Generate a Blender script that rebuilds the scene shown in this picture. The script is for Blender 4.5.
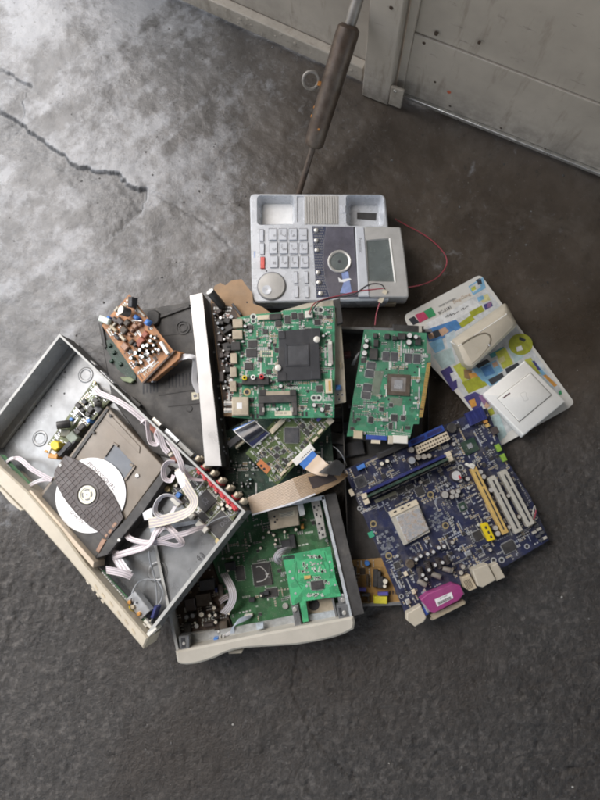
import bpy, bmesh, math, random
import numpy as np
from mathutils import Vector, Matrix

random.seed(7)
SC = bpy.context.scene
COL = SC.collection
for _o in list(bpy.data.objects):
    bpy.data.objects.remove(_o)

# ------------------------------------------------------------------ camera
CAM_H = 0.95
FPX = 601.0                      # focal length in pixels of the 600 x 800 photograph
NAD = (330.0, 470.0)             # where the plumb line below the camera meets the picture
nc = Vector((NAD[0] - 300.0, -(NAD[1] - 400.0), -FPX)).normalized()
kk = -nc
ii = Vector((1, 0, 0)); ii = (ii - kk * ii.dot(kk)).normalized()
jj = kk.cross(ii)
cam_d = bpy.data.cameras.new('camera')
cam = bpy.data.objects.new('camera', cam_d)
COL.objects.link(cam)
cam_d.sensor_fit = 'VERTICAL'
cam_d.sensor_height = 36.0
cam_d.lens = 36.0 * FPX / 800.0
cam_d.clip_start = 0.01
cam_d.clip_end = 200.0
CAMP = Vector((0, 0, CAM_H))
Rcw = Matrix((ii, jj, kk))       # camera axes -> world
cam.matrix_world = Matrix.Translation(CAMP) @ Rcw.to_4x4()
SC.camera = cam

# ------------------------------------------------------------------ light
SUN_EL = math.radians(56)
SUN_AZ = math.radians(134)        # direction towards the sun, counted from +x
world = bpy.data.worlds.new('World')
SC.world = world
world.use_nodes = True
wn = world.node_tree
wn.nodes.clear()
w_out = wn.nodes.new('ShaderNodeOutputWorld')
w_bg = wn.nodes.new('ShaderNodeBackground')
w_sky = wn.nodes.new('ShaderNodeTexSky')
w_sky.sky_type = 'NISHITA'
w_sky.sun_disc = False
w_sky.sun_elevation = SUN_EL
w_sky.sun_rotation = math.radians(90) - SUN_AZ
w_sky.dust_density = 1.0
w_sky.air_density = 0.7
w_sky.ozone_density = 0.3
w_bg.inputs['Strength'].default_value = 0.14
wn.links.new(w_sky.outputs[0], w_bg.inputs['Color'])
wn.links.new(w_bg.outputs[0], w_out.inputs['Surface'])
sun_d = bpy.data.lights.new('sun', 'SUN')
sun_d.energy = 3.2
sun_d.angle = math.radians(70)
sun_d.color = (0.52, 0.71, 1.0)
sun = bpy.data.objects.new('sun', sun_d)
COL.objects.link(sun)
sdir = Vector((math.cos(SUN_AZ) * math.cos(SUN_EL), math.sin(SUN_AZ) * math.cos(SUN_EL), math.sin(SUN_EL)))
sun.rotation_euler = sdir.to_track_quat('Z', 'Y').to_euler()
sun.location = (-3, 3, 5)
SC.view_settings.view_transform = 'Standard'
SC.view_settings.look = 'None'
SC.view_settings.gamma = 1.0
SC.view_settings.use_curve_mapping = False
SC.view_settings.exposure = 1.4
SC.view_settings.use_white_balance = True      # set for the bluish light of the open sky
SC.view_settings.white_balance_temperature = 9900
SC.view_settings.white_balance_tint = 15
SC.cycles.filter_width = 1.9

# ------------------------------------------------------------------ helpers
def ray(px, py):
    d = Vector(((px - 300.0) / FPX, -(py - 400.0) / FPX, -1.0))
    return Rcw @ d

def P(px, py, z):
    d = ray(px, py)
    return CAMP + d * ((z - CAM_H) / d.z)

def lin(c):
    return tuple(((x / 12.92) if x <= 0.04045 else ((x + 0.055) / 1.055) ** 2.4) for x in c)

class MB:
    """collects vertices and faces of one mesh"""
    def __init__(s):
        s.v = []; s.f = []; s.m = []
    def add(s, vs, fs, m=0):
        o = len(s.v)
        s.v.extend([tuple(x) for x in vs])
        for f in fs:
            s.f.append(tuple(o + i for i in f)); s.m.append(m)
    def prism(s, pts, h0, h1, m=0, ch=0.0, mtop=None):
        """upright prism over a 2D outline with an optional chamfer at the top"""
        n = len(pts)
        area = sum(pts[i][0] * pts[(i + 1) % n][1] - pts[(i + 1) % n][0] * pts[i][1] for i in range(n))
        if area < 0: pts = list(reversed(pts))
        vs = [(p[0], p[1], h0) for p in pts]
        if ch > 0:
            ins = inset(pts, ch)
            vs += [(p[0], p[1], h1 - ch) for p in pts] + [(p[0], p[1], h1) for p in ins]
            fs = [tuple(reversed(range(n)))]
            for r in (0, 1):
                for i in range(n):
                    j = (i + 1) % n
                    fs.append((r * n + i, r * n + j, (r + 1) * n + j, (r + 1) * n + i))
            s.add(vs, fs, m)
            s.f.append(tuple(len(s.v) - n + i for i in range(n))); s.m.append(m if mtop is None else mtop)
        else:
            vs += [(p[0], p[1], h1) for p in pts]
            fs = [tuple(reversed(range(n)))]
            for i in range(n):
                j = (i + 1) % n
                fs.append((i, j, n + j, n + i))
            s.add(vs, fs, m)
            s.f.append(tuple(len(s.v) - n + i for i in range(n))); s.m.append(m if mtop is None else mtop)
    def box3(s, c, ax, ay, az, m=0):
        c = Vector(c)
        vs = [c + ax * a + ay * b + az * d for d in (-1, 1) for b in (-1, 1) for a in (-1, 1)]
        s.add(vs, [(0, 2, 3, 1), (4, 5, 7, 6), (0, 1, 5, 4), (2, 6, 7, 3), (0, 4, 6, 2), (1, 3, 7, 5)], m)
    def tube(s, pts, r, seg=8, m=0, caps=True):
        pts = [Vector(p) for p in pts]
        n = len(pts)
        rs = r if isinstance(r, (list, tuple)) else [r] * n
        up = None
        rings = []
        for i, p in enumerate(pts):
            t = (pts[min(i + 1, n - 1)] - pts[max(i - 1, 0)])
            if t.length < 1e-9: t = Vector((0, 0, 1))
            t.normalize()
            if up is None:
                up = Vector((0, 0, 1)) if abs(t.z) < 0.9 else Vector((1, 0, 0))
            a = t.cross(up)
            if a.length < 1e-6: a = t.cross(Vector((1, 0.3, 0)))
            a.normalize(); b = a.cross(t).normalized(); up = b
            rings.append([p + (a * math.cos(2 * math.pi * q / seg) + b * math.sin(2 * math.pi * q / seg)) * rs[i] for q in range(seg)])
        vs = [v for rg in rings for v in rg]
        fs = []
        for i in range(n - 1):
            for q in range(seg):
                w = (q + 1) % seg
                fs.append((i * seg + q, i * seg + w, (i + 1) * seg + w, (i + 1) * seg + q))
        if caps:
            fs.append(tuple(reversed(range(seg)))); fs.append(tuple((n - 1) * seg + q for q in range(seg)))
        s.add(vs, fs, m)
    def lathe(s, c, axis, prof, seg=16, m=0, ms=None):
        """prof: list of (radius, height along axis)"""
        c = Vector(c); axis = Vector(axis).normalized()
        a = axis.orthogonal().normalized(); b = axis.cross(a)
        n = len(prof)
        vs = []
        for (r, h) in prof:
            for q in range(seg):
                t = 2 * math.pi * q / seg
                vs.append(c + axis * h + (a * math.cos(t) + b * math.sin(t)) * max(r, 1e-5))
        o = len(s.v)
        s.v.extend([tuple(x) for x in vs])
        for i in range(n - 1):
            for q in range(seg):
                w = (q + 1) % seg
                s.f.append((o + i * seg + q, o + i * seg + w, o + (i + 1) * seg + w, o + (i + 1) * seg + q))
                s.m.append(ms[i] if ms else m)
        s.f.append(tuple(o + q for q in reversed(range(seg)))); s.m.append(ms[0] if ms else m)
        s.f.append(tuple(o + (n - 1) * seg + q for q in range(seg))); s.m.append(ms[-1] if ms else m)
    def ribbon(s, path, widths, ribs=6, th=0.0008, m=0, twist=None, up=Vector((0, 0, 1)), lined=False):
        """flat multi-core cable: ribbed strip with thickness along a 3D path"""
        path = [Vector(p) for p in path]
        n = len(path)
        ws = widths if isinstance(widths, (list, tuple)) else [widths] * n
        prof = []
        k = ribs * 2
        for i in range(k + 1):
            prof.append((i / k - 0.5, th * (0.45 if i % 2 == 0 else 1.0)))
        ring = [(a, h) for a, h in prof] + [(a, -h) for a, h in reversed(prof)]
        L = len(ring); f0 = len(s.f)
        vs = []
        for i, p in enumerate(path):
            t = (path[min(i + 1, n - 1)] - path[max(i - 1, 0)]).normalized()
            side = t.cross(up)
            if side.length < 1e-5: side = t.cross(Vector((0.2, 1, 0)))
            side.normalize()
            nn = side.cross(t).normalized()
            if twist:
                q = math.radians(twist[i]); side, nn = side * math.cos(q) + nn * math.sin(q), nn * math.cos(q) - side * math.sin(q)
            for a, h in ring:
                vs.append(p + side * (a * ws[i]) + nn * h)
        fs = []
        for i in range(n - 1):
            for q in range(L):
                w = (q + 1) % L
                fs.append((i * L + q, i * L + w, (i + 1) * L + w, (i + 1) * L + q))
        fs.append(tuple(reversed(range(L)))); fs.append(tuple((n - 1) * L + q for q in range(L)))
        s.add(vs, fs, m)
        if lined:                      # every second core is darker
            for i in range(n - 1):
                for q in range(k):
                    if (q // 2) % 2: s.m[f0 + i * L + q] = m + 1
    def mesh(s, name, mats, smooth=35):
        me = bpy.data.meshes.new(name)
        me.from_pydata(s.v, [], s.f)
        for q in (mats if isinstance(mats, (list, tuple)) else [mats]):
            me.materials.append(q)
        me.polygons.foreach_set('material_index', s.m)
        bm = bmesh.new(); bm.from_mesh(me)
        bmesh.ops.recalc_face_normals(bm, faces=bm.faces)
        bm.to_mesh(me); bm.free()
        if smooth:
            me.polygons.foreach_set('use_smooth', [True] * len(me.polygons))
            me.set_sharp_from_angle(angle=math.radians(smooth))
        me.update()
        return me

def inset(pts, d):
    n = len(pts); out = []
    for i in range(n):
        p0 = Vector(pts[i - 1][:2]); p1 = Vector(pts[i][:2]); p2 = Vector(pts[(i + 1) % n][:2])
        e1 = (p1 - p0); e2 = (p2 - p1)
        if e1.length < 1e-9 or e2.length < 1e-9:
            out.append(tuple(p1)); continue
        e1.normalize(); e2.normalize()
        n1 = Vector((-e1.y, e1.x)); n2 = Vector((-e2.y, e2.x))
        b = n1 + n2
        if b.length < 1e-6: b = n1
        b.normalize()
        out.append(tuple(p1 + b * (d / max(0.35, b.dot(n1)))))
    return out

def rounded(pts, r, seg=4):
    n = len(pts); out = []
    rr = r if isinstance(r, (list, tuple)) else [r] * n
    for i in range(n):
        p0 = Vector(pts[i - 1][:2]); p1 = Vector(pts[i][:2]); p2 = Vector(pts[(i + 1) % n][:2])
        if rr[i] <= 0:
            out.append(tuple(p1)); continue
        a = (p0 - p1); b = (p2 - p1)
        d = min(rr[i], a.length * 0.45, b.length * 0.45)
        s = p1 + a.normalized() * d; e = p1 + b.normalized() * d
        for q in range(seg + 1):
            t = q / seg
            out.append(tuple(s * (1 - t) ** 2 + p1 * 2 * t * (1 - t) + e * t ** 2))
    return out

def smooth_path(pts, k=6):
    pts = [Vector(p) for p in pts]
    out = []
    n = len(pts)
    for i in range(n - 1):
        p0 = pts[max(i - 1, 0)]; p1 = pts[i]; p2 = pts[i + 1]; p3 = pts[min(i + 2, n - 1)]
        for q in range(k):
            t = q / k
            out.append(0.5 * ((2 * p1) + (p2 - p0) * t + (2 * p0 - 5 * p1 + 4 * p2 - p3) * t * t + (3 * p1 - p0 - 3 * p2 + p3) * t ** 3))
    out.append(pts[-1])
    return out

def link(o, parent=None):
    COL.objects.link(o)
    if parent is not None: o.parent = parent
    return o

def inpoly(p, poly):
    x, y = p; c = False; n = len(poly)
    for i in range(n):
        x1, y1 = poly[i][:2]; x2, y2 = poly[i - 1][:2]
        if (y1 > y) != (y2 > y) and x < (x2 - x1) * (y - y1) / (y2 - y1) + x1: c = not c
    return c

class Thing:
    """an Empty at the base of a thing, with its own axes; pts: three (px, py, z) of its reference plane"""
    def __init__(s, name, label, cat, pts, group=None, drop=0.0):
        a, b, c = [P(*q) for q in pts]
        X = (b - a).normalized()
        N = X.cross(c - a).normalized()
        if N.z < 0: N = -N
        Y = N.cross(X)
        s.O = a - N * drop; s.X, s.Y, s.N = X, Y, N
        e = bpy.data.objects.new(name, None)
        e.empty_display_size = 0.02
        COL.objects.link(e)
        M = Matrix((X, Y, N)).transposed().to_4x4(); M.translation = s.O
        e.matrix_world = M
        s.Mi = M.inverted(); s.M = M
        e['label'] = label; e['category'] = cat
        if group: e['group'] = group
        s.e = e
        s.cr = (0, 0, 1.0)
        s.occ = []
        fw = Rcw @ Vector((0, 0, -1))
        s.depth = (s.O - CAMP).dot(fw)
        xi = Rcw.transposed() @ X; s.ang = math.degrees(math.atan2(xi.y, xi.x))   # heading of the thing's X axis in the view
    def crop(s, x0, y0, k):
        s.cr = (x0, y0, float(k)); return s
    def px(s, x, y):
        return (s.cr[0] + x / s.cr[2], s.cr[1] + y / s.cr[2])
    def pt(s, x, y, h=0.0):
        d = ray(*s.px(x, y))
        t = (h - s.N.dot(CAMP - s.O)) / s.N.dot(d)
        r = CAMP + d * t - s.O
        return (s.X.dot(r), s.Y.dot(r))
    def p3(s, x, y, h=0.0):
        u, v = s.pt(x, y, h)
        return Vector((u, v, h))
    def w(s, x, y, z):
        return s.Mi @ P(*s.px(x, y), z)
    def L(s, n):
        return n / s.cr[2] * s.depth / FPX
    # shape adders; positions in the units of the current crop
    def rectpts(s, x, y, w, l, h, rot=None):
        u, v = s.pt(x, y, h); a = s.L(w) / 2; b = s.L(l) / 2; t = math.radians(0 if rot is None else rot - s.ang)
        ct, st = math.cos(t), math.sin(t)
        s.occ.append((u, v, max(abs(a * ct) + abs(b * st), 0), max(abs(a * st) + abs(b * ct), 0)))
        return [(u + p * ct - q * st, v + p * st + q * ct) for p, q in ((-a, -b), (a, -b), (a, b), (-a, b))]
    def bx(s, mb, x, y, w, l, h0, h1, rot=None, m=0, ch=0.0, mtop=None):
        mb.prism(s.rectpts(x, y, w, l, h1, rot), h0, h1, m, ch, mtop)
    def poly(s, mb, pts, h0, h1, m=0, ch=0.0, mtop=None, r=0):
        q = [s.pt(x, y, h1) for x, y in pts]
        us = [a[0] for a in q]; vs = [a[1] for a in q]
        s.occ.append(((min(us) + max(us)) / 2, (min(vs) + max(vs)) / 2, (max(us) - min(us)) / 2 * .8, (max(vs) - min(vs)) / 2 * .8))
        if r: q = rounded(q, r)
        mb.prism(q, h0, h1, m, ch, mtop)
    def cyl(s, mb, x, y, r, h0, h1, m=0, seg=16, mtop=None, lip=0.0):
        u, v = s.pt(x, y, h1); R = s.L(r)
        s.occ.append((u, v, R, R))
        c = (u, v, 0)
        mt = m if mtop is None else mtop
        e = min(0.0007, R * .2)
        mb.lathe(c, (0, 0, 1), [(R, h0), (R, h1 - e), (R - e, h1), (R - e * 1.6, h1)], seg, ms=[m, m, mt])
    def part(s, name, mb, mats, parent=None, kind=None, label=None, smooth=35, bevel=0):
        o = bpy.data.objects.new(name, mb.mesh(name, mats, smooth))
        link(o, parent if parent is not None else s.e)
        if kind: o['kind'] = kind
        if label: o['label'] = label
        if bevel:
            md = o.modifiers.new('bevel', 'BEVEL'); md.width = bevel; md.segments = 2; md.limit_method = 'ANGLE'; md.angle_limit = math.radians(40)
        return o
    # one-call parts
    def pbx(s, name, x, y, w, l, h0, h1, mat, rot=None, ch=0.0002, **k):
        mb = MB(); s.bx(mb, x, y, w, l, h0, h1, rot, 0, ch); return s.part(name, mb, mat, **k)
    def ppoly(s, name, pts, h0, h1, mat, ch=0.0, r=0, **k):
        mb = MB(); s.poly(mb, pts, h0, h1, 0, ch, None, r); return s.part(name, mb, mat, **k)
    def pcap(s, x, y, r, h, sleeve, top, name='capacitor', **k):
        mb = MB(); s.cyl(mb, x, y, r, -0.0003, h, 0, 14, 1); return s.part(name, mb, [sleeve, top], **k)
    def text(s, name, body, x, y, size, h, mat, rot=0, parent=None, squash=1.0, th=0.00008):
        cu = bpy.data.curves.new(name, 'FONT'); cu.body = body; cu.size = s.L(size); cu.align_x = 'CENTER'; cu.align_y = 'CENTER'
        cu.extrude = th
        to = bpy.data.objects.new('tmp_text', cu); COL.objects.link(to)
        dg = bpy.context.evaluated_depsgraph_get()
        me = bpy.data.meshes.new_from_object(to.evaluated_get(dg))
        bpy.data.objects.remove(to); bpy.data.curves.remove(cu)
        u, v = s.pt(x, y, h)
        me.transform(Matrix.Translation((u, v, h + th)) @ Matrix.Rotation(math.radians(rot - s.ang), 4, 'Z') @ Matrix.Diagonal((squash, 1, 1, 1)))
        me.materials.clear(); me.materials.append(mat); me.name = name
        o = bpy.data.objects.new(name, me); link(o, parent if parent is not None else s.e)
        return o

def cut(o, mbs):
    """cuts the closed meshes mbs out of object o (destructively, mesh data replaced)"""
    tmp = []
    for mb in mbs:
        c = bpy.data.objects.new('tmp_cut', mb.mesh('tmp_cut', [], 0)); COL.objects.link(c)
        c.parent = o.parent
        md = o.modifiers.new('b', 'BOOLEAN'); md.operation = 'DIFFERENCE'; md.object = c; md.solver = 'EXACT'
        tmp.append(c)
    dg = bpy.context.evaluated_depsgraph_get()
    me = bpy.data.meshes.new_from_object(o.evaluated_get(dg))
    o.modifiers.clear(); o.data = me
    for c in tmp: bpy.data.objects.remove(c)
    me.polygons.foreach_set('use_smooth', [True] * len(me.polygons))
    me.set_sharp_from_angle(angle=math.radians(35))

# ------------------------------------------------------------------ materials
def nodes(m):
    m.use_nodes = True
    nt = m.node_tree
    return nt, nt.nodes, nt.links, nt.nodes['Principled BSDF']

def mixc(nt, fac, a, b):
    n = nt.nodes.new('ShaderNodeMix'); n.data_type = 'RGBA'
    if hasattr(fac, 'is_linked'): nt.links.new(fac, n.inputs[0])
    else: n.inputs[0].default_value = fac
    for k, q in ((6, a), (7, b)):
        if hasattr(q, 'is_linked'): nt.links.new(q, n.inputs[k])
        else: n.inputs[k].default_value = (*q[:3], 1)
    return n.outputs[2]

def noise(nt, scale, detail=3, rough=.6, vec=None, dist=0):
    n = nt.nodes.new('ShaderNodeTexNoise'); n.inputs['Scale'].default_value = scale
    n.inputs['Detail'].default_value = detail; n.inputs['Roughness'].default_value = rough; n.inputs['Distortion'].default_value = dist
    if vec is not None: nt.links.new(vec, n.inputs['Vector'])
    return n.outputs[0]

def ramp(nt, src, a, b, ca=0.0, cb=1.0):
    n = nt.nodes.new('ShaderNodeMapRange'); n.inputs[1].default_value = a; n.inputs[2].default_value = b
    n.inputs[3].default_value = ca; n.inputs[4].default_value = cb
    nt.links.new(src, n.inputs[0]); return n.outputs[0]

def objco(nt):
    return nt.nodes.new('ShaderNodeTexCoord').outputs['Object']

def bumpn(nt, src, strength, dist, bs):
    b = nt.nodes.new('ShaderNodeBump'); b.inputs['Strength'].default_value = strength; b.inputs['Distance'].default_value = dist
    nt.links.new(src, b.inputs['Height']); nt.links.new(b.outputs[0], bs.inputs['Normal'])

def M(name, col, rough=.5, metal=0.0, var=.18, sc=120, dust=.12, bump=0.0, spec=.5, coat=0.0):
    m = bpy.data.materials.new(name)
    nt, N, K, bs = nodes(m)
    v = objco(nt)
    n1 = noise(nt, sc, 4, .65, v)
    lo = tuple(c * (1 - var) for c in col); hi = tuple(min(1, c * (1 + var)) for c in col)
    c = mixc(nt, ramp(nt, n1, .35, .65), lo, hi)
    if dust > 0:
        n2 = noise(nt, sc * .35, 5, .7, v, .3)
        c = mixc(nt, ramp(nt, n2, .5, .75, 0, dust * 2), c, (.26, .235, .2))
    K.new(c, bs.inputs['Base Color'])
    K.new(ramp(nt, noise(nt, sc * .8, 3, .6, v), .3, .7, max(.05, rough - .1), min(1, rough + .1)), bs.inputs['Roughness'])
    bs.inputs['Metallic'].default_value = metal
    bs.inputs['Specular IOR Level'].default_value = spec
    if coat: bs.inputs['Coat Weight'].default_value = coat
    if bump: bumpn(nt, noise(nt, sc * 4, 3, .6, v), bump, .0005, bs)
    return m

def PCB(name, col, trace, silk, sc=1.0, silk_amt=.5, tr_amt=.6, dust=.15):
    m = bpy.data.materials.new(name)
    nt, N, K, bs = nodes(m)
    v = objco(nt)
    cells = N.new('ShaderNodeTexVoronoi'); cells.distance = 'CHEBYCHEV'; cells.inputs['Scale'].default_value = 75 * sc
    K.new(v, cells.inputs['Vector'])
    sep = N.new('ShaderNodeSeparateColor'); K.new(cells.outputs['Color'], sep.inputs[0])
    base = mixc(nt, ramp(nt, sep.outputs[0], .2, .8), tuple(c * .75 for c in col), tuple(c * 1.2 for c in col))
    # copper tracks: fine bands whose direction changes from cell to cell
    rot = N.new('ShaderNodeVectorRotate'); rot.rotation_type = 'Z_AXIS'; K.new(v, rot.inputs['Vector'])
    st = N.new('ShaderNodeMath'); st.operation = 'SNAP'; st.inputs[1].default_value = .25; K.new(sep.outputs[1], st.inputs[0])
    mu = N.new('ShaderNodeMath'); mu.operation = 'MULTIPLY'; mu.inputs[1].default_value = math.pi; K.new(st.outputs[0], mu.inputs[0])
    K.new(mu.outputs[0], rot.inputs['Angle'])
    wv = N.new('ShaderNodeTexWave'); wv.inputs['Scale'].default_value = 150 * sc; wv.inputs['Distortion'].default_value = .6
    wv.inputs['Detail Scale'].default_value = .6
    K.new(rot.outputs[0], wv.inputs['Vector'])
    mk = ramp(nt, sep.outputs[2], .45, .55)
    mm = N.new('ShaderNodeMath'); mm.operation = 'MULTIPLY'; K.new(ramp(nt, wv.outputs[1], .55, .8), mm.inputs[0]); K.new(mk, mm.inputs[1])
    m2 = N.new('ShaderNodeMath'); m2.operation = 'MULTIPLY'; K.new(mm.outputs[0], m2.inputs[0]); m2.inputs[1].default_value = tr_amt
    c = mixc(nt, m2.outputs[0], base, trace)
    # vias and silk-screen specks
    vo = N.new('ShaderNodeTexVoronoi'); vo.inputs['Scale'].default_value = 330 * sc; K.new(v, vo.inputs['Vector'])
    c = mixc(nt, ramp(nt, vo.outputs['Distance'], .16, .10, 0, silk_amt), c, silk)
    n2 = noise(nt, 45, 5, .7, v, .3)
    c = mixc(nt, ramp(nt, n2, .48, .75, 0, dust * 2), c, (.24, .22, .19))
    K.new(c, bs.inputs['Base Color'])
    bs.inputs['Roughness'].default_value = .5
    bumpn(nt, m2.outputs[0], .25, .0003, bs)
    return m

MT = {}
def mk():
    g = MT
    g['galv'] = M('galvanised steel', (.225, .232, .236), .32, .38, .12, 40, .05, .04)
    g['galv2'] = M('dull zinc steel', (.42, .42, .40), .5, .0, .12, 60, .10)  # lightened to stand in for bounced light on the player's left wall
    g['silver'] = M('bare metal', (.60, .58, .54), .36, .5, .15, 120, .06)
    g['tin'] = M('tinned shield', (.46, .39, .30), .45, .3, .15, 60, .10)
    g['alu'] = M('cap top aluminium', (.74, .74, .72), .4, .35, .08, 200, .05)
    g['captop'] = M('cream cap top', (.72, .66, .55), .5, .0, .08, 200, .05)
    g['black'] = M('black plastic', (.038, .036, .035), .5, 0, .25, 80, .14, .05)
    g['black2'] = M('dusty black plastic', (.058, .055, .053), .58, 0, .25, 60, .16, .1)  # black plastics and chips carry veiling haze as a lifted base colour
    g['chip'] = M('chip epoxy', (.045, .043, .043), .5, 0, .2, 150, .12)
    g['chipg'] = M('grey chip epoxy', (.066, .068, .074), .5, 0, .2, 150, .12)
    g['brownchip'] = M('brown chip carrier', (.085, .062, .045), .5, 0, .2, 150, .15)
    g['cream'] = M('cream plastic', (.66, .56, .42), .5, 0, .1, 60, .1)
    g['fascia'] = M('ivory fascia plastic', (.52, .455, .36), .45, 0, .06, 30, .1)
    g['fascia2'] = M('grey ivory fascia plastic', (.47, .435, .375), .45, 0, .06, 30, .1)
    g['fasciab'] = M('tan inner bar plastic', (.62, .50, .38), .5, 0, .06, 30, .1)
    g['white'] = M('white plastic', (.85, .83, .78), .4, 0, .04, 30, .04)
    g['white2'] = M('off white plastic', (.70, .67, .60), .42, 0, .05, 40, .06)
    g['beige'] = M('beige plastic', (.50, .44, .35), .48, 0, .06, 40, .08)
    g['beiged'] = M('tan beige connector plastic', (.50, .41, .29), .5, 0, .08, 60, .1)
    g['paper'] = M('white sticker paper', (.76, .76, .75), .6, 0, .06, 100, .06)
    g['label'] = M('yellowed label', (.66, .60, .46), .6, 0, .08, 100, .08)
    g['ink'] = M('black ink', (.03, .03, .035), .6, 0, .1, 200, 0)
    g['inkg'] = M('grey ink', (.16, .16, .17), .6, 0, .1, 200, 0)
    g['inkb'] = M('brown ink', (.10, .05, .04), .6, 0, .1, 200, 0)
    g['phone'] = M('silver phone plastic', (.56, .58, .605), .28, .15, .06, 60, .06)
    g['phone2'] = M('warm silver phone plastic', (.42, .405, .38), .4, .1, .08, 60, .08)
    g['key'] = M('silver key plastic', (.55, .57, .60), .36, .1, .05, 90, .04)
    g['red'] = M('red plastic', (.62, .04, .05), .45, 0, .12, 120, .05)
    g['redkey'] = M('red key', (.75, .12, .10), .45, 0, .08, 120, .04)
    g['navy'] = M('navy plastic', (.035, .045, .085), .4, 0, .25, 300, .06)
    g['gloss'] = M('glossy smoked panel', (.12, .115, .14), .16, .1, .2, 40, .1, 0, .5, .3)
    g['lcd'] = M('unlit lcd glass', (.12, .14, .135), .25, 0, .1, 60, .05)
    g['bluep'] = M('blue plastic', (.02, .075, .32), .42, 0, .15, 120, .05)
    g['bluel'] = M('light blue film', (.05, .22, .60), .4, 0, .15, 120, .04)
    g['navyp'] = M('dark blue plastic', (.02, .03, .14), .45, 0, .2, 120, .08)
    g['bluec'] = M('blue capacitor', (.03, .20, .55), .4, 0, .12, 120, .03)
    g['violet'] = M('violet blue part', (.11, .10, .38), .5, 0, .12, 120, .05)
    g['yellow'] = M('yellow plastic', (.72, .52, .03), .45, 0, .1, 90, .05)
    g['lemon'] = M('yellow tape', (.60, .52, .05), .5, 0, .1, 90, .08)
    g['orange'] = M('orange part', (.60, .27, .07), .5, 0, .15, 120, .05)
    g['terra'] = M('red brown part', (.36, .11, .07), .55, 0, .15, 120, .1)
    g['orpad'] = M('orange pad', (.60, .20, .08), .5, 0, .1, 120, .05)
    g['lime'] = M('lime plastic', (.22, .40, .06), .45, 0, .12, 120, .05)
    g['teal'] = M('green sticker', (.01, .32, .19), .5, 0, .1, 120, .05)
    g['pink'] = M('magenta port plastic', (.33, .045, .17), .45, 0, .1, 90, .06)
    g['tanp'] = M('tan slot plastic', (.60, .38, .13), .48, 0, .1, 90, .08)
    g['greyp'] = M('pale grey slot plastic', (.45, .42, .36), .48, 0, .08, 90, .08)
    g['goldf'] = M('gold contacts', (.70, .42, .15), .35, .6, .1, 200, .05)
    g['gold'] = M('gold ring', (.62, .48, .26), .38, .6, .15, 200, .05)
    g['die'] = M('bare die', (.62, .64, .66), .2, .6, .1, 90, .02)
    g['lid'] = M('worn cpu lid', (.62, .62, .60), .36, .3, .1, 150, .0)
    g['cable'] = M('pinkish white cable', (.74, .66, .68), .45, 0, .05, 60, .05)
    g['cablew'] = M('white cable', (.74, .74, .76), .45, 0, .05, 60, .05)
    g['cabley'] = M('yellowed white cable', (.66, .60, .50), .5, 0, .05, 60, .08)
    g['cline'] = M('darker cable core', (.46, .41, .43), .5, 0, .08, 60, .1)  # darker tone for every second core, so the ridges show
    g['cableg'] = M('grey cable', (.30, .32, .34), .5, 0, .1, 60, .06)
    g['wred'] = M('red wire', (.36, .05, .07), .45, 0, .1, 200, .06)
    g['wblk'] = M('black wire', (.03, .028, .03), .45, 0, .1, 200, .06)
    g['ffc'] = M('tan flat cable', (.38, .25, .15), .42, 0, .1, 60, .06)
    g['ffcw'] = M('pale flat cable', (.50, .37, .27), .4, 0, .06, 60, .06)
    g['ffcb'] = M('glossy black film', (.02, .022, .03), .2, 0, .2, 60, .03)
    g['tray'] = M('brown grey drive plastic', (.20, .16, .125), .4, .05, .12, 30, .12, .05)
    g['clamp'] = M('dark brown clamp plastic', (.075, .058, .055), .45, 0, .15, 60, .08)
    g['groove'] = M('groove plastic', (.14, .11, .105), .45, 0, .15, 60, .08)
    g['disc'] = M('white disc', (.80, .80, .80), .28, 0, .02, 30, .02)
    g['ivory'] = M('ivory spindle', (.74, .72, .60), .42, 0, .05, 90, .05)
    g['copper'] = M('copper brown', (.34, .19, .13), .5, .2, .2, 120, .1)
    g['smoke'] = M('smoked window', (.05, .065, .085), .15, .0, .15, 40, .08)
    g['plate'] = M('dark grey heat plate', (.045, .047, .052), .5, .2, .12, 90, .08, .1)
    g['platei'] = M('grey heat plate recess', (.085, .088, .095), .45, .3, .12, 90, .08)
    g['pcb_tv'] = PCB('tv board', (.016, .235, .125), (.03, .34, .19), (.62, .72, .62), 1.0, .55, .5, .16)
    g['pcb_gpu'] = PCB('graphics card board', (.016, .20, .11), (.03, .25, .14), (.5, .6, .5), 1.3, .35, .55, .2)
    g['pcb_tc'] = PCB('olive timing board', (.075, .12, .04), (.12, .18, .08), (.55, .58, .45), 1.4, .55, .5, .16)
    g['pcb_mb'] = PCB('navy main board', (.015, .021, .060), (.05, .056, .09), (.32, .34, .38), 1.2, .3, .6, .22)
    g['pcb_set'] = PCB('green receiver board', (.024, .13, .052), (.05, .19, .09), (.5, .55, .45), 1.1, .5, .5, .18)
    g['pcb_br'] = PCB('bright green small board', (.012, .34, .15), (.03, .45, .23), (.7, .75, .65), 1.2, .5, .5, .04)
    g['pcb_dk'] = PCB('dark green board', (.012, .045, .030), (.03, .09, .06), (.5, .55, .5), 1.2, .55, .5, .15)
    g['pcb_ol'] = PCB('olive power board', (.10, .12, .045), (.15, .17, .08), (.36, .36, .3), 1.2, .3, .5, .2)
    g['pcb_or'] = PCB('orange brown board', (.46, .19, .075), (.42, .21, .11), (.62, .5, .4), 1.0, .4, .4, .12)
    g['pcb_tan'] = PCB('tan phenolic board', (.36, .20, .07), (.42, .26, .10), (.55, .4, .25), 1.0, .35, .4, .14)
    g['pcb_bn'] = PCB('dark brown board', (.07, .042, .03), (.12, .075, .05), (.4, .36, .3), 1.0, .35, .4, .2)
    g['pheno'] = M('brown phenolic sheet', (.36, .215, .12), .6, 0, .14, 40, .16)
    g['pcb_bg'] = M('beige phenolic board', (.50, .45, .36), .6, 0, .1, 60, .16)
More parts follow.
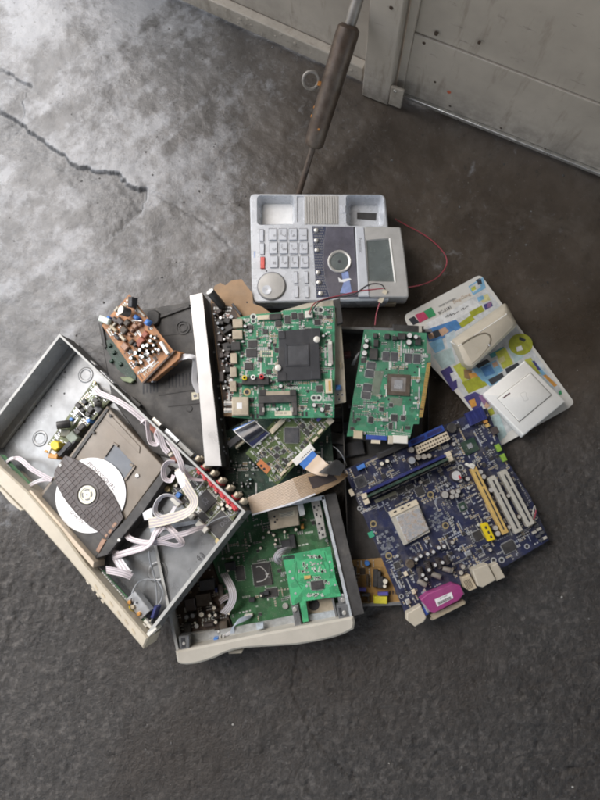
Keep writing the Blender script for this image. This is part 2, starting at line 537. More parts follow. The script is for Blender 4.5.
    g['smd_t'] = M('tan chip capacitor', (.40, .30, .18), .5, 0, .2, 300, 0)
    g['smd_s'] = M('solder', (.62, .63, .62), .4, .5, .15, 300, 0)
    g['smd_w'] = M('silk print', (.60, .64, .58), .6, 0, .1, 300, 0)
mk()
G = MT

def pins(mb, T, u, v, du, dv, n, w, l, h, m=0):
    for i in range(n):
        pu, pv = u + du * i, v + dv * i
        mb.prism([(pu - w / 2, pv - l / 2), (pu + w / 2, pv - l / 2), (pu + w / 2, pv + l / 2), (pu - w / 2, pv + l / 2)], 0, h, m)

def scatter(T, outline, n, rng, dark=.35, big=1.0, name='small_components', h=0.0, mats=None, parent=None, margin=.002):
    """rows and clumps of tiny surface-mounted parts and silk marks, one part of kind stuff"""
    mats = mats or [G['chip'], G['smd_t'], G['smd_s'], G['smd_w']]
    mb = MB()
    us = [p[0] for p in outline]; vs = [p[1] for p in outline]
    occ = T.occ
    def free(u, v, a, b):
        if not inpoly((u, v), outline): return False
        for q in ((u - a - margin, v), (u + a + margin, v), (u, v - b - margin), (u, v + b + margin)):
            if not inpoly(q, outline): return False
        for (x, y, p, q) in occ:
            if abs(x - u) < p + a and abs(y - v) < q + b: return False
        return True
    done = 0; tries = 0
    mine = []
    while done < n and tries < n * 6:
        tries += 1
        u = rng.uniform(min(us), max(us)); v = rng.uniform(min(vs), max(vs))
        r = rng.random()
        if r < .12:                                   # a small chip with legs
            a = rng.uniform(.0015, .0035) * big; b = a * rng.uniform(.6, 1.2)
            if not free(u, v, a, b): continue
            mb.prism([(u - a, v - b), (u + a, v - b), (u + a, v + b), (u - a, v + b)], h, h + .0014, 0)
            k = max(2, int(a / .0006))
            for i in range(k):
                x = u - a + (i + .5) * 2 * a / k
                mb.prism([(x - .0002, v - b - .0009), (x + .0002, v - b - .0009), (x + .0002, v + b + .0009), (x - .0002, v + b + .0009)], h, h + .0004, 2)
            occ.append((u, v, a, b)); done += 3
        elif r < .20 :                                # a small can or coil
            R = rng.uniform(.0013, .0026) * big
            if not free(u, v, R, R): continue
            mb.lathe((u, v, 0), (0, 0, 1), [(R, h), (R, h + .003 * big), (R * .85, h + .0033 * big)], 10, ms=[0, 2])
            occ.append((u, v, R, R)); done += 2
        else:                                         # a row of chip parts
            k = rng.randint(2, 7); kind = rng.choices([0, 1, 2, 3], [dark, .3, .2, .28])[0]
            a = rng.uniform(.0005, .0011) * big; b = a * rng.uniform(1.3, 2.2)
            hor = rng.random() < .5; st = a * rng.uniform(2.6, 3.6)
            if rng.random() < .3: a, b = b, a; st *= 1.7
            for i in range(k):
                x, y = (u + st * i, v) if hor else (u, v + st * i)
                if not free(x, y, a * .8, b * .8): continue
                if kind == 3:
                    hh = .00012
                    mb.prism([(x - a, y - b), (x + a, y - b), (x + a, y + b), (x - a, y + b)], h, h + hh, 3)
                else:
                    hh = rng.uniform(.0005, .001)
                    mb.prism([(x - a, y - b * .62), (x + a, y - b * .62), (x + a, y + b * .62), (x - a, y + b * .62)], h, h + hh, kind)
                    for sgn in (-1, 1):
                        mb.prism([(x - a, y + sgn * b - b * .36), (x + a, y + sgn * b - b * .36), (x + a, y + sgn * b + b * .36), (x - a, y + sgn * b + b * .36)], h, h + hh * .9, 2)
                done += 1
    if mb.f:
        return T.part(name, mb, mats, parent=parent, kind='stuff', smooth=30)

def leads_chip(T, name, x, y, w, l, h, mat, rot=None, n=12, pin=None, parent=None):
    """flat pack with legs on four sides, legs joined into the chip's own mesh"""
    mb = MB()
    T.bx(mb, x, y, w, l, .0004, h, rot, 0, .0002)
    u, v = T.pt(x, y, h); a = T.L(w) / 2; b = T.L(l) / 2; t = math.radians(0 if rot is None else rot - T.ang); ct, st = math.cos(t), math.sin(t)
    def q(pu, pv, du, dv):
        mb.prism([(u + xx * ct - yy * st, v + xx * st + yy * ct) for xx, yy in ((pu - du, pv - dv), (pu + du, pv - dv), (pu + du, pv + dv), (pu - du, pv + dv))], 0, .0007, 1)
    for i in range(n):
        f = -1 + 2 * (i + .5) / n
        for sg in (-1, 1):
            q(f * a * .94, sg * (b + .0006), a * .5 / n, .0010)
            q(sg * (a + .0006), f * b * .94, .0010, b * .5 / n)
    return T.part(name, mb, [mat, pin or G['smd_s']], parent=parent)

# ------------------------------------------------------------------ the concrete floor
def vnoise(x, y, seed):
    """value noise on arrays, smooth interpolation"""
    xi = np.floor(x).astype(np.int64); yi = np.floor(y).astype(np.int64)
    xf = x - xi; yf = y - yi
    def hsh(a, b):
        n = (a * 374761393 + b * 668265263 + seed * 974711) & 0x7fffffff
        n = ((n ^ (n >> 13)) * 1274126177) & 0x7fffffff
        return ((n ^ (n >> 16)) & 0xffff) / 65535.0
    sx = xf * xf * (3 - 2 * xf); sy = yf * yf * (3 - 2 * yf)
    a = hsh(xi, yi); b = hsh(xi + 1, yi); c = hsh(xi, yi + 1); d = hsh(xi + 1, yi + 1)
    return (a * (1 - sx) + b * sx) * (1 - sy) + (c * (1 - sx) + d * sx) * sy

def fbm(x, y, seed, oct=4, gain=.5):
    r = 0; a = 1; t = 0
    for i in range(oct):
        r = r + a * vnoise(x * 2 ** i + 17.3 * i, y * 2 ** i - 9.1 * i, seed + i); t += a; a *= gain
    return r / t

def segdist(x, y, pts):
    """distance to a polyline and the side (positive to the left of its direction)"""
    best = np.full(x.shape, 1e9); side = np.zeros(x.shape); along = np.zeros(x.shape)
    acc = 0
    for (ax, ay), (bx_, by_) in zip(pts[:-1], pts[1:]):
        dx, dy = bx_ - ax, by_ - ay; L2 = dx * dx + dy * dy
        t = np.clip(((x - ax) * dx + (y - ay) * dy) / L2, 0, 1)
        d = np.hypot(x - ax - t * dx, y - ay - t * dy)
        cr = dx * (y - ay) - dy * (x - ax)
        k = d < best
        best = np.where(k, d, best); side = np.where(k, np.sign(cr), side); along = np.where(k, acc + t * math.sqrt(L2), along)
        acc += math.sqrt(L2)
    return best, side, along

def axis(lo, hi, step, far):
    a = list(np.arange(lo, hi + 1e-6, step)); s = step; x = a[-1]
    while x < far: s *= 1.35; x += s; a.append(x)
    s = step; x = a[0]
    while x > -far: s *= 1.35; x -= s; a.insert(0, x)
    return np.array(a)

def make_floor():
    xs = axis(-.56, .56, .0026, 6.0); ys = axis(-.58, .86, .0026, 6.0)
    X, Y = np.meshgrid(xs, ys)
    c = lambda px, py: tuple(P(px, py, 0)[:2])
    K = lambda q: [c(x / 3.75, 60 + y / 3.75) for x, y in q]
    # the broken screed in the upper left: two ragged edges
    main = K([(-160, 95), (-60, 150), (0, 185), (40, 205), (70, 225), (95, 252), (130, 275), (165, 302), (190, 325), (222, 338), (240, 345), (252, 368), (268, 390), (290, 400), (322, 398), (350, 405), (395, 412), (420, 415), (448, 432), (470, 450), (492, 470), (510, 480), (528, 470), (547, 480), (545, 510), (538, 545), (520, 575), (490, 602)])
    upper = K([(-160, -30), (-60, 0), (0, 25), (30, 38), (60, 55), (90, 78), (118, 92), (120, 104), (98, 122), (82, 150), (86, 180), (92, 205), (80, 222)])
    wob = (fbm(X * 110, Y * 110, 5, 4) - .5) * .012
    wob2 = (fbm(X * 110, Y * 110, 15, 4) - .5) * .012
    d1, s1, a1 = segdist(X + wob, Y + wob2, main)
    d2, s2, a2 = segdist(X + wob2, Y + wob, upper)
    rough = fbm(X * 22, Y * 22, 3, 4)
    low = np.where(s1 < 0, np.exp(-(d1 / .045) ** 1.4), 0) * np.clip(d1 / .0022, 0, 1)
    low2 = np.where(s2 < 0, np.exp(-(d2 / .03) ** 1.4), 0) * np.clip(d2 / .0022, 0, 1)
    jag = (fbm(X * 7, Y * 7, 111, 4) - .5) * .16
    ul = 1 / (1 + np.exp(-((Y - X * .10 - .03 + jag) / .045)))        # smoother end of the floor near the gate
    left = 1 / (1 + np.exp(-((-X * .95 + Y * .05 - .17 + jag * .7) / .065))) * (1 / (1 + np.exp(-((Y + .06 + jag) / .07))))   # dried cement dust, with the light's sheen put into the colour
    crust = fbm(X * 120, Y * 120, 21, 3, .7)
    crust2 = fbm(X * 230 + 4, Y * 230, 31, 2, .7)
    pits = np.clip((fbm(X * 60, Y * 60, 41, 3) - .66) * 6, 0, 1)
    H = (rough - .5) * .004 + (fbm(X * 3, Y * 3, 8, 2) - .5) * .008
    H += (1 - ul * .85) * (1 - .45 * np.clip(fbm(X * 5 + 9, Y * 5, 131, 3) * 2 - .4, 0, 1)) * ((crust - .5) * .0026 + (crust2 - .5) * .0030 - pits * .0026)
    H += ul * ((fbm(X * 60 + Y * 30, Y * 60, 51, 3) - .5) * .0012)
    ppoly = K([(0, 185), (70, 225), (130, 275), (190, 325), (240, 345), (268, 390), (350, 405), (420, 415), (470, 450), (510, 480), (547, 480), (538, 545), (490, 602), (430, 592), (330, 596), (345, 525), (270, 465), (180, 405), (100, 372), (0, 352), (-160, 260), (-160, 95)])
    xw, yw = X + wob * 1.6, Y + wob2 * 1.6
    spall = np.zeros(X.shape, bool)
    for i in range(len(ppoly)):
        (xa, ya), (xb, yb) = ppoly[i], ppoly[i - 1]
        k_ = ((ya > yw) != (yb > yw)) & (xw < (xb - xa) * (yw - ya) / ((yb - ya) if abs(yb - ya) > 1e-9 else 1e-9) + xa)
        spall ^= k_
    spall = spall.astype(float)
    H -= low * (.0068 + (fbm(X * 70, Y * 70, 61, 3) - .5) * .002)
    H -= low2 * .0052
    # hairline cracks
    cr1 = K([(547, 480), (620, 520), (690, 560), (760, 600), (860, 690)])
    d3, _, _ = segdist(X + wob * .8, Y + wob2 * .8, cr1)
    H -= np.exp(-(d3 / .0022) ** 2) * .0014
    cr2 = [c(*q) for q in ((300, 640), (290, 690), (310, 730), (330, 760), (365, 790))]
    d4, _, _ = segdist(X + wob, Y + wob2, cr2)
    H -= np.exp(-(d4 / .002) ** 2) * .0022
    H -= .004
    # how pale the surface is, from dried cement dust, wear and painted sheen: patches and diagonal trowel streaks
    sx = (X * .78 + Y * .62); sy = (-X * .62 + Y * .78)
    patches = fbm(X * 6 + 3, Y * 6, 71, 5, .6)
    streak = fbm(sx * 7, sy * 34, 81, 4, .55)
    spot = fbm(X * 40, Y * 40, 91, 4, .6)
    pale = left * (.12 + 1.15 * np.clip((patches - .42) * 3.2, 0, 1) * .55 + 1.5 * np.clip((streak - .53) * 4, 0, 1) * .30)
    pale = pale + .9 * left * (spot - .5) + .10 * ul * np.clip((patches - .5) * 3, 0, 1)
    pale = pale * (1 - .45 * low - .45 * spall * (1 - .5 * low) * np.clip(spot * 2.2 - .3, 0, 1)) + .28 * np.exp(-(np.where(s1 > 0, d1, 1) / .010)) + .16 * np.exp(-(np.where(s2 > 0, d2, 1) / .010))
    # rubbed ring beside the telephone and scuffs at the gate
    for (px, py, r, wd, am) in ((452, 262, .034, .008, .30), (437, 262, .012, .008, .22), (418, 268, .008, .01, .15)):
        q = P(px, py, 0); rr = np.hypot(X - q.x, (Y - q.y) * 1.15)
        pale = pale + am * np.exp(-((rr - r * .6) / wd) ** 2) * np.clip(spot * 2 - .4, 0, 1)
    for (px, py, qx, qy, am) in ((470, 175, 476, 160, .5), (488, 180, 494, 196, .4), (505, 150, 520, 152, .3), (545, 190, 575, 215, .15)):
        dd, _, _ = segdist(X + wob * .4, Y + wob2 * .4, [c(px, py), c(qx, qy)])
        pale = pale + am * np.exp(-(dd / .004) ** 2) * np.clip(spot * 2 - .5, 0, 1)
    pale = np.clip(pale, 0, 1)
    oil = np.clip((fbm(X * 4.5 - 2, Y * 4.5 + 1, 101, 5, .6) - .47) * 4, 0, 1)
    for (px, py, rx, am) in ((345, 665, .10, .9), (440, 640, .09, .8), (150, 660, .05, .5), (520, 520, .10, .6), (460, 300, .07, .5), (330, 165, .06, .5)):
        q = P(px, py, 0); oil = np.maximum(oil, am * np.clip(1.5 - np.hypot(X - q.x, Y - q.y) / rx + (fbm(X * 16, Y * 16, 121, 4) - .5) * 1.6, 0, 1))
    oil = oil * (1 - left)
    nx, ny = len(xs), len(ys)
    me = bpy.data.meshes.new('floor')
    co = np.stack([X, Y, H], -1).reshape(-1, 3)
    idx = np.arange(nx * ny).reshape(ny, nx)
    quads = np.stack([idx[:-1, :-1], idx[:-1, 1:], idx[1:, 1:], idx[1:, :-1]], -1).reshape(-1, 4)
    me.vertices.add(len(co)); me.vertices.foreach_set('co', co.ravel())
    me.loops.add(quads.size); me.loops.foreach_set('vertex_index', quads.ravel())
    me.polygons.add(len(quads)); me.polygons.foreach_set('loop_start', np.arange(0, quads.size, 4)); me.polygons.foreach_set('loop_total', np.full(len(quads), 4))
    me.polygons.foreach_set('use_smooth', np.ones(len(quads), dtype=bool))
    me.update(calc_edges=True); me.validate()
    for nm, arr in (('pale', pale), ('oil', oil), ('smooth_end', ul), ('dust_and_glare', left), ('spall', spall)):
        a = me.attributes.new(nm, 'FLOAT', 'POINT'); a.data.foreach_set('value', arr.ravel().astype(np.float32))
    m = bpy.data.materials.new('worn concrete')
    nt, N, K_, bs = nodes(m)
    def at(n):
        q = N.new('ShaderNodeAttribute'); q.attribute_name = n; return q.outputs['Fac']
    v = objco(nt)
    n1 = noise(nt, 38, 5, .7, v); n2 = noise(nt, 160, 4, .7, v); n3 = noise(nt, 9, 5, .65, v, .4)
    dark = mixc(nt, ramp(nt, n1, .32, .68), FLOOR_D0, FLOOR_D1)
    n2b = noise(nt, 105, 4, .6, v, .3)
    dark = mixc(nt, ramp(nt, n2b, .50, .70, 0, .6), dark, FLOOR_D2)
    dark = mixc(nt, ramp(nt, at('oil'), 0, 1, 0, .72), dark, (.030, .0205, .0140))
    mid = mixc(nt, ramp(nt, n3, .35, .65), FLOOR_M0, FLOOR_M1)
    oilr = mixc(nt, ramp(nt, n3, .3, .7), FLOOR_R0, FLOOR_R1)
    oilr = mixc(nt, ramp(nt, noise(nt, 14, 7, .7, v, .8), .50, .72, 0, .55), oilr, (.115, .096, .080))
    oilr = mixc(nt, ramp(nt, at('oil'), 0, 1, 0, .6), oilr, (.030, .020, .013))
    mid = mixc(nt, at('dust_and_glare'), oilr, mid)
    c_ = mixc(nt, at('smooth_end'), dark, mid)
    n4 = noise(nt, 62, 9, .78, v, .5)
    ad = N.new('ShaderNodeMath'); ad.operation = 'MULTIPLY_ADD'; K_.new(ramp(nt, n4, .3, .7, -.36, .36), ad.inputs[0]); ad.inputs[1].default_value = 1.0; K_.new(at('pale'), ad.inputs[2])
    c_ = mixc(nt, ramp(nt, ad.outputs[0], .20, .80, 0, .88), c_, FLOOR_P)
    agg = mixc(nt, ramp(nt, noise(nt, 190, 5, .75, v), .35, .68), (.045, .044, .044), (.15, .147, .145))
    sp = N.new('ShaderNodeMath'); sp.operation = 'MULTIPLY'; sp.inputs[1].default_value = .85; K_.new(at('spall'), sp.inputs[0])
    c_ = mixc(nt, sp.outputs[0], c_, agg)
    n5 = noise(nt, 130, 3, .55, v, .2)
    c_ = mixc(nt, ramp(nt, n5, .62, .72, 0, .55), c_, (.026, .024, .022))
    n6 = noise(nt, 260, 2, .5, v)
    c_ = mixc(nt, ramp(nt, n6, .70, .76, 0, .3), c_, (.30, .29, .28))
    K_.new(c_, bs.inputs['Base Color'])
    rg = N.new('ShaderNodeMath'); rg.operation = 'MULTIPLY_ADD'; K_.new(at('smooth_end'), rg.inputs[0]); rg.inputs[1].default_value = -.24
    rg2 = N.new('ShaderNodeMath'); rg2.operation = 'MULTIPLY_ADD'; K_.new(at('oil'), rg2.inputs[0]); rg2.inputs[1].default_value = -.12; K_.new(rg.outputs[0], rg2.inputs[2])
    K_.new(ramp(nt, n1, .3, .7, .52, .72), rg.inputs[2])
    K_.new(rg2.outputs[0], bs.inputs['Roughness'])
    bs.inputs['Specular IOR Level'].default_value = .5
    hsum = N.new('ShaderNodeMath'); hsum.operation = 'ADD'; K_.new(noise(nt, 300, 4, .7, v), hsum.inputs[0]); K_.new(n2, hsum.inputs[1])
    bumpn(nt, hsum.outputs[0], 1.0, .0019, bs)
    K_.new(ramp(nt, at('smooth_end'), 0, 1, 1.0, .28), N['Bump'].inputs['Strength'])
    me.materials.append(m)
    o = bpy.data.objects.new('floor', me); COL.objects.link(o)
    o['kind'] = 'structure'; o['label'] = 'worn dark concrete floor with broken pale screed'

FLOOR_D0 = (.023, .0200, .0175); FLOOR_D1 = (.056, .0500, .0450); FLOOR_D2 = (.135, .121, .110)
FLOOR_R0 = (.042, .030, .022); FLOOR_R1 = (.086, .065, .050)
FLOOR_M0 = (.062, .060, .059); FLOOR_M1 = (.115, .113, .112); FLOOR_P = (.25, .254, .262)
make_floor()

# ------------------------------------------------------------------ the steel gate along the top
gate_m = M('grey gate paint', (.40, .35, .30), .5, 0, .10, 9, .22, .15)
gate_m2 = M('grey gate paint of the post', (.42, .37, .32), .5, 0, .10, 9, .22, .15)
gate_r = M('grimy pale bottom rail', (.46, .40, .335), .6, 0, .16, 30, .25, .2)
def dirty(m):
    """adds rust runs, scuffs and splashed dirt near the foot of the sheet"""
    nt = m.node_tree; bs = nt.nodes['Principled BSDF']; src = bs.inputs['Base Color'].links[0].from_socket
    v = objco(nt); sep = nt.nodes.new('ShaderNodeSeparateXYZ'); nt.links.new(v, sep.inputs[0])
    mp = nt.nodes.new('ShaderNodeMapping'); mp.inputs['Scale'].default_value = (1, 1, .18); nt.links.new(v, mp.inputs[0])
    runs = noise(nt, 46, 5, .7, mp.outputs[0], .2)
    c = mixc(nt, ramp(nt, runs, .56, .74, 0, .55), src, (.15, .105, .07))
    sc_ = nt.nodes.new('ShaderNodeMapping'); sc_.inputs['Scale'].default_value = (.25, 1, 1); sc_.inputs['Rotation'].default_value = (0, .5, 0); nt.links.new(v, sc_.inputs[0])
    c = mixc(nt, ramp(nt, noise(nt, 120, 4, .7, sc_.outputs[0]), .64, .72, 0, .5), c, (.10, .09, .08))
    spl = nt.nodes.new('ShaderNodeMath'); spl.operation = 'MULTIPLY'
    nt.links.new(ramp(nt, sep.outputs[2], .09, .0, 0, 1), spl.inputs[0]); nt.links.new(ramp(nt, noise(nt, 30, 6, .75, v), .38, .62, 0, .75), spl.inputs[1])
    c = mixc(nt, spl.outputs[0], c, (.12, .10, .08))
    nt.links.new(c, bs.inputs['Base Color'])
for _m in (gate_m, gate_m2, gate_r): dirty(_m)
bolt_m = M('oily dark steel', (.085, .058, .044), .42, .4, .25, 60, .15, .15)
bolt_u = M('worn grey steel rod', (.22, .20, .18), .45, .4, .2, 60, .15, .15)
rust = M('orange rust', (.45, .17, .04), .8, 0, .25, 200, 0, .3)
bright = M('bright steel edge', (.62, .60, .56), .35, .8, .2, 80, .08)

def vframe(p, q):
    """upright frame along the ground line p -> q: X along, Y away from the camera, Z up"""
    p = Vector((p.x, p.y, 0)); q = Vector((q.x, q.y, 0))
    X = (q - p).normalized(); Z = Vector((0, 0, 1)); Y = Z.cross(X)
    M4 = Matrix((X, Y, Z)).transposed().to_4x4(); M4.translation = p
    return M4, (q - p).length

def bxa(mb, x0, x1, y0, y1, z0, z1, m=0):
    mb.prism([(x0, y0), (x1, y0), (x1, y1), (x0, y1)], z0, z1, m)

def vthing(name, label, cat, M4, group=None):
    e = bpy.data.objects.new(name, None); COL.objects.link(e); e.matrix_world = M4
    e['label'] = label; e['category'] = cat
    if group: e['group'] = group
    return e

def vpart(e, name, mb, mats, bevel=0, parent=None, kind=None):
    o = bpy.data.objects.new(name, mb.mesh(name, mats)); link(o, parent or e)
    if kind: o['kind'] = kind
    if bevel:
        md = o.modifiers.new('bevel', 'BEVEL'); md.width = bevel; md.segments = 2; md.limit_method = 'ANGLE'
    return o

GM, gl = vframe(P(396, 91, .012), P(600, 172, .012))
ge = vthing('metal_gate', 'grey steel gate leaf on the right with a folded seam and bright bottom edge', 'gate', GM)
mb = MB(); bxa(mb, .012, 1.9, .004, .010, .145, 1.75); vpart(ge, 'upper_sheet', mb, gate_m, .001)
mb = MB(); bxa(mb, .012, 1.9, 0, .0035, .016, .150); vpart(ge, 'lower_sheet', mb, gate_m, .001)
mb = MB(); bxa(mb, .014, 1.9, -.005, .012, .008, .0150); vpart(ge, 'bottom_edge', mb, bright, .0008)
mb = MB(); bxa(mb, .0, .012, -.003, .03, .012, 1.75); vpart(ge, 'edge_angle', mb, gate_m2, .001)
mb = MB(); bxa(mb, .04, 1.9, .0102, .04, .9, .94); bxa(mb, .04, 1.9, .0102, .04, 1.71, 1.75); bxa(mb, .04, 1.9, .0102, .04, .02, .06); vpart(ge, 'back_rail', mb, gate_m2)
rg_ = random.Random(4)
for (px, py, zz, r) in ((424, 43, .07, .0025), (436, 34, .085, .003), (479, 43, .1, .0022), (435, 82, .03, .002), (450, 106, .015, .002), (501, 128, .018, .002), (545, 149, .015, .0018)):
    # small drilled holes with dark insides, seated on the sheet
    d = ray(px, py); n = GM.to_3x3() @ Vector((0, 1, 0)); o = GM.translation
    t = (n.dot(o - CAMP)) / n.dot(d); q = GM.inverted() @ (CAMP + d * t)
    mb = MB(); mb.lathe((q.x, .0, q.z), (0, -1, 0), [(r, -.002), (r, .0006), (r * .6, .0009)], 10); vpart(ge, 'rivet', mb, bolt_m)
d = ray(449, 92); n = GM.to_3x3() @ Vector((0, 1, 0)); t = (n.dot(GM.translation - CAMP)) / n.dot(d); q = GM.inverted() @ (CAMP + d * t)
mb = MB(); mb.lathe((q.x, 0, q.z), (0, -1, 0), [(.0035, -.001), (.0035, .0004)], 7); vpart(ge, 'paint_spot', mb, M('red paint fleck', (.5, .09, .04), .6))

LM, ll = vframe(P(195, 1, .012), P(364, 77, .012))
le = vthing('metal_gate', 'grey steel gate leaf on the left above a grimy pale bottom rail', 'gate', LM)
x1 = ll
mb = MB(); bxa(mb, -.34, x1, .010, .016, .036, 1.75); vpart(le, 'sheet', mb, gate_m, .001)
mb = MB(); bxa(mb, -.34, x1, -.006, .0095, .006, .040); vpart(le, 'bottom_rail', mb, gate_r, .002)
mb = MB(); bxa(mb, -.34, x1, .0162, .05, .9, .94); bxa(mb, -.34, x1, .0162, .05, 1.71, 1.75); vpart(le, 'back_rail', mb, gate_m2)
# uneven lumps of old paint and dirt along the rail
rr_ = random.Random(12); mb = MB()
for i in range(60):
    x = rr_.uniform(-.2, x1); z = rr_.uniform(.010, .036); r = rr_.uniform(.0015, .004)
    mb.lathe((x, -.0055, z), (0, -1, 0), [(r, -.001), (r * .8, r * .25), (r * .3, r * .4)], 7)
vpart(le, 'dirt_crust', mb, gate_r, kind='stuff')

PM, pl = vframe(P(366, 82, .01), P(394, 93, .01))
pe = vthing('gate_post', 'grey steel post standing between the two gate leaves', 'post', PM)
mb = MB(); bxa(mb, 0.0, pl - .002, -.016, .02, -.004, 1.9); vpart(pe, 'post_tube', mb, gate_m2, .0025)
mb = MB(); bxa(mb, pl - .0015, pl + .020, -.018, -.013, .004, .05); vpart(pe, 'corner_plate', mb, gate_r, .001)
mb = MB(); mb.lathe((pl + .006, -.018, .044), (0, -1, 0), [(.003, -.001), (.003, .0015), (.002, .0025)], 10); vpart(pe, 'bolt_head', mb, bright)
mb = MB(); mb.lathe((pl * .62, -.016, .205), (0, -1, 0), [(.0028, -.001), (.0028, .001)], 10); vpart(pe, 'rivet', mb, bolt_m)

# ------------------------------------------------------------------ added unseen roof shading the floor: daylight enters past its edge at upper left
def make_roof():
    z = 2.3
    nrm = Vector((math.cos(math.radians(ROOF_DIR)), math.sin(math.radians(ROOF_DIR)), 0)); tan = Vector((-nrm.y, nrm.x, 0))
    e0 = nrm * ROOF_OFF + Vector((0, 0, z))
    mb = MB(); mb.box3(e0 - nrm * 2.2 + Vector((0, 0, .03)), nrm * 2.2, tan * 3.2, Vector((0, 0, .02)))
    for k in range(5): mb.box3(e0 - nrm * (.1 + k) + Vector((0, 0, -.03)), nrm * .04, tan * 3.2, Vector((0, 0, .0395)))
    o = bpy.data.objects.new('shed_roof', mb.mesh('shed_roof', M('brown timber boarding', (.26, .20, .15), .8, 0, .2, 6, .1), 0)); COL.objects.link(o)
    o['kind'] = 'structure'; o['label'] = 'added unseen timber roof that shades the floor'
ROOF_DIR = 140.0; ROOF_OFF = 1.12
make_roof()

# ------------------------------------------------------------------ bar with a thick sleeve, leaning on the gate
a = P(297, 200, .006)
b = P(361, -12, .20)
dirv = (b - a).normalized()
n = PM.to_3x3() @ Vector((0, 1, 0))
tt = n.dot((PM @ Vector((0, -.018, 0))) - a) / n.dot(dirv)
end = a + dirv * max(tt, (b - a).length)
se = bpy.data.objects.new('steel_bar', None); COL.objects.link(se); se.location = a
se['label'] = 'dark steel bar with a thick sleeve and eye ring leaning on the gate post'; se['category'] = 'steel bar'
def on(px, py):
    """point of the bar axis seen nearest to a picture point"""
    d = ray(px, py).normalized(); w0 = a - CAMP
    A = 1.0; B = dirv.dot(d); Cc = 1.0; D = dirv.dot(w0); E = d.dot(w0)
    return (B * E - Cc * D) / (A * Cc - B * B)
s0, s1 = on(315, 147), on(350, 25)
ax = lambda s: dirv * s
mb = MB(); mb.tube([ax(0), ax(s0 + .004)], .0048, 14); vpart(se, 'thin_rod', mb, bolt_m)
L_ = s1 - s0
mb = MB(); mb.lathe(ax(s0), dirv, [(.004, -.001), (.012, 0), (.0148, .004), (.0152, .01), (.0162, L_ * .5), (.0168, L_ - .012), (.0160, L_ - .004), (.012, L_), (.006, L_ + .001)], 24); vpart(se, 'sleeve', mb, bolt_m)
mb = MB(); mb.tube([ax(s1 - .004), ax((end - a).length)], .0086, 16); vpart(se, 'upper_rod', mb, bolt_u)
sr = on(316, 82)
side = Vector((-1, 0, .0)); side = (side - dirv * side.dot(dirv)).normalized()
upn = side.cross(dirv); 
if upn.z < 0: upn = -upn
rc = ax(sr) + side * .031
mb = MB(); mb.tube([rc + (side * math.cos(t) + dirv * math.sin(t)) * .0115 for t in [2 * math.pi * q / 28 for q in range(29)]], .0026, 8); vpart(se, 'eye_ring', mb, bolt_u)
mb = MB(); mb.box3(ax(sr) + side * .0172, side * .0036, dirv * .003, upn * .0026); vpart(se, 'lug', mb, rust)
for (px, py, r) in ((311, 106, .0025), (309, 115, .003), (321, 128, .002)):
    s = on(px, py); q = P(px, py, 0); 
    off = side if px < 318 else upn
    mb = MB(); mb.lathe(ax(s) + off * .0150, off, [(r, -.001), (r * .8, .0012), (r * .3, .0018)], 8); vpart(se, 'rust_spot', mb, rust)

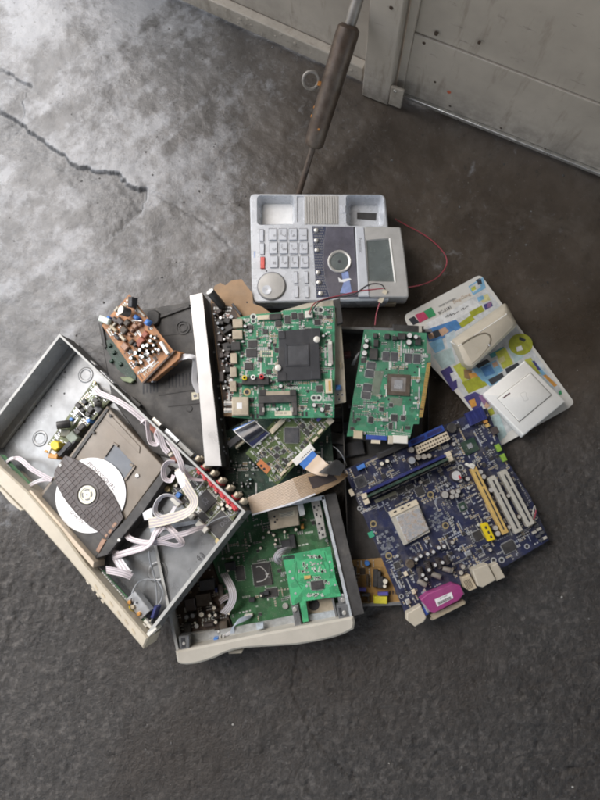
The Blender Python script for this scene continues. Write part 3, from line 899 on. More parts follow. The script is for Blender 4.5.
# ------------------------------------------------------------------ desk telephone
def make_phone():
    T = Thing('desk_telephone', 'silver corded desk telephone without handset, keypad and grey screen facing up', 'telephone',
              [(252, 302, .046), (385, 297, .050), (250, 194, .050)], drop=.042)
    H = .042
    T.crop(0, 0, 1)
    out = [T.pt(x, y, H) for x, y in ((249.7, 193.5), (385, 194.2), (388.5, 229), (389, 300), (252, 302.5))]
    body = MB(); body.prism(rounded(out, [.009, .008, .0, .004, .010]), 0, H, 0, .0022)
    o = T.part('body', body, G['phone'])
    T.crop(245, 185, 6.4)
    cuts = []
    def well(pts, depth, taper):
        raw = [T.pt(x, y, H) for x, y in pts]
        if sum(raw[i][0] * raw[(i + 1) % 4][1] - raw[(i + 1) % 4][0] * raw[i][1] for i in range(4)) < 0: raw.reverse()
        rad = .007 if taper > .001 else .0012
        top = rounded(raw, rad); bot = rounded(inset(raw, taper), rad * .8); up_ = rounded(inset(raw, -.001), rad)
        n = len(top); mb = MB()
        vs = [(p[0], p[1], H - depth) for p in bot] + [(p[0], p[1], H) for p in top] + [(p[0], p[1], H + .003) for p in up_]
        fs = [tuple(reversed(range(n))), tuple(2 * n + i for i in range(n))]
        for r in (0, 1):
            for i in range(n):
                j = (i + 1) % n; fs.append((r * n + i, r * n + j, (r + 1) * n + j, (r + 1) * n + i))
        mb.add(vs, fs); return mb
    cuts.append(well([(76, 66), (316, 66), (316, 256), (76, 256)], .022, .005))
    T.crop(325, 185, 6.4)
    cuts.append(well([(133, 62), (376, 64), (380, 262), (135, 262)], .024, .007))
    # shallow recess of the grille
    T.crop(245, 185, 6.4)
    cuts.append(well([(332, 72), (378, 72), (378, 238), (332, 238)], .0015, .0005))
    cut(o, cuts)
    def lb(name, pts, h0, h1, mat, **k): return T.ppoly(name, pts, h0, h1, mat, **k)
    lb('well_sticker', [(112, 104), (306, 90), (306, 250), (112, 252)], H - .0222, H - .0212, G['paper'])
    T.crop(325, 185, 6.4)
    lb('hook_tab', [(102, 132), (132, 132), (132, 176), (102, 176)], H - .002, H + .0014, G['key'], ch=.0004)
    lb('cord_slot', [(205, 174), (330, 180), (326, 226), (205, 216)], H - .0242, H - .0232, G['black'])
    # speaker grille: raised slats
    T.crop(0, 0, 1)
    mb = MB()
    for i in range(13):
        x = 306.2 + i * 2.55
        T.bx(mb, x, 210, 1.15, 27, H - .0004, H + .0011)
    T.part('speaker_grille', mb, G['phone2'], kind='stuff')
    T.ppoly('grille_bed', [(304.5, 195.6), (338.8, 195.6), (338.8, 224.6), (304.5, 224.6)], H - .001, H + .0002, G['phone2'])
    T.crop(245, 185, 6.4)
    digits = [['*', '7', '4', '1'], ['0', '8', '5', '2'], ['#', '9', '6', '3']]
    sub = [['', 'PQRS', 'GHI', ''], ['', 'TUV', 'JKL', 'ABC'], ['', 'WXYZ', 'MNO', 'DEF']]
    for r, y in enumerate((315, 402, 491)):
        for c, x in enumerate((178, 243, 308, 373)):
            xx = x + r * 4
            mb = MB(); T.bx(mb, xx, y, 48, 72, H - .001, H + .0026, 0, 0, .0007)
            kp = T.part('key', mb, G['key'])
            T.text('digit', digits[r][c], xx + 4, y + 8, 34, H + .0026, G['inkg'], -90, parent=kp)
            if sub[r][c]: T.text('letters', sub[r][c], xx - 12, y - 12, 14, H + .0026, G['inkg'], -90, parent=kp)
            T.ppoly('key_gap', [(xx - 27, y - 39), (xx + 27, y - 39), (xx + 27, y + 39), (xx - 27, y + 39)], H - .001, H + .00015, G['inkg'])
    for i, (y, nm) in enumerate(((322, 'key'), (408, 'key'), (497, 'key'))):
        mb = MB(); T.bx(mb, 107 + i * 3, y, 25, 72, H - .001, H + .0028, 0, 0, .0008)
        T.part('function_key', mb, G['redkey'] if i == 2 else G['key'], label='red function key' if i == 2 else None)
        T.ppoly('key_gap', [(92 + i * 3, y - 39), (123 + i * 3, y - 39), (123 + i * 3, y + 39), (92 + i * 3, y + 39)], H - .001, H + .00015, G['inkg'])
    for (x, y) in ((325, 592), (392, 590), (329, 682), (397, 682)):
        T.pbx('soft_key', x, y, 22, 72, H - .001, H + .0026, G['key'], ch=.0006)
        T.ppoly('key_gap', [(x - 13, y - 39), (x + 13, y - 39), (x + 13, y + 39), (x - 13, y + 39)], H - .001, H + .00015, G['inkg'])
    # navigation dial
    u, v = T.pt(170, 645, H + .003); R = T.L(84)
    mb = MB(); mb.lathe((u, v, 0), (0, 0, 1), [(R, H - .001), (R, H + .0018), (R * .94, H + .0032), (R * .5, H + .0040), (R * .05, H + .0042)], 40)
    dl = T.part('dial', mb, G['phone2'])
    mb = MB(); mb.lathe((u, v, 0), (0, 0, 1), [(R * 1.08, H - .001), (R * 1.08, H + .0004), (R * 1.0, H + .0004)], 40); T.part('dial_gap', mb, G['inkg'])
    u2, v2 = T.pt(140, 672, H + .003); r = T.L(29)
    mb = MB(); mb.lathe((u2, v2, 0), (0, 0, 1), [(r, H + .0025), (r, H + .0046), (r * .8, H + .0046), (r * .4, H + .0041), (r * .05, H + .0040)], 20); T.part('dial_dimple', mb, G['key'], parent=dl)
    mb = MB(); T.cyl(mb, 137, 550, 6, H - .001, H + .0003); T.part('microphone_hole', mb, G['ink'])
    T.text('printed_mark', 'Select', 62, 445, 17, H, G['bluel'], -90)
    # patterned strip with silver knobs
    T.crop(0, 0, 1)
    strip = [(312.2, 226.2), (326, 226.2), (323.6, 240), (322.8, 262), (325, 282), (329.5, 297), (316.5, 297.6)]
    T.ppoly('patterned_strip', strip, H - .001, H + .0006, G['navy'])
    mb = MB()
    for i in range(26):
        for j in range(5):
            x, y = 313.6 + j * 2.1 + i * .12, 228 + i * 2.65
            T.bx(mb, x + (1 if i % 2 else 0), y, 1.3, 1.5, H, H + .0009, 45)
    T.part('raised_pattern', mb, G['inkg'], kind='stuff')
    T.crop(245, 185, 6.4)
    for (x, y) in ((455, 288), (456, 353), (460, 415), (467, 558), (472, 622), (484, 692)):
        u, v = T.pt(x, y, H + .003); r = T.L(15)
        mb = MB(); mb.lathe((u, v, 0), (0, 0, 1), [(r, H), (r, H + .002), (r * .8, H + .0032), (r * .4, H + .0038), (r * .05, H + .004)], 16); T.part('knob', mb, G['silver'])
    T.crop(0, 0, 1)
    T.ppoly('smoked_panel', [(326.3, 226.2), (353.5, 226.6), (358.4, 297), (330, 297.4), (325.4, 282), (323.2, 262), (324, 240)], H - .001, H + .0012, G['gloss'], ch=.0004)
    T.crop(325, 185, 6.4)
    T.ppoly('peeled_sticker', [(104, 556), (148, 552), (172, 690), (150, 694), (96, 690), (118, 628)], H, H + .0015, M('pale blue peeled film', (.22, .30, .52), .35))
    T.ppoly('peeled_sticker', [(84, 588), (104, 606), (160, 596), (170, 604), (120, 622), (90, 620)], H, H + .0017, G['paper'])
    u, v = T.pt(92, 487, H + .004); r = T.L(66)
    ring = MB(); ring.lathe((u, v, 0), (0, 0, 1), [(r * 1.08, H + .0008), (r * 1.08, H + .0026), (r, H + .0036), (r * .86, H + .0030), (r * .82, H + .0012)], 36)
    T.part('ring', ring, G['silver'])
    gl_ = MB(); gl_.lathe((u, v, 0), (0, 0, 1), [(r * .86, H + .0008), (r * .84, H + .0018), (r * .3, H + .0021), (r * .02, H + .0022)], 30); lens = T.part('indicator_lens', gl_, G['lcd'])
    mb = MB(); mb.lathe((u, v, 0), (0, 0, 1), [(r * .13, H + .001), (r * .13, H + .0024)], 12); T.part('lens_dot', mb, G['ink'], parent=lens)
    # tilting display at the right
    T.ppoly('display_hinge', [(172, 268), (196, 268), (212, 716), (190, 718)], H - .003, H + .0002, G['plate'])
    T.ppoly('brand_strip', [(194, 268), (250, 266), (284, 712), (214, 714)], H - .008, H + .008, G['key'], ch=.0012)
    T.text('brand_lettering', 'Panasonic', 226, 385, 30, H + .008, G['inkg'], -86, squash=.8)
    hd = T.ppoly('display_housing', [(251, 266), (484, 268), (503, 390), (524, 560), (537, 706), (525, 718), (285, 716)], -.0005 + .012, H + .0075, G['phone2'], ch=.0016, r=.003)
    top = [T.pt(x, y, H + .0075) for x, y in ((262, 352), (418, 338), (454, 622), (276, 618))]
    if sum(top[i][0] * top[(i + 1) % 4][1] - top[(i + 1) % 4][0] * top[i][1] for i in range(4)) < 0: top.reverse()
    bot = inset(top, .0016); n = 4; up_ = inset(top, -.0004)
    mb = MB(); mb.add([(p[0], p[1], H + .0045) for p in bot] + [(p[0], p[1], H + .0075) for p in top] + [(p[0], p[1], H + .009) for p in up_],
                      [(3, 2, 1, 0), (8, 9, 10, 11)] + [(r_ * 4 + i, r_ * 4 + (i + 1) % 4, (r_ + 1) * 4 + (i + 1) % 4, (r_ + 1) * 4 + i) for r_ in (0, 1) for i in range(4)])
    cut(hd, [mb])
    T.ppoly('screen', [(264, 356), (414, 344), (448, 618), (278, 614)], H + .0035, H + .0049, G['lcd'])
    T.ppoly('screen_highlight', [(410, 340), (420, 336), (456, 624), (446, 624)], H + .0045, H + .0086, G['white'], ch=.0006)  # white strip put in for the highlight along the screen's right edge
    T.ppoly('base_foot', [(90, 724), (456, 732), (456, 760), (90, 756)], 0, .020, G['beiged'], ch=.001)
make_phone()

# ------------------------------------------------------------------ loose wires of the mainboard crossing the telephone
def loose_wire(name, label, cat, pts, r, mat, plug=None, extra=None):
    a = P(*pts[0]); e = bpy.data.objects.new(name, None); COL.objects.link(e); e.location = a
    e['label'] = label; e['category'] = cat
    q = [P(*p) - a for p in pts]
    mb = MB(); mb.tube(smooth_path(q, 8), r, 7)
    o = bpy.data.objects.new('wire_core', mb.mesh('wire_core', mat)); link(o, e)
    if plug:
        p0, p1 = P(*plug[0]) - a, P(*plug[1]) - a; d = (p1 - p0).normalized(); sd = d.cross(Vector((0, 0, 1))).normalized()
        mb = MB(); mb.box3((p0 + p1) / 2, d * ((p1 - p0).length / 2), sd * .0034, sd.cross(d) * .0024)
        o = bpy.data.objects.new('plug', mb.mesh('plug', G['cream'])); link(o, e)
    return e
loose_wire('red_wire', 'thin dark red wire looping from the telephone out over the floor', 'wire',
           [(309, 314, .094), (314, 304, .085), (325, 299, .066), (340, 295.5, .060), (360, 291, .058), (384, 288.5, .057), (405, 287.5, .054), (424, 284, .03), (438, 277, .014), (446, 266, .006), (446, 257, .004), (439, 247, .004), (426, 236, .003), (408, 226, .003), (395, 219, .003)], .00095, G['wred'])
loose_wire('black_wire', 'thin black wire lying beside the red one over the telephone, with a cream plug', 'wire',
           [(310, 315, .095), (318, 303, .085), (332, 298.5, .064), (347, 296, .060), (356, 293, .059), (366, 286, .058), (374, 283.5, .058), (382, 285, .058), (385, 290, .058)], .0009, G['wblk'],
           plug=((386, 290, .0585), (380, 302, .048)))
loose_wire('red_wire', 'short red wire hanging from the cream plug below the telephone', 'wire',
           [(380, 302, .047), (378, 308, .046), (376, 316, .044), (375, 325, .042)], .0009, G['wred'])

R_ = random.Random(11)
def board(T, pts, mat, th=.0016, name='circuit_board', holes=()):
    q = [T.pt(x, y, 0) for x, y in pts]
    mb = MB(); mb.prism(q, -th, 0); T.part(name, mb, mat)
    return q

def ringhole(T, x, y, r, mat=None, name='mount_hole', ro=1.7):
    u, v = T.pt(x, y, 0); R = T.L(r)
    mb = MB(); mb.lathe((u, v, 0), (0, 0, 1), [(R * ro, -.0002), (R * ro, .00025), (R, .00025), (R * .95, .0001)], 16, ms=[0, 0, 1])
    T.occ.append((u, v, R * ro, R * ro))
    T.part(name, mb, [mat or G['gold'], G['ink']])

# ------------------------------------------------------------------ television main board
def make_tv():
    T = Thing('television_board', 'large green circuit board with black heat plate, lying right below the telephone', 'circuit board',
              [(235, 417, .088), (334, 417, .080), (237, 317, .088)])
    T.crop(225, 300, 5)
    q = board(T, [(60, 90), (140, 72), (285, 60), (290, 52), (400, 44), (430, 34), (548, 30), (550, 300), (546, 588), (330, 590), (120, 594), (98, 592), (36, 585), (48, 330)], G['pcb_tv'])
    # heat plate
    mb = MB(); T.poly(mb, [(268, 155), (432, 142), (446, 140), (474, 140), (478, 205), (470, 210), (474, 345), (480, 352), (482, 394), (300, 404), (262, 410), (262, 322), (268, 318)], .003, .0075, 0, .0006)
    hp = T.part('heat_plate', mb, G['plate'])
    ring = MB()
    for (x, y, w, l) in ((362, 222, 118, 9), (362, 326, 118, 9), (308, 274, 9, 112), (418, 274, 9, 112)): T.bx(ring, x, y, w, l, .0070, .0086, 2, 0, .0004)
    T.part('raised_frame', ring, G['plate'], parent=hp)
    T.ppoly('recess', [(314, 228), (412, 224), (414, 320), (314, 324)], .006, .0078, G['platei'], parent=hp)
    for (x, y, w, l) in ((455, 165, 42, 50), (286, 385, 44, 36), (454, 374, 46, 40), (284, 175, 34, 38)): T.pbx('corner_step', x, y, w, l, .006, .0085, G['plate'], 2, .0004, parent=hp)
    for (x, y, r) in ((459, 196, 16), (265, 338, 16)):
        u, v = T.pt(x, y, .011); R = T.L(r); mb = MB(); mb.lathe((u, v, 0), (0, 0, 1), [(R, .006), (R, .0105), (R * .7, .0115), (R * .2, .0118)], 18); T.part('push_pin', mb, G['white2'])
    # sockets along the left edge
    for (x, y, w, l, m, nm) in ((63, 115, 50, 46, 'tin', 'hdmi_socket'), (62, 172, 50, 46, 'tin', 'hdmi_socket'), (44, 291, 32, 52, 'tin', 'usb_socket'), (42, 359, 32, 50, 'tin', 'usb_socket'), (40, 431, 32, 52, 'tin', 'usb_socket')):
        mb = MB(); T.bx(mb, x, y, w, l, 0, .007, 3, 0, .0006)
        T.bx(mb, x - w * .1, y, w * .35, l * .2, .0065, .0074, 3); T.bx(mb, x + w * .22, y + l * .2, w * .2, l * .12, .0065, .0073, 3)
        T.part(nm, mb, G[m])
    T.pbx('audio_jack', 54, 229, 44, 44, 0, .008, G['black'], 3, .0006); 
    mb = MB(); u, v = T.pt(30, 229, .004); mb.lathe((u, v, .004), (-1, 0, 0), [(.0034, -.001), (.0034, .006), (.002, .006), (.002, .004)], 14); T.part('jack_barrel', mb, G['black'])
    tb = T.pbx('tuner', 76, 530, 82, 92, 0, .012, G['tin'], 1, .0012)
    T.pbx('tuner_label', 72, 528, 26, 30, .0118, .0121, G['paper'], 1, 0, parent=tb)
    for (x, y) in ((30, 516), (30, 552)):
        u, v = T.pt(x + 10, y, .007); mb = MB(); mb.lathe((u, v, .0065), (-1, 0, 0), [(.0036, 0), (.0036, .010), (.0042, .0102), (.0042, .0125), (.0018, .0125), (.0018, .010)], 16); T.part('aerial_socket', mb, G['silver'])
    rc = T.pbx('phono_block', 152, 402, 134, 40, 0, .009, G['black'], 0, .0005)
    for (x, y, m) in ((97, 388, 'yellow'), (140, 385, 'white'), (182, 382, 'red')):
        u, v = T.pt(x, y, .013); R = T.L(12); mb = MB(); mb.lathe((u, v, 0), (0, 0, 1), [(R, .008), (R, .0125), (R * .55, .0128), (R * .5, .010)], 16, ms=[0, 0, 1]); T.part('phono_socket', mb, [G[m], G['ink']], parent=rc)
    # card slot
    mb = MB(); T.bx(mb, 262, 490, 192, 46, 0, .0065, 2, 0, .0005); sl = T.part('card_slot', mb, G['black2'])
    T.pbx('slot_strip', 270, 465, 140, 20, .003, .0072, G['tin'], 2, .0003, parent=sl)
    for x in (182, 347): T.pbx('slot_arm', x, 535, 26, 80, 0, .0055, G['black2'], 2, .0004, parent=sl)
    for x in (188, 340): T.pbx('slot_block', x, 462, 32, 30, 0, .008, G['black'], 2, .0004, parent=sl)
    for x in (192, 336): T.pbx('slot_clip', x, 548, 9, 22, .004, .0066, G['silver'], 2, 0, parent=sl)
    for (x, y, w, l) in ((142, 582, 11, 22), (163, 580, 11, 22), (388, 570, 11, 26), (408, 570, 11, 26)): T.pbx('board_slot', x, y, w, l, -.0003, .0001, G['ink'], 2, 0)
    T.pbx('white_label', 295, 566, 92, 24, 0, .0002, G['label'], 1, 0)
    T.text('label_print', '50138 B2', 280, 566, 15, .0002, G['inkg'], 1)
    T.pbx('pale_connector', 192, 86, 60, 22, 0, .005, G['cream'], 4, .0004); T.pbx('ribbon_connector', 252, 82, 60, 30, 0, .005, G['black'], 3, .0004)
    wc = T.pbx('wire_connector', 420, 70, 38, 36, 0, .006, G['white2'], 6, .0005)
    T.pbx('lvds_connector', 527, 268, 22, 108, 0, .004, G['silver'], 2, .0003); T.pbx('pale_connector', 520, 430, 34, 72, 0, .006, G['cream'], 2, .0005)
    T.pbx('connector_slot', 524, 430, 12, 52, .0058, .0062, G['tanp'], 2, 0)
    for (x, y) in ((526, 214), (524, 322)): T.pbx('connector_ear', x, y, 18, 16, 0, .0048, G['white2'], 2, .0002)
    for (x, y, w, l) in ((138, 218, 44, 36), (132, 264, 54, 42), (118, 330, 42, 36), (472, 442, 30, 30), (462, 110, 30, 26), (312, 96, 26, 38), (345, 78, 26, 30), (380, 80, 26, 30), (266, 118, 30, 26), (124, 136, 30, 22)):
        leads_chip(T, 'chip', x, y, w, l, .0022, G['chip'], 2, 7)
    for (x, y, r, m) in ((100, 130, 9, 'alu'), (278, 430, 11, 'alu'), (446, 525, 12, 'alu'), (485, 547, 13, 'alu'), (320, 420, 9, 'black'), (492, 178, 8, 'alu'), (506, 168, 7, 'alu')): T.pcap(x, y, r, .006, G['black'], G[m])
    ringhole(T, 110, 460, 11, G['gold']); ringhole(T, 445, 489, 9, G['smd_w'], ro=1.9); ringhole(T, 468, 489, 9, G['smd_w'], ro=1.9); ringhole(T, 142, 84, 10, G['smd_w']); ringhole(T, 142, 106, 8, G['smd_w']); ringhole(T, 478, 50, 11, G['smd_w']); ringhole(T, 456, 48, 9, G['smd_w'])
    mb = MB()
    for i in range(6):
        for y in (256, 280):
            T.bx(mb, 185 + i * 9, y, 6, 10, 0, .00015, 2)
    for x, y in ((180, 268), (235, 268)): T.bx(mb, x, y, 8, 34, 0, .00015, 2)
    T.part('empty_footprint', mb, G['label'], kind='stuff')
    scatter(T, q, 850, R_, dark=.22)
    return T
make_tv()

# ------------------------------------------------------------------ graphics card
def make_gpu():
    T = Thing('graphics_card', 'green graphics card with bare processor and gold edge contacts, right of the large green board', 'graphics card',
              [(347, 436, .052), (411, 438, .054), (364, 329, .058)])
    T.crop(330, 310, 5.4545)
    q = board(T, [(186, 105), (527, 125), (527, 236), (550, 240), (548, 282), (528, 284), (500, 586), (488, 588), (484, 622), (455, 622), (436, 700), (180, 690), (92, 688), (112, 560), (150, 330)], G['pcb_gpu'])
    T.ppoly('gold_contacts', [(529, 288), (551, 286), (506, 584), (484, 586)], -.0012, .0003, G['goldf'])
    mb = MB()
    for i in range(24):
        t = (i + .5) / 24; x = 540 + (495 - 540) * t; y = 290 + (584 - 290) * t
        T.bx(mb, x, y, 20, 1.0, .0002, .00042, -8)
    T.part('contact_gaps', mb, G['pcb_gpu'], kind='stuff')
    T.pbx('board_notch', 495, 540, 22, 10, .0003, .0006, G['ink'], -8, 0)
    c = T.pbx('processor_carrier', 375, 408, 124, 116, 0, .0022, G['brownchip'], -3, .0002)
    T.pbx('processor_die', 374, 406, 46, 46, .0020, .0030, G['die'], -3, .0001, parent=c)
    T.pbx('carrier_frame', 374, 406, 78, 76, .0020, .0024, M('dull grey film', (.20, .18, .165), .5), -3, 0, parent=c)
    mr = [(305, 252), (350, 255), (428, 262), (474, 265)]
    for x, y in mr: leads_chip(T, 'memory_chip', x, y, 38, 48, .0013, G['chipg'], -4, 8)
    for x, y in ((224, 303), (216, 347), (204, 423), (197, 465)): leads_chip(T, 'memory_chip', x, y, 46, 38, .0013, G['chipg'], -7, 8)
    for x, y, r in ((200, 167, 12), (195, 197, 16), (188, 234, 16), (435, 138, 16), (469, 146, 13), (431, 175, 16)): T.pcap(x, y, r, .009, G['black'], G['alu'])
    for x, y, w, l in ((238, 240, 46, 62), (252, 180, 26, 40), (248, 138, 24, 26), (392, 142, 44, 34), (354, 152, 26, 22), (312, 142, 26, 30), (482, 170, 30, 40)): T.pbx('power_coil', x, y, w, l, 0, .006, G['black'], -3, .0008)
    film = M('grey thermal film', (.13, .17, .125), .55, 0, .2, 90, .2)
    T.ppoly('film_strip', [(240, 330), (295, 334), (265, 470), (222, 465)], 0, .0002, film); T.ppoly('film_strip', [(330, 475), (398, 482), (388, 524), (322, 516)], 0, .0002, film)
    for x, y in ((308, 322), (420, 320), (462, 340), (478, 310), (282, 470), (262, 498), (320, 488), (438, 490)):
        mb = MB(); T.cyl(mb, x, y, 6, -.0003, .0002, 0, 10); T.part('hole', mb, G['ink'])
    for x, y, w, l in ((222, 598, 26, 32), (350, 588, 34, 36), (330, 632, 18, 34), (280, 540, 22, 20), (332, 518, 20, 18), (398, 588, 24, 26)): leads_chip(T, 'chip', x, y, w, l, .0016, G['chip'], -4, 5)
    T.pbx('crystal', 303, 598, 36, 18, 0, .003, G['silver'], -3, .001)
    T.pbx('video_socket', 154, 680, 50, 42, 0, .008, G['beiged'], -3, .0008); v = T.pbx('video_port', 254, 696, 112, 24, 0, .007, G['bluep'], -3, .0005)
    T.pbx('port_shell', 250, 716, 50, 24, 0, .006, G['cream'], -3, .0006); T.pbx('digital_port', 384, 706, 80, 42, 0, .009, G['white2'], -3, .0008); T.pbx('digital_port_ear', 332, 708, 26, 44, 0, .009, G['beige'], -3, .0008)
    mb = MB()
    for k, (x0, x1_, y0, y1_) in enumerate(((205, 298, 665, 672), (352, 436, 660, 674))):
        for i in range(11):
            for j in (0, 12): T.bx(mb, x0 + (x1_ - x0) * i / 10, y0 + j + (y1_ - y0) * i / 10, 4.5, 6, 0, .0004, -4)
    T.part('solder_pins', mb, G['smd_s'], kind='stuff')
    scatter(T, q, 330, R_, dark=.3)
make_gpu()

# ------------------------------------------------------------------ timing controller board with its flat cables
def make_tcon():
    T = Thing('timing_board', 'olive green circuit board set cornerwise under the large green board', 'circuit board',
              [(245.6, 453, .066), (276.6, 485, .060), (303, 392, .072)])
    T.crop(225, 410, 4.615)
    q = board(T, [(95, 200), (240, 348), (505, 45), (478, 10), (440, -40), (345, -90)], G['pcb_tc'])
    leads_chip(T, 'timing_chip', 308, 116, 66, 68, .0022, G['chipg'], 0, 16)
    T.pbx('ribbon_socket', 240, 74, 84, 22, 0, .0042, G['cream'], 45, .0003); T.pbx('ribbon_lid', 252, 66, 84, 9, .001, .0046, G['beige'], 45, .0002)
    o = T.ppoly('orange_pad', [(165, 226), (213, 268), (192, 296), (146, 250)], 0, .0006, G['orpad'])
    for x, y in ((167, 258), (181, 272)):
        mb = MB(); T.cyl(mb, x, y, 7, 0.0003, .0009, 0, 12); T.part('pad_hole', mb, G['ink'], parent=o)
    T.pbx('white_socket', 236, 130, 14, 15, 0, .002, G['white2'], 45, .0002); T.pbx('white_socket', 163, 188, 9, 9, 0, .002, G['white2'], 45, .0002)
    for x, y, l, w in ((440, 100, 30, 12), (416, 134, 30, 12), (304, 244, 40, 12), (268, 290, 36, 12)): T.pbx('edge_socket', x, y, w, l, 0, .003, G['cream'], None, .0003)
    T.pbx('edge_socket', 484, 50, 30, 30, 0, .003, G['beige'], None, .0003); T.pbx('edge_socket', 432, 42, 22, 14, 0, .003, G['violet'], 45, .0003)
    for x, y, w, l in ((240, 178, 20, 20), (238, 212, 22, 22), (270, 190, 16, 20), (282, 236, 20, 16), (240, 262, 20, 16), (180, 200, 16, 12), (395, 80, 20, 18), (356, 170, 16, 16)): leads_chip(T, 'chip', x, y, w, l, .0014, G['chip'], None, 4)
    scatter(T, q, 420, R_, dark=.35)
    # plug that holds the striped cable
    T.ppoly('cable_frame', [(309, 234), (394, 153), (417, 184), (330, 258)], .001, .0055, G['white'], ch=.0004)
    mb = MB()
    for i in range(7): T.bx(mb, 352 + i * 7.5, 226 - i * 7.2, 5, 5, .0050, .0057, 45)
    T.part('frame_holes', mb, G['ink'], kind='stuff')
    T.ppoly('blue_stiffener', [(344, 250), (404, 188), (428, 208), (366, 274)], .002, .0060, G['bluel'], ch=.0002)
    return T
make_tcon()

def world_ribbon(name, label, cat, pts, widths, ribs, mat, twist=None, th=.0005, extra=None, pname='cable'):
    a = P(*pts[0]); e = bpy.data.objects.new(name, None); COL.objects.link(e); e.location = a
    e['label'] = label; e['category'] = cat
    k = 7
    q = smooth_path([P(*p) - a for p in pts], k)
    n = len(pts)
    def interp(arr):
        out = []
        for i in range(n - 1):
            for j in range(k): out.append(arr[i] * (1 - j / k) + arr[i + 1] * j / k)
        return out + [arr[-1]]
    ws = interp(widths) if isinstance(widths, (list, tuple)) else widths
    tw = interp(twist) if twist else None
    mb = MB(); mb.ribbon(q, ws, ribs, th, 0, tw)
    o = bpy.data.objects.new(pname, mb.mesh(pname, mat)); link(o, e)
    return e, a, q
def patch(e, a, pts, mat, name, th=.0004):
    """thin sheet part from four (px, py, z) corners, given real thickness"""
    q = [P(*p) - a for p in pts]; n = len(q)
    nn = (q[1] - q[0]).cross(q[2] - q[0]).normalized()
    if nn.z < 0: nn = -nn
    mb = MB(); mb.add([v for v in q] + [v + nn * th for v in q], [tuple(range(n)), tuple(n + i for i in reversed(range(n)))] + [(i, (i + 1) % n, n + (i + 1) % n, n + i) for i in range(n)])
    o = bpy.data.objects.new(name, mb.mesh(name, mat, 0)); link(o, e); return o

Q = lambda x, y, z: (225 + x / 4.615, 410 + y / 4.615, z)
# short glossy black cable with blue ends
e, a, q = world_ribbon('black_flat_cable', 'short glossy black flat cable with blue ends between the silver bar and the olive board', 'flat cable',
    [Q(60, 108, .070), Q(84, 90, .078), Q(118, 106, .081), Q(150, 138, .077), Q(168, 158, .071)], [.0235, .0235, .0235, .0235, .0235], 1, G['ffcb'], twist=[-8, -4, 0, 4, 6], th=.0004) if False else (None, None, None)
def sheet_cable(name, label, cat, rails, mat, edge=None, ends=None, th=.0005):
    """flat cable lofted between two edge rails of (px,py,z) points"""
    L0, L1 = rails
    a = P(*L0[0]); e = bpy.data.objects.new(name, None); COL.objects.link(e); e.location = a
    e['label'] = label; e['category'] = cat
    A = smooth_path([P(*p) - a for p in L0], 8); B = smooth_path([P(*p) - a for p in L1], 8)
    def strip(f0, f1, t0, t1, m, nm, lift, ribs=1, thick=th):
        i0, i1 = int(t0 * (len(A) - 1)), int(t1 * (len(A) - 1))
        vs = []; cols = 2 * ribs + 1; rows = i1 - i0 + 1
        for i in range(i0, i1 + 1):
            ac = (B[i] - A[i]); al = (A[min(i + 1, len(A) - 1)] - A[max(i - 1, 0)])
            nn = ac.cross(al).normalized()
            if nn.z < 0: nn = -nn
            for j in range(cols):
                f = f0 + (f1 - f0) * j / (cols - 1)
                hh = lift + (thick if (j % 2 or ribs == 1) else thick * .35)
                vs.append(A[i] + ac * f + nn * hh)
            for j in range(cols):
                f = f0 + (f1 - f0) * j / (cols - 1)
                vs.append(A[i] + ac * f + nn * (lift - .0001))
        fs = []; W = 2 * cols
        for i in range(rows - 1):
            o_ = i * W; p_ = o_ + W
            for j in range(cols - 1):
                fs.append((o_ + j, o_ + j + 1, p_ + j + 1, p_ + j)); fs.append((o_ + cols + j, p_ + cols + j, p_ + cols + j + 1, o_ + cols + j + 1))
            fs.append((o_, p_, p_ + cols, o_ + cols)); fs.append((o_ + cols - 1, o_ + W - 1, p_ + W - 1, p_ + cols - 1))
        for o_ in (0, (rows - 1) * W):
            for j in range(cols - 1): fs.append((o_ + j, o_ + cols + j, o_ + cols + j + 1, o_ + j + 1))
        mb = MB(); mb.add(vs, fs)
        o = bpy.data.objects.new(nm, mb.mesh(nm, m)); link(o, e); return o
    return e, strip
e, st = sheet_cable('black_flat_cable', 'short glossy black flat cable with blue end, between the silver bar and the olive board', 'flat cable',
    ([Q(36, 92, .072), Q(60, 116, .079), Q(92, 142, .081), Q(130, 176, .069)], [Q(136, 46, .074), Q(156, 66, .081), Q(182, 88, .081), Q(207, 106, .069)]), G['ffcb'])
st(0, 1, .0, 1, G['ffcb'], 'black_film', 0, 1); st(0, 1, 0, .12, G['bluel'], 'blue_end', .0005, 1); st(0, 1, .12, .15, G['white'], 'white_edge', .0005, 1); st(0, 1, .93, 1, G['white'], 'white_edge', .0005, 1); st(0, 1, .83, .93, G['navyp'], 'blue_end', .0005, 1)
st(0, .02, .15, .93, G['white'], 'white_edge', .0005, 1); st(.98, 1, .15, .93, G['white'], 'white_edge', .0005, 1)
# wide tan cable arching from the player across to the main board
e, st = sheet_cable('wide_flat_cable', 'wide tan flat cable with a dark patch, arching over to the blue board', 'flat cable',
    ([Q(104, 404, .066), Q(180, 372, .074), Q(262, 338, .078), (*Q(340, 306, 0)[:2], .080), Q(410, 288, .078), Q(480, 286, .07), Q(566, 296, .060)],
     [Q(126, 486, .056), Q(210, 462, .066), Q(300, 436, .072), Q(384, 404, .074), Q(450, 376, .072), Q(520, 340, .066), Q(568, 302, .059)]), G['ffc'])
st(0, .93, 0, .45, G['ffcw'], 'cable_band', 0, 14, .0009); st(0, .93, .45, 1, G['ffc'], 'cable_band', 0, 14, .0009); st(.93, 1.0, 0, .6, G['cablew'], 'cable_edge', 0.0002, 1); st(.93, 1.0, .6, 1, G['ffc'], 'cable_edge', 0, 1)
st(.16, .72, .60, .86, G['clamp'], 'dark_patch', .0006, 1)
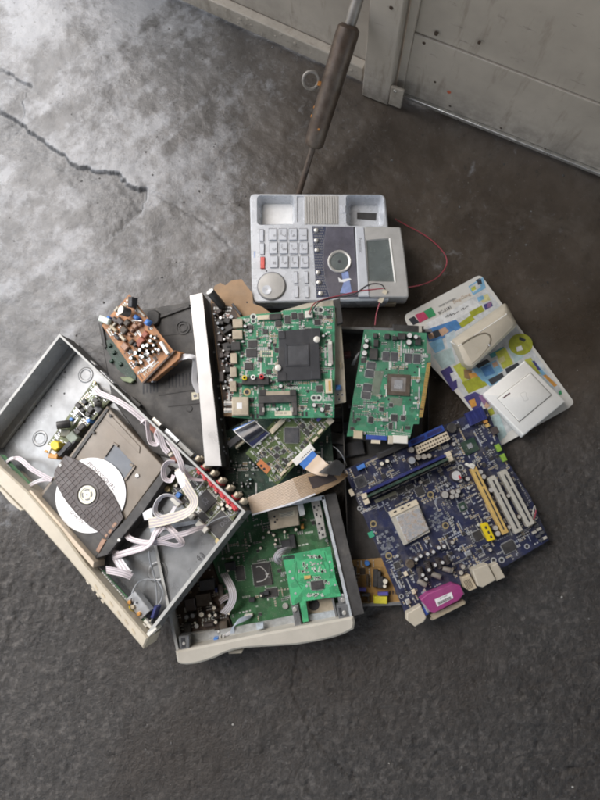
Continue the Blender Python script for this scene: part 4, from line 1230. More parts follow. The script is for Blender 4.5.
# striped white cable leaving the plug
e, st = sheet_cable('striped_flat_cable', 'white striped flat cable running from the white plug to its black end', 'flat cable',
    ([Q(368, 272, .070), Q(400, 290, .080), Q(432, 302, .084), Q(470, 306, .083)], [Q(428, 206, .073), Q(450, 226, .082), Q(474, 248, .086), Q(500, 262, .086)]), G['ffcw'])
st(0, 1, 0, 1, G['ffcw'], 'cable_band', 0, 8)
e2, st2 = sheet_cable('black_cable_end', 'loose black cable end lying over the tan cable beside the blue board', 'flat cable',
    ([Q(432, 288, .088), Q(470, 296, .089), Q(530, 304, .082)], [Q(486, 246, .090), Q(520, 230, .090), Q(556, 262, .084)]), G['ffcb'])
st2(0, 1, 0, 1, G['black'], 'black_film', 0, 3)

# ------------------------------------------------------------------ printed blister card with a doorbell on it
def make_card():
    T = Thing('packaging_card', 'printed white packaging card with coloured pictures, lying under the two doorbell pieces', 'packaging card',
              [(403, 316, .024), (499, 448, .010), (482, 274, .012)])
    T.crop(400, 270, 3.3333)
    out = [(10, 152), (268, 14), (582, 442), (560, 462), (332, 588), (200, 424), (86, 300)]
    q = [T.pt(x, y, 0) for x, y in out]
    mb = MB(); mb.prism(rounded(q, [.010, .008, .006, .004, .003, 0, 0]), -.0009, 0); T.part('card', mb, M('card stock', (.68, .66, .61), .42, 0, .04, 20, .06))
    hue = {}
    def cm(name, c):
        if name not in hue: hue[name] = M('printed ' + name, tuple(x * .95 + .02 for x in c), .42, 0, .16, 110, .06)
        return hue[name]
    cols = {'blue': (.035, .20, .44), 'sky': (.16, .42, .60), 'pale blue': (.48, .58, .62), 'aqua': (.40, .55, .55), 'olive': (.34, .36, .03), 'lime': (.48, .50, .08), 'pale yellow': (.60, .56, .28),
            'navy': (.045, .035, .17), 'black': (.02, .025, .035), 'skin': (.56, .34, .23), 'orange': (.68, .30, .06), 'grey': (.58, .60, .60), 'pink': (.62, .05, .13), 'green': (.0, .30, .12), 'teal': (.03, .30, .32), 'plum': (.25, .12, .24), 'brown': (.25, .14, .06), 'white': (.72, .73, .72)}
    lv = [0]
    def pr(col, pts, lift=None):
        lv[0] += 1
        h = .00006 + .000012 * lv[0]
        qq = [T.pt(x, y, 0) for x, y in pts]
        mb.prism(qq, .00002, h, list(cols).index(col))
    mb = MB()
    # lower part of the picture field
    pr('grey', [(80, 196), (286, 62), (344, 132), (538, 398), (530, 440), (330, 560), (216, 424), (110, 290)])
    pr('white', [(86, 178), (240, 96), (275, 120), (110, 200)])
    pr('blue', [(84, 200), (186, 165), (210, 190), (130, 236), (96, 240)])
    pr('black', [(106, 206), (128, 198), (138, 218), (118, 228)]); pr('skin', [(128, 200), (150, 190), (164, 204), (140, 222)]); pr('skin', [(92, 214), (108, 208), (116, 226), (98, 232)])
    pr('sky', [(96, 244), (140, 226), (150, 262), (118, 278)])
    pr('aqua', [(110, 284), (172, 258), (186, 310), (140, 330)]); pr('pale blue', [(150, 216), (182, 200), (190, 250), (160, 262)])
    pr('olive', [(196, 178), (236, 150), (250, 164), (206, 194)]); pr('olive', [(230, 140), (272, 118), (282, 136), (240, 158)]); pr('navy', [(278, 116), (304, 104), (310, 120), (284, 134)])
    pr('plum', [(292, 110), (306, 106), (302, 124), (290, 126)])
    pr('pale yellow', [(262, 92), (292, 78), (302, 100), (276, 110)]); pr('sky', [(256, 92), (276, 84), (282, 96), (262, 106)]); pr('black', [(252, 34), (268, 26), (274, 44), (260, 52)]); pr('sky', [(228, 54), (276, 24), (286, 60), (244, 84)])
    pr('grey', [(232, 56), (262, 38), (270, 56), (244, 76)]); pr('lime', [(236, 60), (250, 52), (254, 64), (240, 72)]); pr('black', [(256, 36), (270, 30), (274, 46), (260, 50)])
    pr('navy', [(134, 338), (166, 320), (186, 352), (192, 392), (176, 404)]); pr('white', [(166, 346), (188, 336), (196, 360), (176, 372)])
    pr('lime', [(176, 322), (206, 306), (228, 340), (248, 350), (210, 374)]); pr('brown', [(212, 330), (240, 336), (236, 366), (214, 360)])
    pr('olive', [(206, 374), (270, 350), (292, 384), (228, 412)]); pr('orange', [(228, 346), (258, 340), (270, 352), (236, 362)])
    pr('sky', [(240, 330), (320, 300), (344, 336), (276, 372)]); pr('blue', [(268, 326), (300, 314), (318, 344), (284, 356)]); pr('skin', [(306, 310), (322, 304), (328, 318), (312, 326)])
    pr('black', [(250, 318), (290, 296), (300, 306), (262, 328)])
    pr('teal', [(296, 282), (344, 256), (356, 268), (306, 294)])
    pr('lime', [(318, 276), (350, 258), (378, 312), (344, 330)]); pr('pale yellow', [(326, 296), (346, 286), (352, 302), (332, 312)])
    pr('aqua', [(358, 262), (400, 240), (412, 290), (384, 310)])
    # round green picture near the edge
    c0 = (402, 248); pr('olive', [(c0[0] + 40 * math.cos(t), c0[1] + 36 * math.sin(t)) for t in [2 * math.pi * k / 20 for k in range(20)]])
    pr('white', [(386, 258), (404, 252), (410, 266), (390, 272)]); pr('black', [(398, 222), (420, 232), (414, 240), (396, 232)])
    pr('pale blue', [(420, 296), (480, 330), (520, 390), (490, 400)]); pr('lime', [(414, 300), (436, 292), (470, 346), (452, 350)]); pr('orange', [(470, 346), (482, 344), (524, 384), (514, 390)]); pr('sky', [(436, 300), (456, 312), (486, 348), (474, 352)])
    pr('navy', [(440, 304), (448, 302), (470, 334), (460, 334)])
    pr('green', [(528, 406), (536, 400), (540, 414), (530, 416)])
    pr('sky', [(276, 366), (326, 344), (336, 372), (300, 388)]); pr('black', [(292, 366), (340, 342), (346, 356), (306, 384)]); pr('black', [(350, 330), (392, 308), (398, 318), (356, 346)])
    pr('navy', [(212, 424), (250, 406), (276, 420), (262, 470), (244, 466)]); pr('orange', [(228, 436), (248, 428), (256, 452), (238, 460)]); pr('plum', [(262, 420), (280, 414), (296, 446), (280, 452)]); pr('skin', [(286, 440), (300, 452), (290, 462), (280, 456)])
    pr('olive', [(288, 470), (306, 458), (316, 478), (298, 488)]); pr('aqua', [(286, 492), (330, 480), (356, 548), (330, 574)])
    # title block
    pr('black', [(28, 164), (46, 154), (64, 174), (44, 184)]); pr('pink', [(50, 150), (80, 138), (96, 160), (66, 176)]); pr('green', [(78, 138), (104, 124), (120, 150), (96, 162)])
    T.part('printed_picture', mb, [cm(k, v) for k, v in cols.items()], kind='stuff')
    h = .0004
    T.text('lettering', 'BC', 98, 143, 15, h, G['paper'], 30); T.text('lettering', 'RB', 73, 156, 15, h, G['paper'], 30); T.text('lettering', 'ex', 46, 172, 13, h, G['paper'], 30)
    T.text('model_number', 'BC-5181', 150, 134, 14, h, G['ink'], 28); T.text('small_print', 'WIRED DOORBELL', 158, 108, 8, h, G['inkg'], 28)
    # handwritten scribble
    mb = MB()
    pts = [(152, 158), (158, 150), (160, 156), (168, 146), (170, 152), (178, 144), (181, 148), (190, 140), (196, 138)]
    mb.tube(smooth_path([T.p3(x, y, h) for x, y in pts], 4), .00035, 5); mb.tube(smooth_path([T.p3(x, y, h) for x, y in ((204, 134), (212, 126), (213, 132), (222, 122), (228, 121))], 4), .00035, 5)
    T.part('handwriting', mb, G['ink'], kind='stuff')
    T.text('faded_print', 'Ding-Dong', 205, 94, 15, h, M('faded orange print', (.58, .42, .30), .5), 28)
make_card()

def make_chime():
    T = Thing('doorbell_chime', 'beige doorbell chime box with a curved groove lying on the printed card', 'doorbell chime',
              [(459, 366, .020), (512, 325, .018), (451, 345, .022)], drop=.0)
    T.crop(400, 270, 3.3333)
    H = .026
    # base outline (lower) and the smaller front face (upper)
    base = [T.pt(x, y, .002) for x, y in ((168, 236), (346, 112), (386, 186), (232, 334), (206, 318))]
    topf = [T.pt(x, y, H) for x, y in ((192, 250), (352, 140), (384, 180), (238, 324), (218, 316))]
    n = 5
    b2 = rounded(base, .005, 5); t2 = rounded(topf, .006, 5); n = len(b2)
    mb = MB(); mid = [(b2[i][0] * .42 + t2[i][0] * .58, b2[i][1] * .42 + t2[i][1] * .58) for i in range(n)]
    t3 = [(t2[i][0] * .97 + sum(p[0] for p in t2) / n * .03, t2[i][1] * .97 + sum(p[1] for p in t2) / n * .03) for i in range(n)]
    vs = [(*b2[i], .0) for i in range(n)] + [(*b2[i], .010) for i in range(n)] + [(*mid[i], H - .0045) for i in range(n)] + [(*t2[i], H - .0012) for i in range(n)] + [(*t3[i], H) for i in range(n)]
    fs = [tuple(reversed(range(n))), tuple(4 * n + i for i in range(n))] + [(r * n + i, r * n + (i + 1) % n, (r + 1) * n + (i + 1) % n, (r + 1) * n + i) for r in range(4) for i in range(n)]
    mb.add(vs, fs); shell = T.part('shell', mb, G['beige'], smooth=50)
    # the white back box shows along the upper side
    e0, e1 = T.pt(174, 238, .012), T.pt(346, 118, .012)
    w0, w1 = T.pt(196, 256, .0245), T.pt(356, 150, .0245)
    mb = MB()
    d = Vector((e1[0] - e0[0], e1[1] - e0[1])).normalized(); nn = Vector((-d.y, d.x)) * .0012
    vs = [(*e0, .001), (*e1, .001), (*w1, .0255), (*w0, .0255)]
    vs += [(e0[0] + nn.x, e0[1] + nn.y, .002), (e1[0] + nn.x, e1[1] + nn.y, .002), (w1[0] + nn.x, w1[1] + nn.y, .0268), (w0[0] + nn.x, w0[1] + nn.y, .0268)]
    mb.add(vs, [(0, 1, 2, 3), (7, 6, 5, 4), (0, 4, 5, 1), (1, 5, 6, 2), (2, 6, 7, 3), (3, 7, 4, 0)])
    T.part('back_box', mb, G['white'])
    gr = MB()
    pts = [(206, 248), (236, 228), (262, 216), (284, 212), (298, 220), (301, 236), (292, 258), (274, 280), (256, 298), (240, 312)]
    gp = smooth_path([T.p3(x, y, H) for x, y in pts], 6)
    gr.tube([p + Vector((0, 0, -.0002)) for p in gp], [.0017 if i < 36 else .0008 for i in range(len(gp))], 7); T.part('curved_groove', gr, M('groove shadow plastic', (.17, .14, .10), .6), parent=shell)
    pn = [(p.x, p.y) for p in gp]
    mb = MB(); mb.prism(pn, H - .001, H + .0009, 0, .0); T.part('raised_panel', mb, G['beige'], parent=shell)
    mb = MB(); T.bx(mb, 298, 250, 5, 7, H, H + .0016, 0, 0, .0004); T.part('small_lamp', mb, G['die'], parent=shell)
    mb = MB(); mb.tube(smooth_path([T.p3(x, y, H + .0009) for x, y in ((250, 258), (262, 258), (262, 270), (252, 280))], 5), .0002, 5); T.part('bell_mark', mb, G['beiged'], parent=shell)
    T.text('lettering', 'PHILIPS', 0, 0, 1, 0, G['inkg']) if False else None
    mb = MB(); T.bx(mb, 368, 160, 14, 4, .018, .0228, 20); T.part('side_slot', mb, G['ink'], parent=shell)
make_chime()

def make_push():
    T = Thing('doorbell_push', 'square white doorbell push plate with a bell mark, on the printed card', 'doorbell push',
              [(482, 395, .016), (520, 437, .014), (525, 360, .014)])
    T.crop(470, 340, 5.4545)
    H = .016
    b = [T.pt(x, y, .0) for x, y in ((66, 304), (302, 114), (518, 334), (278, 534))]
    t = [T.pt(x, y, H) for x, y in ((70, 296), (300, 112), (520, 334), (292, 520))]
    def frust(b, t, h0, h1, r=.003, name='', mat=None, parent=None, lip=.0012):
        b2 = rounded(b, r, 4); t2 = rounded(t, r, 4); n = len(b2); t3 = rounded(inset(t if sum(t[i][0] * t[(i + 1) % 4][1] - t[(i + 1) % 4][0] * t[i][1] for i in range(4)) > 0 else t[::-1], lip), r * .8, 4)
        if not sum(t[i][0] * t[(i + 1) % 4][1] - t[(i + 1) % 4][0] * t[i][1] for i in range(4)) > 0:
            b2 = rounded(b[::-1], r, 4); t2 = rounded(t[::-1], r, 4)
        mb = MB(); vs = [(*p, h0) for p in b2] + [(*p, h1 - lip) for p in t2] + [(*p, h1) for p in t3]
        mb.add(vs, [tuple(reversed(range(n))), tuple(2 * n + i for i in range(n))] + [(k * n + i, k * n + (i + 1) % n, (k + 1) * n + (i + 1) % n, (k + 1) * n + i) for k in (0, 1) for i in range(n)])
        return T.part(name, mb, mat, parent=parent, smooth=50)
    frust(b, t, 0, H, .002, 'plate', G['white'])
    g = [T.pt(x, y, H) for x, y in ((146, 318), (331, 176), (449, 300), (268, 450))]
    mb = MB(); mb.prism(g, H - .002, H + .0002); T.part('rocker_gap', mb, M('gap grey', (.30, .28, .25), .6))
    rk = [T.pt(x, y, H + .001) for x, y in ((151, 319), (330, 181), (442, 299), (268, 443))]
    ro = frust(rk, rk, H - .001, H + .0022, .0015, 'rocker', G['white'], None, .0006)
    mb = MB(); pts = [(275, 300), (278, 290), (300, 284), (306, 292), (308, 308), (318, 324), (296, 332), (288, 316), (275, 300)]
    mb.tube(smooth_path([T.p3(x, y, H + .0022) for x, y in pts], 4), .00022, 5); T.part('bell_mark', mb, M('grey bell print', (.42, .40, .37), .6), parent=ro)
    T.ppoly('brand_print', [(178, 314), (216, 286), (222, 292), (184, 319)], H + .0020, H + .0023, M('purple brown print', (.16, .08, .09), .6), parent=ro)
make_push()

# ------------------------------------------------------------------ blue computer main board
def make_mb():
    T = Thing('computer_mainboard', 'dark blue computer main board with a magenta port and pale slots', 'main board',
              [(405, 612, .030), (548, 541, .016), (344, 469, .034)])
    A, B, C_, D = (340, 420, 5.4545), (340, 520, 5.4545), (440, 400, 5.4545), (440, 490, 5.0)
    E = (340, 440, 4.209); F = (400, 500, 3.75)
    T.crop(0, 0, 1)
    out = [(344, 470), (465, 416), (487, 408), (508, 462), (530, 496), (549, 540), (506, 566), (448, 590), (405, 613)]
    q = board(T, out, G['pcb_mb'])
    ang = lambda dx, dy: math.degrees(math.atan2(-dy, dx))
    bd = ang(143, -61)                         # direction of the long slots in the picture
    def bar(name, crop, p0, p1, w, h0, h1, mat, ch=.0003, parent=None):
        T.crop(*crop); a = Vector(T.pt(*p0, h1)); b = Vector(T.pt(*p1, h1)); d = (b - a).normalized(); n = Vector((-d.y, d.x)) * T.L(w) / 2
        T.occ.append(((a.x + b.x) / 2, (a.y + b.y) / 2, abs(a.x - b.x) / 2 + abs(n.x), abs(a.y - b.y) / 2 + abs(n.y)))
        mb = MB(); mb.prism([tuple(a + n), tuple(b + n), tuple(b - n), tuple(a - n)], h0, h1, 0, ch); return T.part(name, mb, mat, parent=parent)
    # disk connector: blue shroud with sunken halves
    b = bar('disk_connector', A, (374, 132), (566, 42), 36, 0, .0085, G['bluep']); bar('connector_well', A, (388, 126), (462, 91), 20, .008, .0087, G['navyp'], 0, b); bar('connector_well', A, (474, 86), (556, 47), 20, .008, .0087, G['navyp'], 0, b)
    p = bar('power_connector', A, (420, 165), (592, 84), 46, 0, .012, G['cream'])
    mb = MB(); a0 = Vector(T.pt(428, 162, .012)); a1 = Vector(T.pt(584, 89, .012)); d = (a1 - a0); dn = d.normalized(); n = Vector((-dn.y, dn.x)); s = T.L(5.2)
    for i in range(12):
        for sg in (-1, 1):
            c = a0 + d * (i / 11) + n * sg * T.L(10)
            mb.prism([tuple(c + dn * x * s + n * y * s) for x, y in ((-1, -1), (1, -1), (1, 1), (-1, 1))], .0115, .01215)
    T.part('pin_sockets', mb, G['brownchip'], parent=p, kind='stuff')
    bar('floppy_connector', A, (205, 198), (370, 124), 34, 0, .006, G['black']); bar('pin_strip', A, (214, 184), (300, 146), 8, .0055, .0064, G['chipg'], 0)
    # memory slots: blue one, and the module standing in the black one
    bar('memory_slot', A, (128, 400), (588, 188), 15, 0, .007, G['navyp'])
    bar('memory_slot', A, (150, 422), (596, 214), 26, 0, .006, G['black'])
    bar('memory_module', A, (152, 418), (592, 212), 9, .004, .022, G['pcb_dk'], 0); 
    mm = MB()
    T.crop(*A)
    a0 = Vector(T.pt(170, 426, .012)); a1 = Vector(T.pt(580, 232, .012)); d = (a1 - a0) / 8; n = Vector((-d.y, d.x)).normalized()
    for i in range(8):
        c = a0 + d * (i + .5); dd = d * .38
        T.occ.append((c.x, c.y, .004, .004))
        mb = MB(); mb.prism([tuple(c - dd - n * .0008), tuple(c + dd - n * .0008), tuple(c + dd + n * .0008), tuple(c - dd + n * .0008)], .009, .019); T.part('memory_chip', mb, G['chip'])
    for (x, y) in ((135, 414), (147, 446), (594, 186), (604, 212)): T.crop(*A).pbx('slot_clip', x, y, 29, 27, 0, .011, G['cream'], 24, .0006)
    bar('pale_edge_strip', A, (192, 446), (306, 394), 20, 0, .002, M('khaki strip', (.24, .225, .16), .6))
    T.crop(*A)
    for (x, y, w, l) in ((335, 385, 50, 26), (384, 366, 44, 22), (290, 420, 44, 16), (436, 388, 46, 50), (470, 340, 40, 20)): leads_chip(T, 'chip', x, y, w, l, .0014, G['chip'], 24, 5)
    leads_chip(T, 'controller_chip', 112, 336, 56, 56, .002, G['chipg'], 24, 12); T.pbx('pad_top', 116, 332, 24, 24, .0019, .0022, G['plate'], 24, 0)
    T.pbx('blue_header', 116, 256, 46, 24, 0, .006, G['bluel'], 24, .0004); T.pbx('power_header', 64, 396, 22, 38, 0, .008, G['cream'], 24, .0005)
    for (x, y, r, h) in ((390, 162, 18, .010), (392, 220, 22, .012), (428, 202, 17, .010), (458, 200, 17, .010), (487, 196, 15, .010), (440, 340, 11, .007), (395, 398, 6, .003)): T.pcap(x, y, r, h, G['clamp'], M('grey brown cap top', (.36, .33, .29), .5) if r != 22 else G['cableg'])
    for (x, y) in ((228, 238), (258, 224)): T.pcap(x, y, 13, .009, G['black'], G['captop'])
    T.text('board_lettering', 'UM8PW', 148, 492, 21, .0001, G['paper'], 24)
    # processor seat
    T.crop(*E)
    fr_ = T.ppoly('processor_seat', [(204, 304), (322, 250), (380, 386), (270, 444)], 0, .007, G['greyp'], ch=.0004)
    T.ppoly('lever_bar', [(206, 304), (322, 250), (332, 270), (216, 326)], .006, .0082, G['cream'], parent=fr_, ch=.0004)
    for x, y in ((232, 302), (262, 288), (290, 275)): T.pbx('lever_slot', x, y, 14, 6, .0080, .0084, G['ink'], 24, 0, parent=fr_)
    lidm = bpy.data.materials.new('cpu lid with dried paste'); nt, N, K, bs = nodes(lidm); v = objco(nt)
    f = ramp(nt, noise(nt, 130, 5, .75, v, .6), .44, .60)
    K.new(mixc(nt, f, (.60, .62, .64), (.34, .26, .20)), bs.inputs['Base Color']); K.new(ramp(nt, f, 0, 1, .3, .75), bs.inputs['Roughness']); K.new(ramp(nt, f, 0, 1, .55, 0), bs.inputs['Metallic'])
    T.ppoly('processor_lid', [(236, 322), (332, 286), (376, 376), (282, 432)], .006, .0092, lidm, ch=.0006, r=.003, parent=fr_)
    for x, y in ((140, 353), (381, 230), (444, 360), (205, 487)): ringhole(T, x, y, 9, G['gold'], ro=1.65)
    ringhole(T, 82, 288, 6, G['smd_s']); ringhole(T, 258, 658, 6, G['smd_s'])
    T.pbx('green_sticker', 131, 398, 24, 24, 0, .0006, G['teal'], 24, 0); 
    mb = MB()
    silk = random.Random(3)
    for cx, cy, n in ((205, 430, 26), (195, 460, 16), (400, 330, 26), (410, 350, 16), (310, 480, 6)):
        for i in range(n):
            T.bx(mb, cx + silk.gauss(0, 20), cy + silk.gauss(0, 22), silk.uniform(5, 16), silk.uniform(4, 12), 0, .0002, 24)
    T.part('bare_pads', mb, M('tinned pads', (.25, .27, .30), .45, .3), kind='stuff')
    # regulator: coils and capacitors in a row
    T.crop(*B)
    capt = G['alu']
    for x, y in ((416, 215), (440, 196), (478, 186), (510, 174), (540, 151), (568, 144)): T.pcap(x, y, 12, .012, G['clamp'], capt)
    for x, y in ((384, 240),): T.pcap(x, y, 24, .009, G['brownchip'], G['brownchip'])
    for x, y in ((404, 392), (360, 295)): T.pbx('small_socket', x, y, 20, 22, 0, .005, G['cream'], 24, .0005)
    def coil(x0, y0, x1_, y1_, r):
        """wound coil: dark core with turns of wire"""
        a = T.p3(x0, y0, .006); b_ = T.p3(x1_, y1_, .006); d = (b_ - a); R = T.L(r)
        mb = MB(); mb.tube([a, b_], R * .8, 10); T.occ.append(((a.x + b_.x) / 2, (a.y + b_.y) / 2, abs(d.x) / 2 + R, abs(d.y) / 2 + R))
        c = T.part('coil', mb, G['black'])
        mb = MB(); dn = d.normalized(); s1 = dn.orthogonal().normalized(); s2 = dn.cross(s1); n = 6 * 12
        mb.tube([a + d * (i / n) + (s1 * math.cos(i / 12 * 2 * math.pi) + s2 * math.sin(i / 12 * 2 * math.pi)) * R * .9 for i in range(n + 1)], R * .16, 5); T.part('winding', mb, G['clamp'], parent=c)
    coil(430, 258, 446, 310, 18); coil(470, 226, 492, 284, 18); coil(530, 208, 548, 262, 16); coil(572, 196, 590, 240, 14)
    def lying(x0, y0, x1_, y1_, r, crop=None):
        if crop: T.crop(*crop)
        a = T.p3(x0, y0, .005); b_ = T.p3(x1_, y1_, .0075); R = T.L(r); d = (b_ - a); L_ = d.length
        T.occ.append(((a.x + b_.x) / 2, (a.y + b_.y) / 2, abs(d.x) / 2 + R, abs(d.y) / 2 + R))
        mb = MB(); mb.lathe(a, d, [(R * .9, 0), (R, L_ * .05), (R, L_ * .93), (R * .9, L_), (R * .8, L_)], 14, ms=[0, 0, 0, 1]); T.part('leaning_capacitor', mb, [M('taupe sleeve', (.20, .175, .15), .45), G['alu']])
    for x_, y_ in ((452, 300), (486, 272), (520, 246), (470, 322), (560, 232)): T.pcap(x_, y_, 11, .014, G['clamp'], G['alu'])
    lying(424, 330, 472, 356, 15); lying(500, 292, 550, 312, 15); lying(560, 262, 604, 276, 15)
    leads_chip(T, 'chip', 312, 248, 32, 32, .0016, G['chip'], 24, 8)
    T.pbx('silver_can', 372, 446, 26, 26, 0, .005, G['silver'], 24, .0008)
    # back ports
    T.crop(*B)
    T.ppoly('keyboard_port', [(366, 510), (442, 466), (472, 532), (458, 556), (410, 582), (366, 548)], 0, .016, G['beige'], ch=.0012)
    T.ppoly('blue_port', [(440, 492), (466, 478), (486, 512), (458, 526)], 0, .013, G['bluep'], ch=.0004)
    T.crop(*F)
    pp = T.ppoly('parallel_port', [(78, 374), (104, 352), (200, 314), (228, 322), (240, 352), (222, 376), (128, 424), (112, 418)], 0, .017, G['pink'], ch=.001)
    lb_ = T.ppoly('port_label', [(130, 373), (193, 345), (200, 368), (140, 400)], .0168, .0172, G['paper'], parent=pp)
    mb = MB()
    for i in range(19):
        f = i / 18; x, y = 143 + f * 48, 389 - f * 23
        T.bx(mb, x, y, 1.2 + (i * 7 % 3) * .5, 10, .0171, .0174, 25)
    T.part('bar_code', mb, G['ink'], parent=pp, kind='stuff')
    T.text('label_print', '2.4 CH6X', 163, 364, 7.5, .0172, G['ink'], 25, parent=pp)
    T.ppoly('port_base', [(112, 430), (236, 374), (246, 390), (130, 448)], -.001, .007, G['beiged'], ch=.0006)
    for (x, y) in ((104, 404), (226, 342)): T.pbx('port_screw', x, y, 20, 34, 0, .0155, G['die'], 25, .001)
    for (x, y) in ((122, 444), (240, 384)): T.pcap(x, y, 7, .006, G['tin'], G['tin'], name='port_stud')
    T.ppoly('port_block', [(272, 262), (330, 240), (360, 300), (310, 328), (292, 322)], 0, .020, G['beige'], ch=.001)
    T.ppoly('audio_port', [(338, 250), (366, 236), (396, 290), (364, 304)], 0, .017, G['beige'], ch=.001)
    T.ppoly('port_shell', [(232, 292), (262, 280), (290, 330), (262, 342), (244, 330)], 0, .014, G['beiged'], ch=.0008)
    mb = MB()
    for k in range(5): T.bx(mb, 247 + k * 5, 320 - k * 2 , 2.2, 34, .0138, .0143, 24)
    T.part('shell_slots', mb, G['brownchip'], kind='stuff')
    # expansion slots
    Z0 = (0, 0, 1)
    def slot(name, p0, p1, w, h, mat, label=None):
        s = bar(name, Z0, p0, p1, w, 0, h, mat, .0005)
        bar('slot_groove', Z0, (p0[0] * .94 + p1[0] * .06, p0[1] * .94 + p1[1] * .06), (p0[0] * .72 + p1[0] * .28, p0[1] * .72 + p1[1] * .28), w * .2, h - .001, h + .00015, G['ink'], 0, s)
        bar('slot_groove', Z0, (p0[0] * .69 + p1[0] * .31, p0[1] * .69 + p1[1] * .31), (p0[0] * .06 + p1[0] * .94, p0[1] * .06 + p1[1] * .94), w * .2, h - .001, h + .00015, G['ink'], 0, s)
        return s
    slot('graphics_slot', (473.6, 468), (506, 533.5), 6.6, .011, G['tanp']); slot('expansion_slot', (491.5, 477), (519.5, 532), 8.4, .012, G['greyp']); slot('expansion_slot', (503, 471), (531.5, 525), 8.4, .012, G['greyp'])
    T.crop(*C_); T.pbx('slot_latch', 166, 360, 50, 14, .006, .013, G['white2'], -30, .0006); T.pcap(180, 358, 13, .013, G['white2'], G['white2'], name='latch_knob')
    ringhole(T, 112, 368, 10, G['smd_s'], ro=1.7)
    T.crop(*D); y_ = T.ppoly('yellow_connector', [(205, 172), (238, 163), (278, 246), (244, 258)], 0, .009, G['yellow'], ch=.0005)
    for x, y in ((230, 188), (244, 212), (256, 234)): T.pbx('connector_slot', x, y, 10, 14, .0088, .0092, G['ink'], 25, 0, parent=y_)
    # chips of the right side
    T.crop(*C_)
    leads_chip(T, 'south_chip', 164, 252, 84, 78, .0018, G['pcb_dk'], 25, 2, G['pcb_mb']); T.pbx('chip_die', 164, 250, 28, 28, .0018, .0026, G['die'], 25, .0002)
    T.pbx('usb_header', 200, 86, 104, 76, 0, .009, G['navyp'], 24, .0008)
    for i in range(3): T.pbx('header_rib', 165 + i * 34, 98 - i * 15, 16, 60, .0088, .0100, G['navyp'], 24, .0004)
    T.pcap(66, 152, 27, .008, G['black'], G['black'], name='buzzer'); 
    for (x, y, rt) in ((322, 260, 0), (350, 314, 0)): T.pbx('lime_header', x, y, 24, 40, 0, .007, G['lime'], 24, .0006)
    T.pbx('orange_header', 250, 116, 22, 18, 0, .006, G['orange'], 24, .0004); T.pbx('tan_header', 262, 138, 20, 18, 0, .006, G['tanp'], 24, .0004); T.pbx('dark_header', 302, 166, 36, 40, 0, .007, G['clamp'], 24, .0004)
    for x, y, r, h in ((90, 412, 29, .012), (112, 436, 15, .009), (70, 502, 16, .009), (100, 496, 15, .009), (28, 516, 22, .010), (92, 520, 15, .009), (66, 528, 14, .009), (280, 490, 16, .010), (240, 418, 15, .010), (222, 392, 15, .010), (152, 430, 14, .008), (374, 522, 13, .009), (76, 240, 12, .008)): T.pcap(x, y, r, h, G['clamp'], M('stone grey cap top', (.40, .38, .35), .5) if r < 26 else G['alu'])
    T.pbx('red_mark', 108, 420, 10, 20, .0118, .0124, G['red'], 24, 0)
    leads_chip(T, 'clock_chip', 124, 582, 40, 46, .0018, G['pcb_dk'], 25, 8); T.pbx('chip_top', 124, 586, 18, 18, .0018, .0022, G['die'], 25, 0)
    T.crop(*D)
    leads_chip(T, 'audio_chip', 190, 228, 46, 46, .0018, G['chip'], 25, 10); leads_chip(T, 'bridge_chip', 345, 285, 66, 50, .002, G['chip'], 25, 10)
    T.pbx('crystal', 142, 318, 34, 24, 0, .004, G['die'], 25, .001)
    for x, y, r in ((278, 190, 15), (290, 218, 15), (348, 186, 12), (396, 134, 12), (116, 384, 13), (106, 414, 13), (54, 402, 13), (62, 262, 11), (20, 282, 10), (252, 300, 10)): T.pcap(x, y, r, .009, G['clamp'], M('warm grey cap top', (.42, .39, .34), .5))
    for i, (x, y) in enumerate(((484, 176), (498, 196), (512, 214), (526, 240), (494, 232), (474, 212), (508, 250))): T.pbx('edge_socket', x, y, 22, 12, 0, .004, G['greyp'] if i % 2 else G['chipg'], 25, .0004)
    ringhole(T, 434, 282, 8, G['smd_s']); ringhole(T, 308, 350, 9, G['smd_s']); ringhole(T, 268, 352, 9, G['smd_s'])
    # small jumper with red and white leads at the board edge
    mb = MB(); mb.tube(smooth_path([T.p3(x, y, h) for x, y, h in ((468, 160, .004), (464, 120, .010), (472, 80, .012), (478, 100, .010), (476, 128, .008))], 5), .0008, 6); T.part('jumper_lead', mb, G['greyp'])
    mb = MB(); mb.tube(smooth_path([T.p3(x, y, h) for x, y, h in ((466, 154, .006), (476, 126, .010), (480, 100, .012))], 5), .0009, 6); T.part('jumper_lead', mb, G['wred'])
    u, v = T.pt(480, 138, .006); mb = MB(); mb.tube([Vector((u + .0022 * math.cos(t), v + .0022 * math.sin(t), .006)) for t in [2 * math.pi * k / 16 for k in range(17)]], .0006, 6); T.part('jumper_loop', mb, G['greyp'])
    rnd = random.Random(21)
    T.crop(*E)
    for x, y, r in ((292, 348, 86), (190, 372, 40), (160, 330, 36), (378, 300, 34), (228, 452, 30), (400, 390, 26)):   # bare blue field round the processor
        u, v = T.pt(x, y, 0); T.occ.append((u, v, T.L(r), T.L(r)))
    T.crop(0, 0, 1)
    # dense rows of header pins along the edge near the slots
    mb = MB()
    for i in range(14): T.bx(mb, 470 + i * 1.9, 482 + i * 3.9, 3.2, 1.2, 0, .002, 25)
    T.part('solder_row', mb, G['smd_s'], kind='stuff')
    scatter(T, q, 1250, rnd, dark=.3, mats=[G['chip'], G['smd_t'], G['smd_s'], M('dull silk print', (.34, .37, .42), .6, 0, .1, 300, 0)])
make_mb()

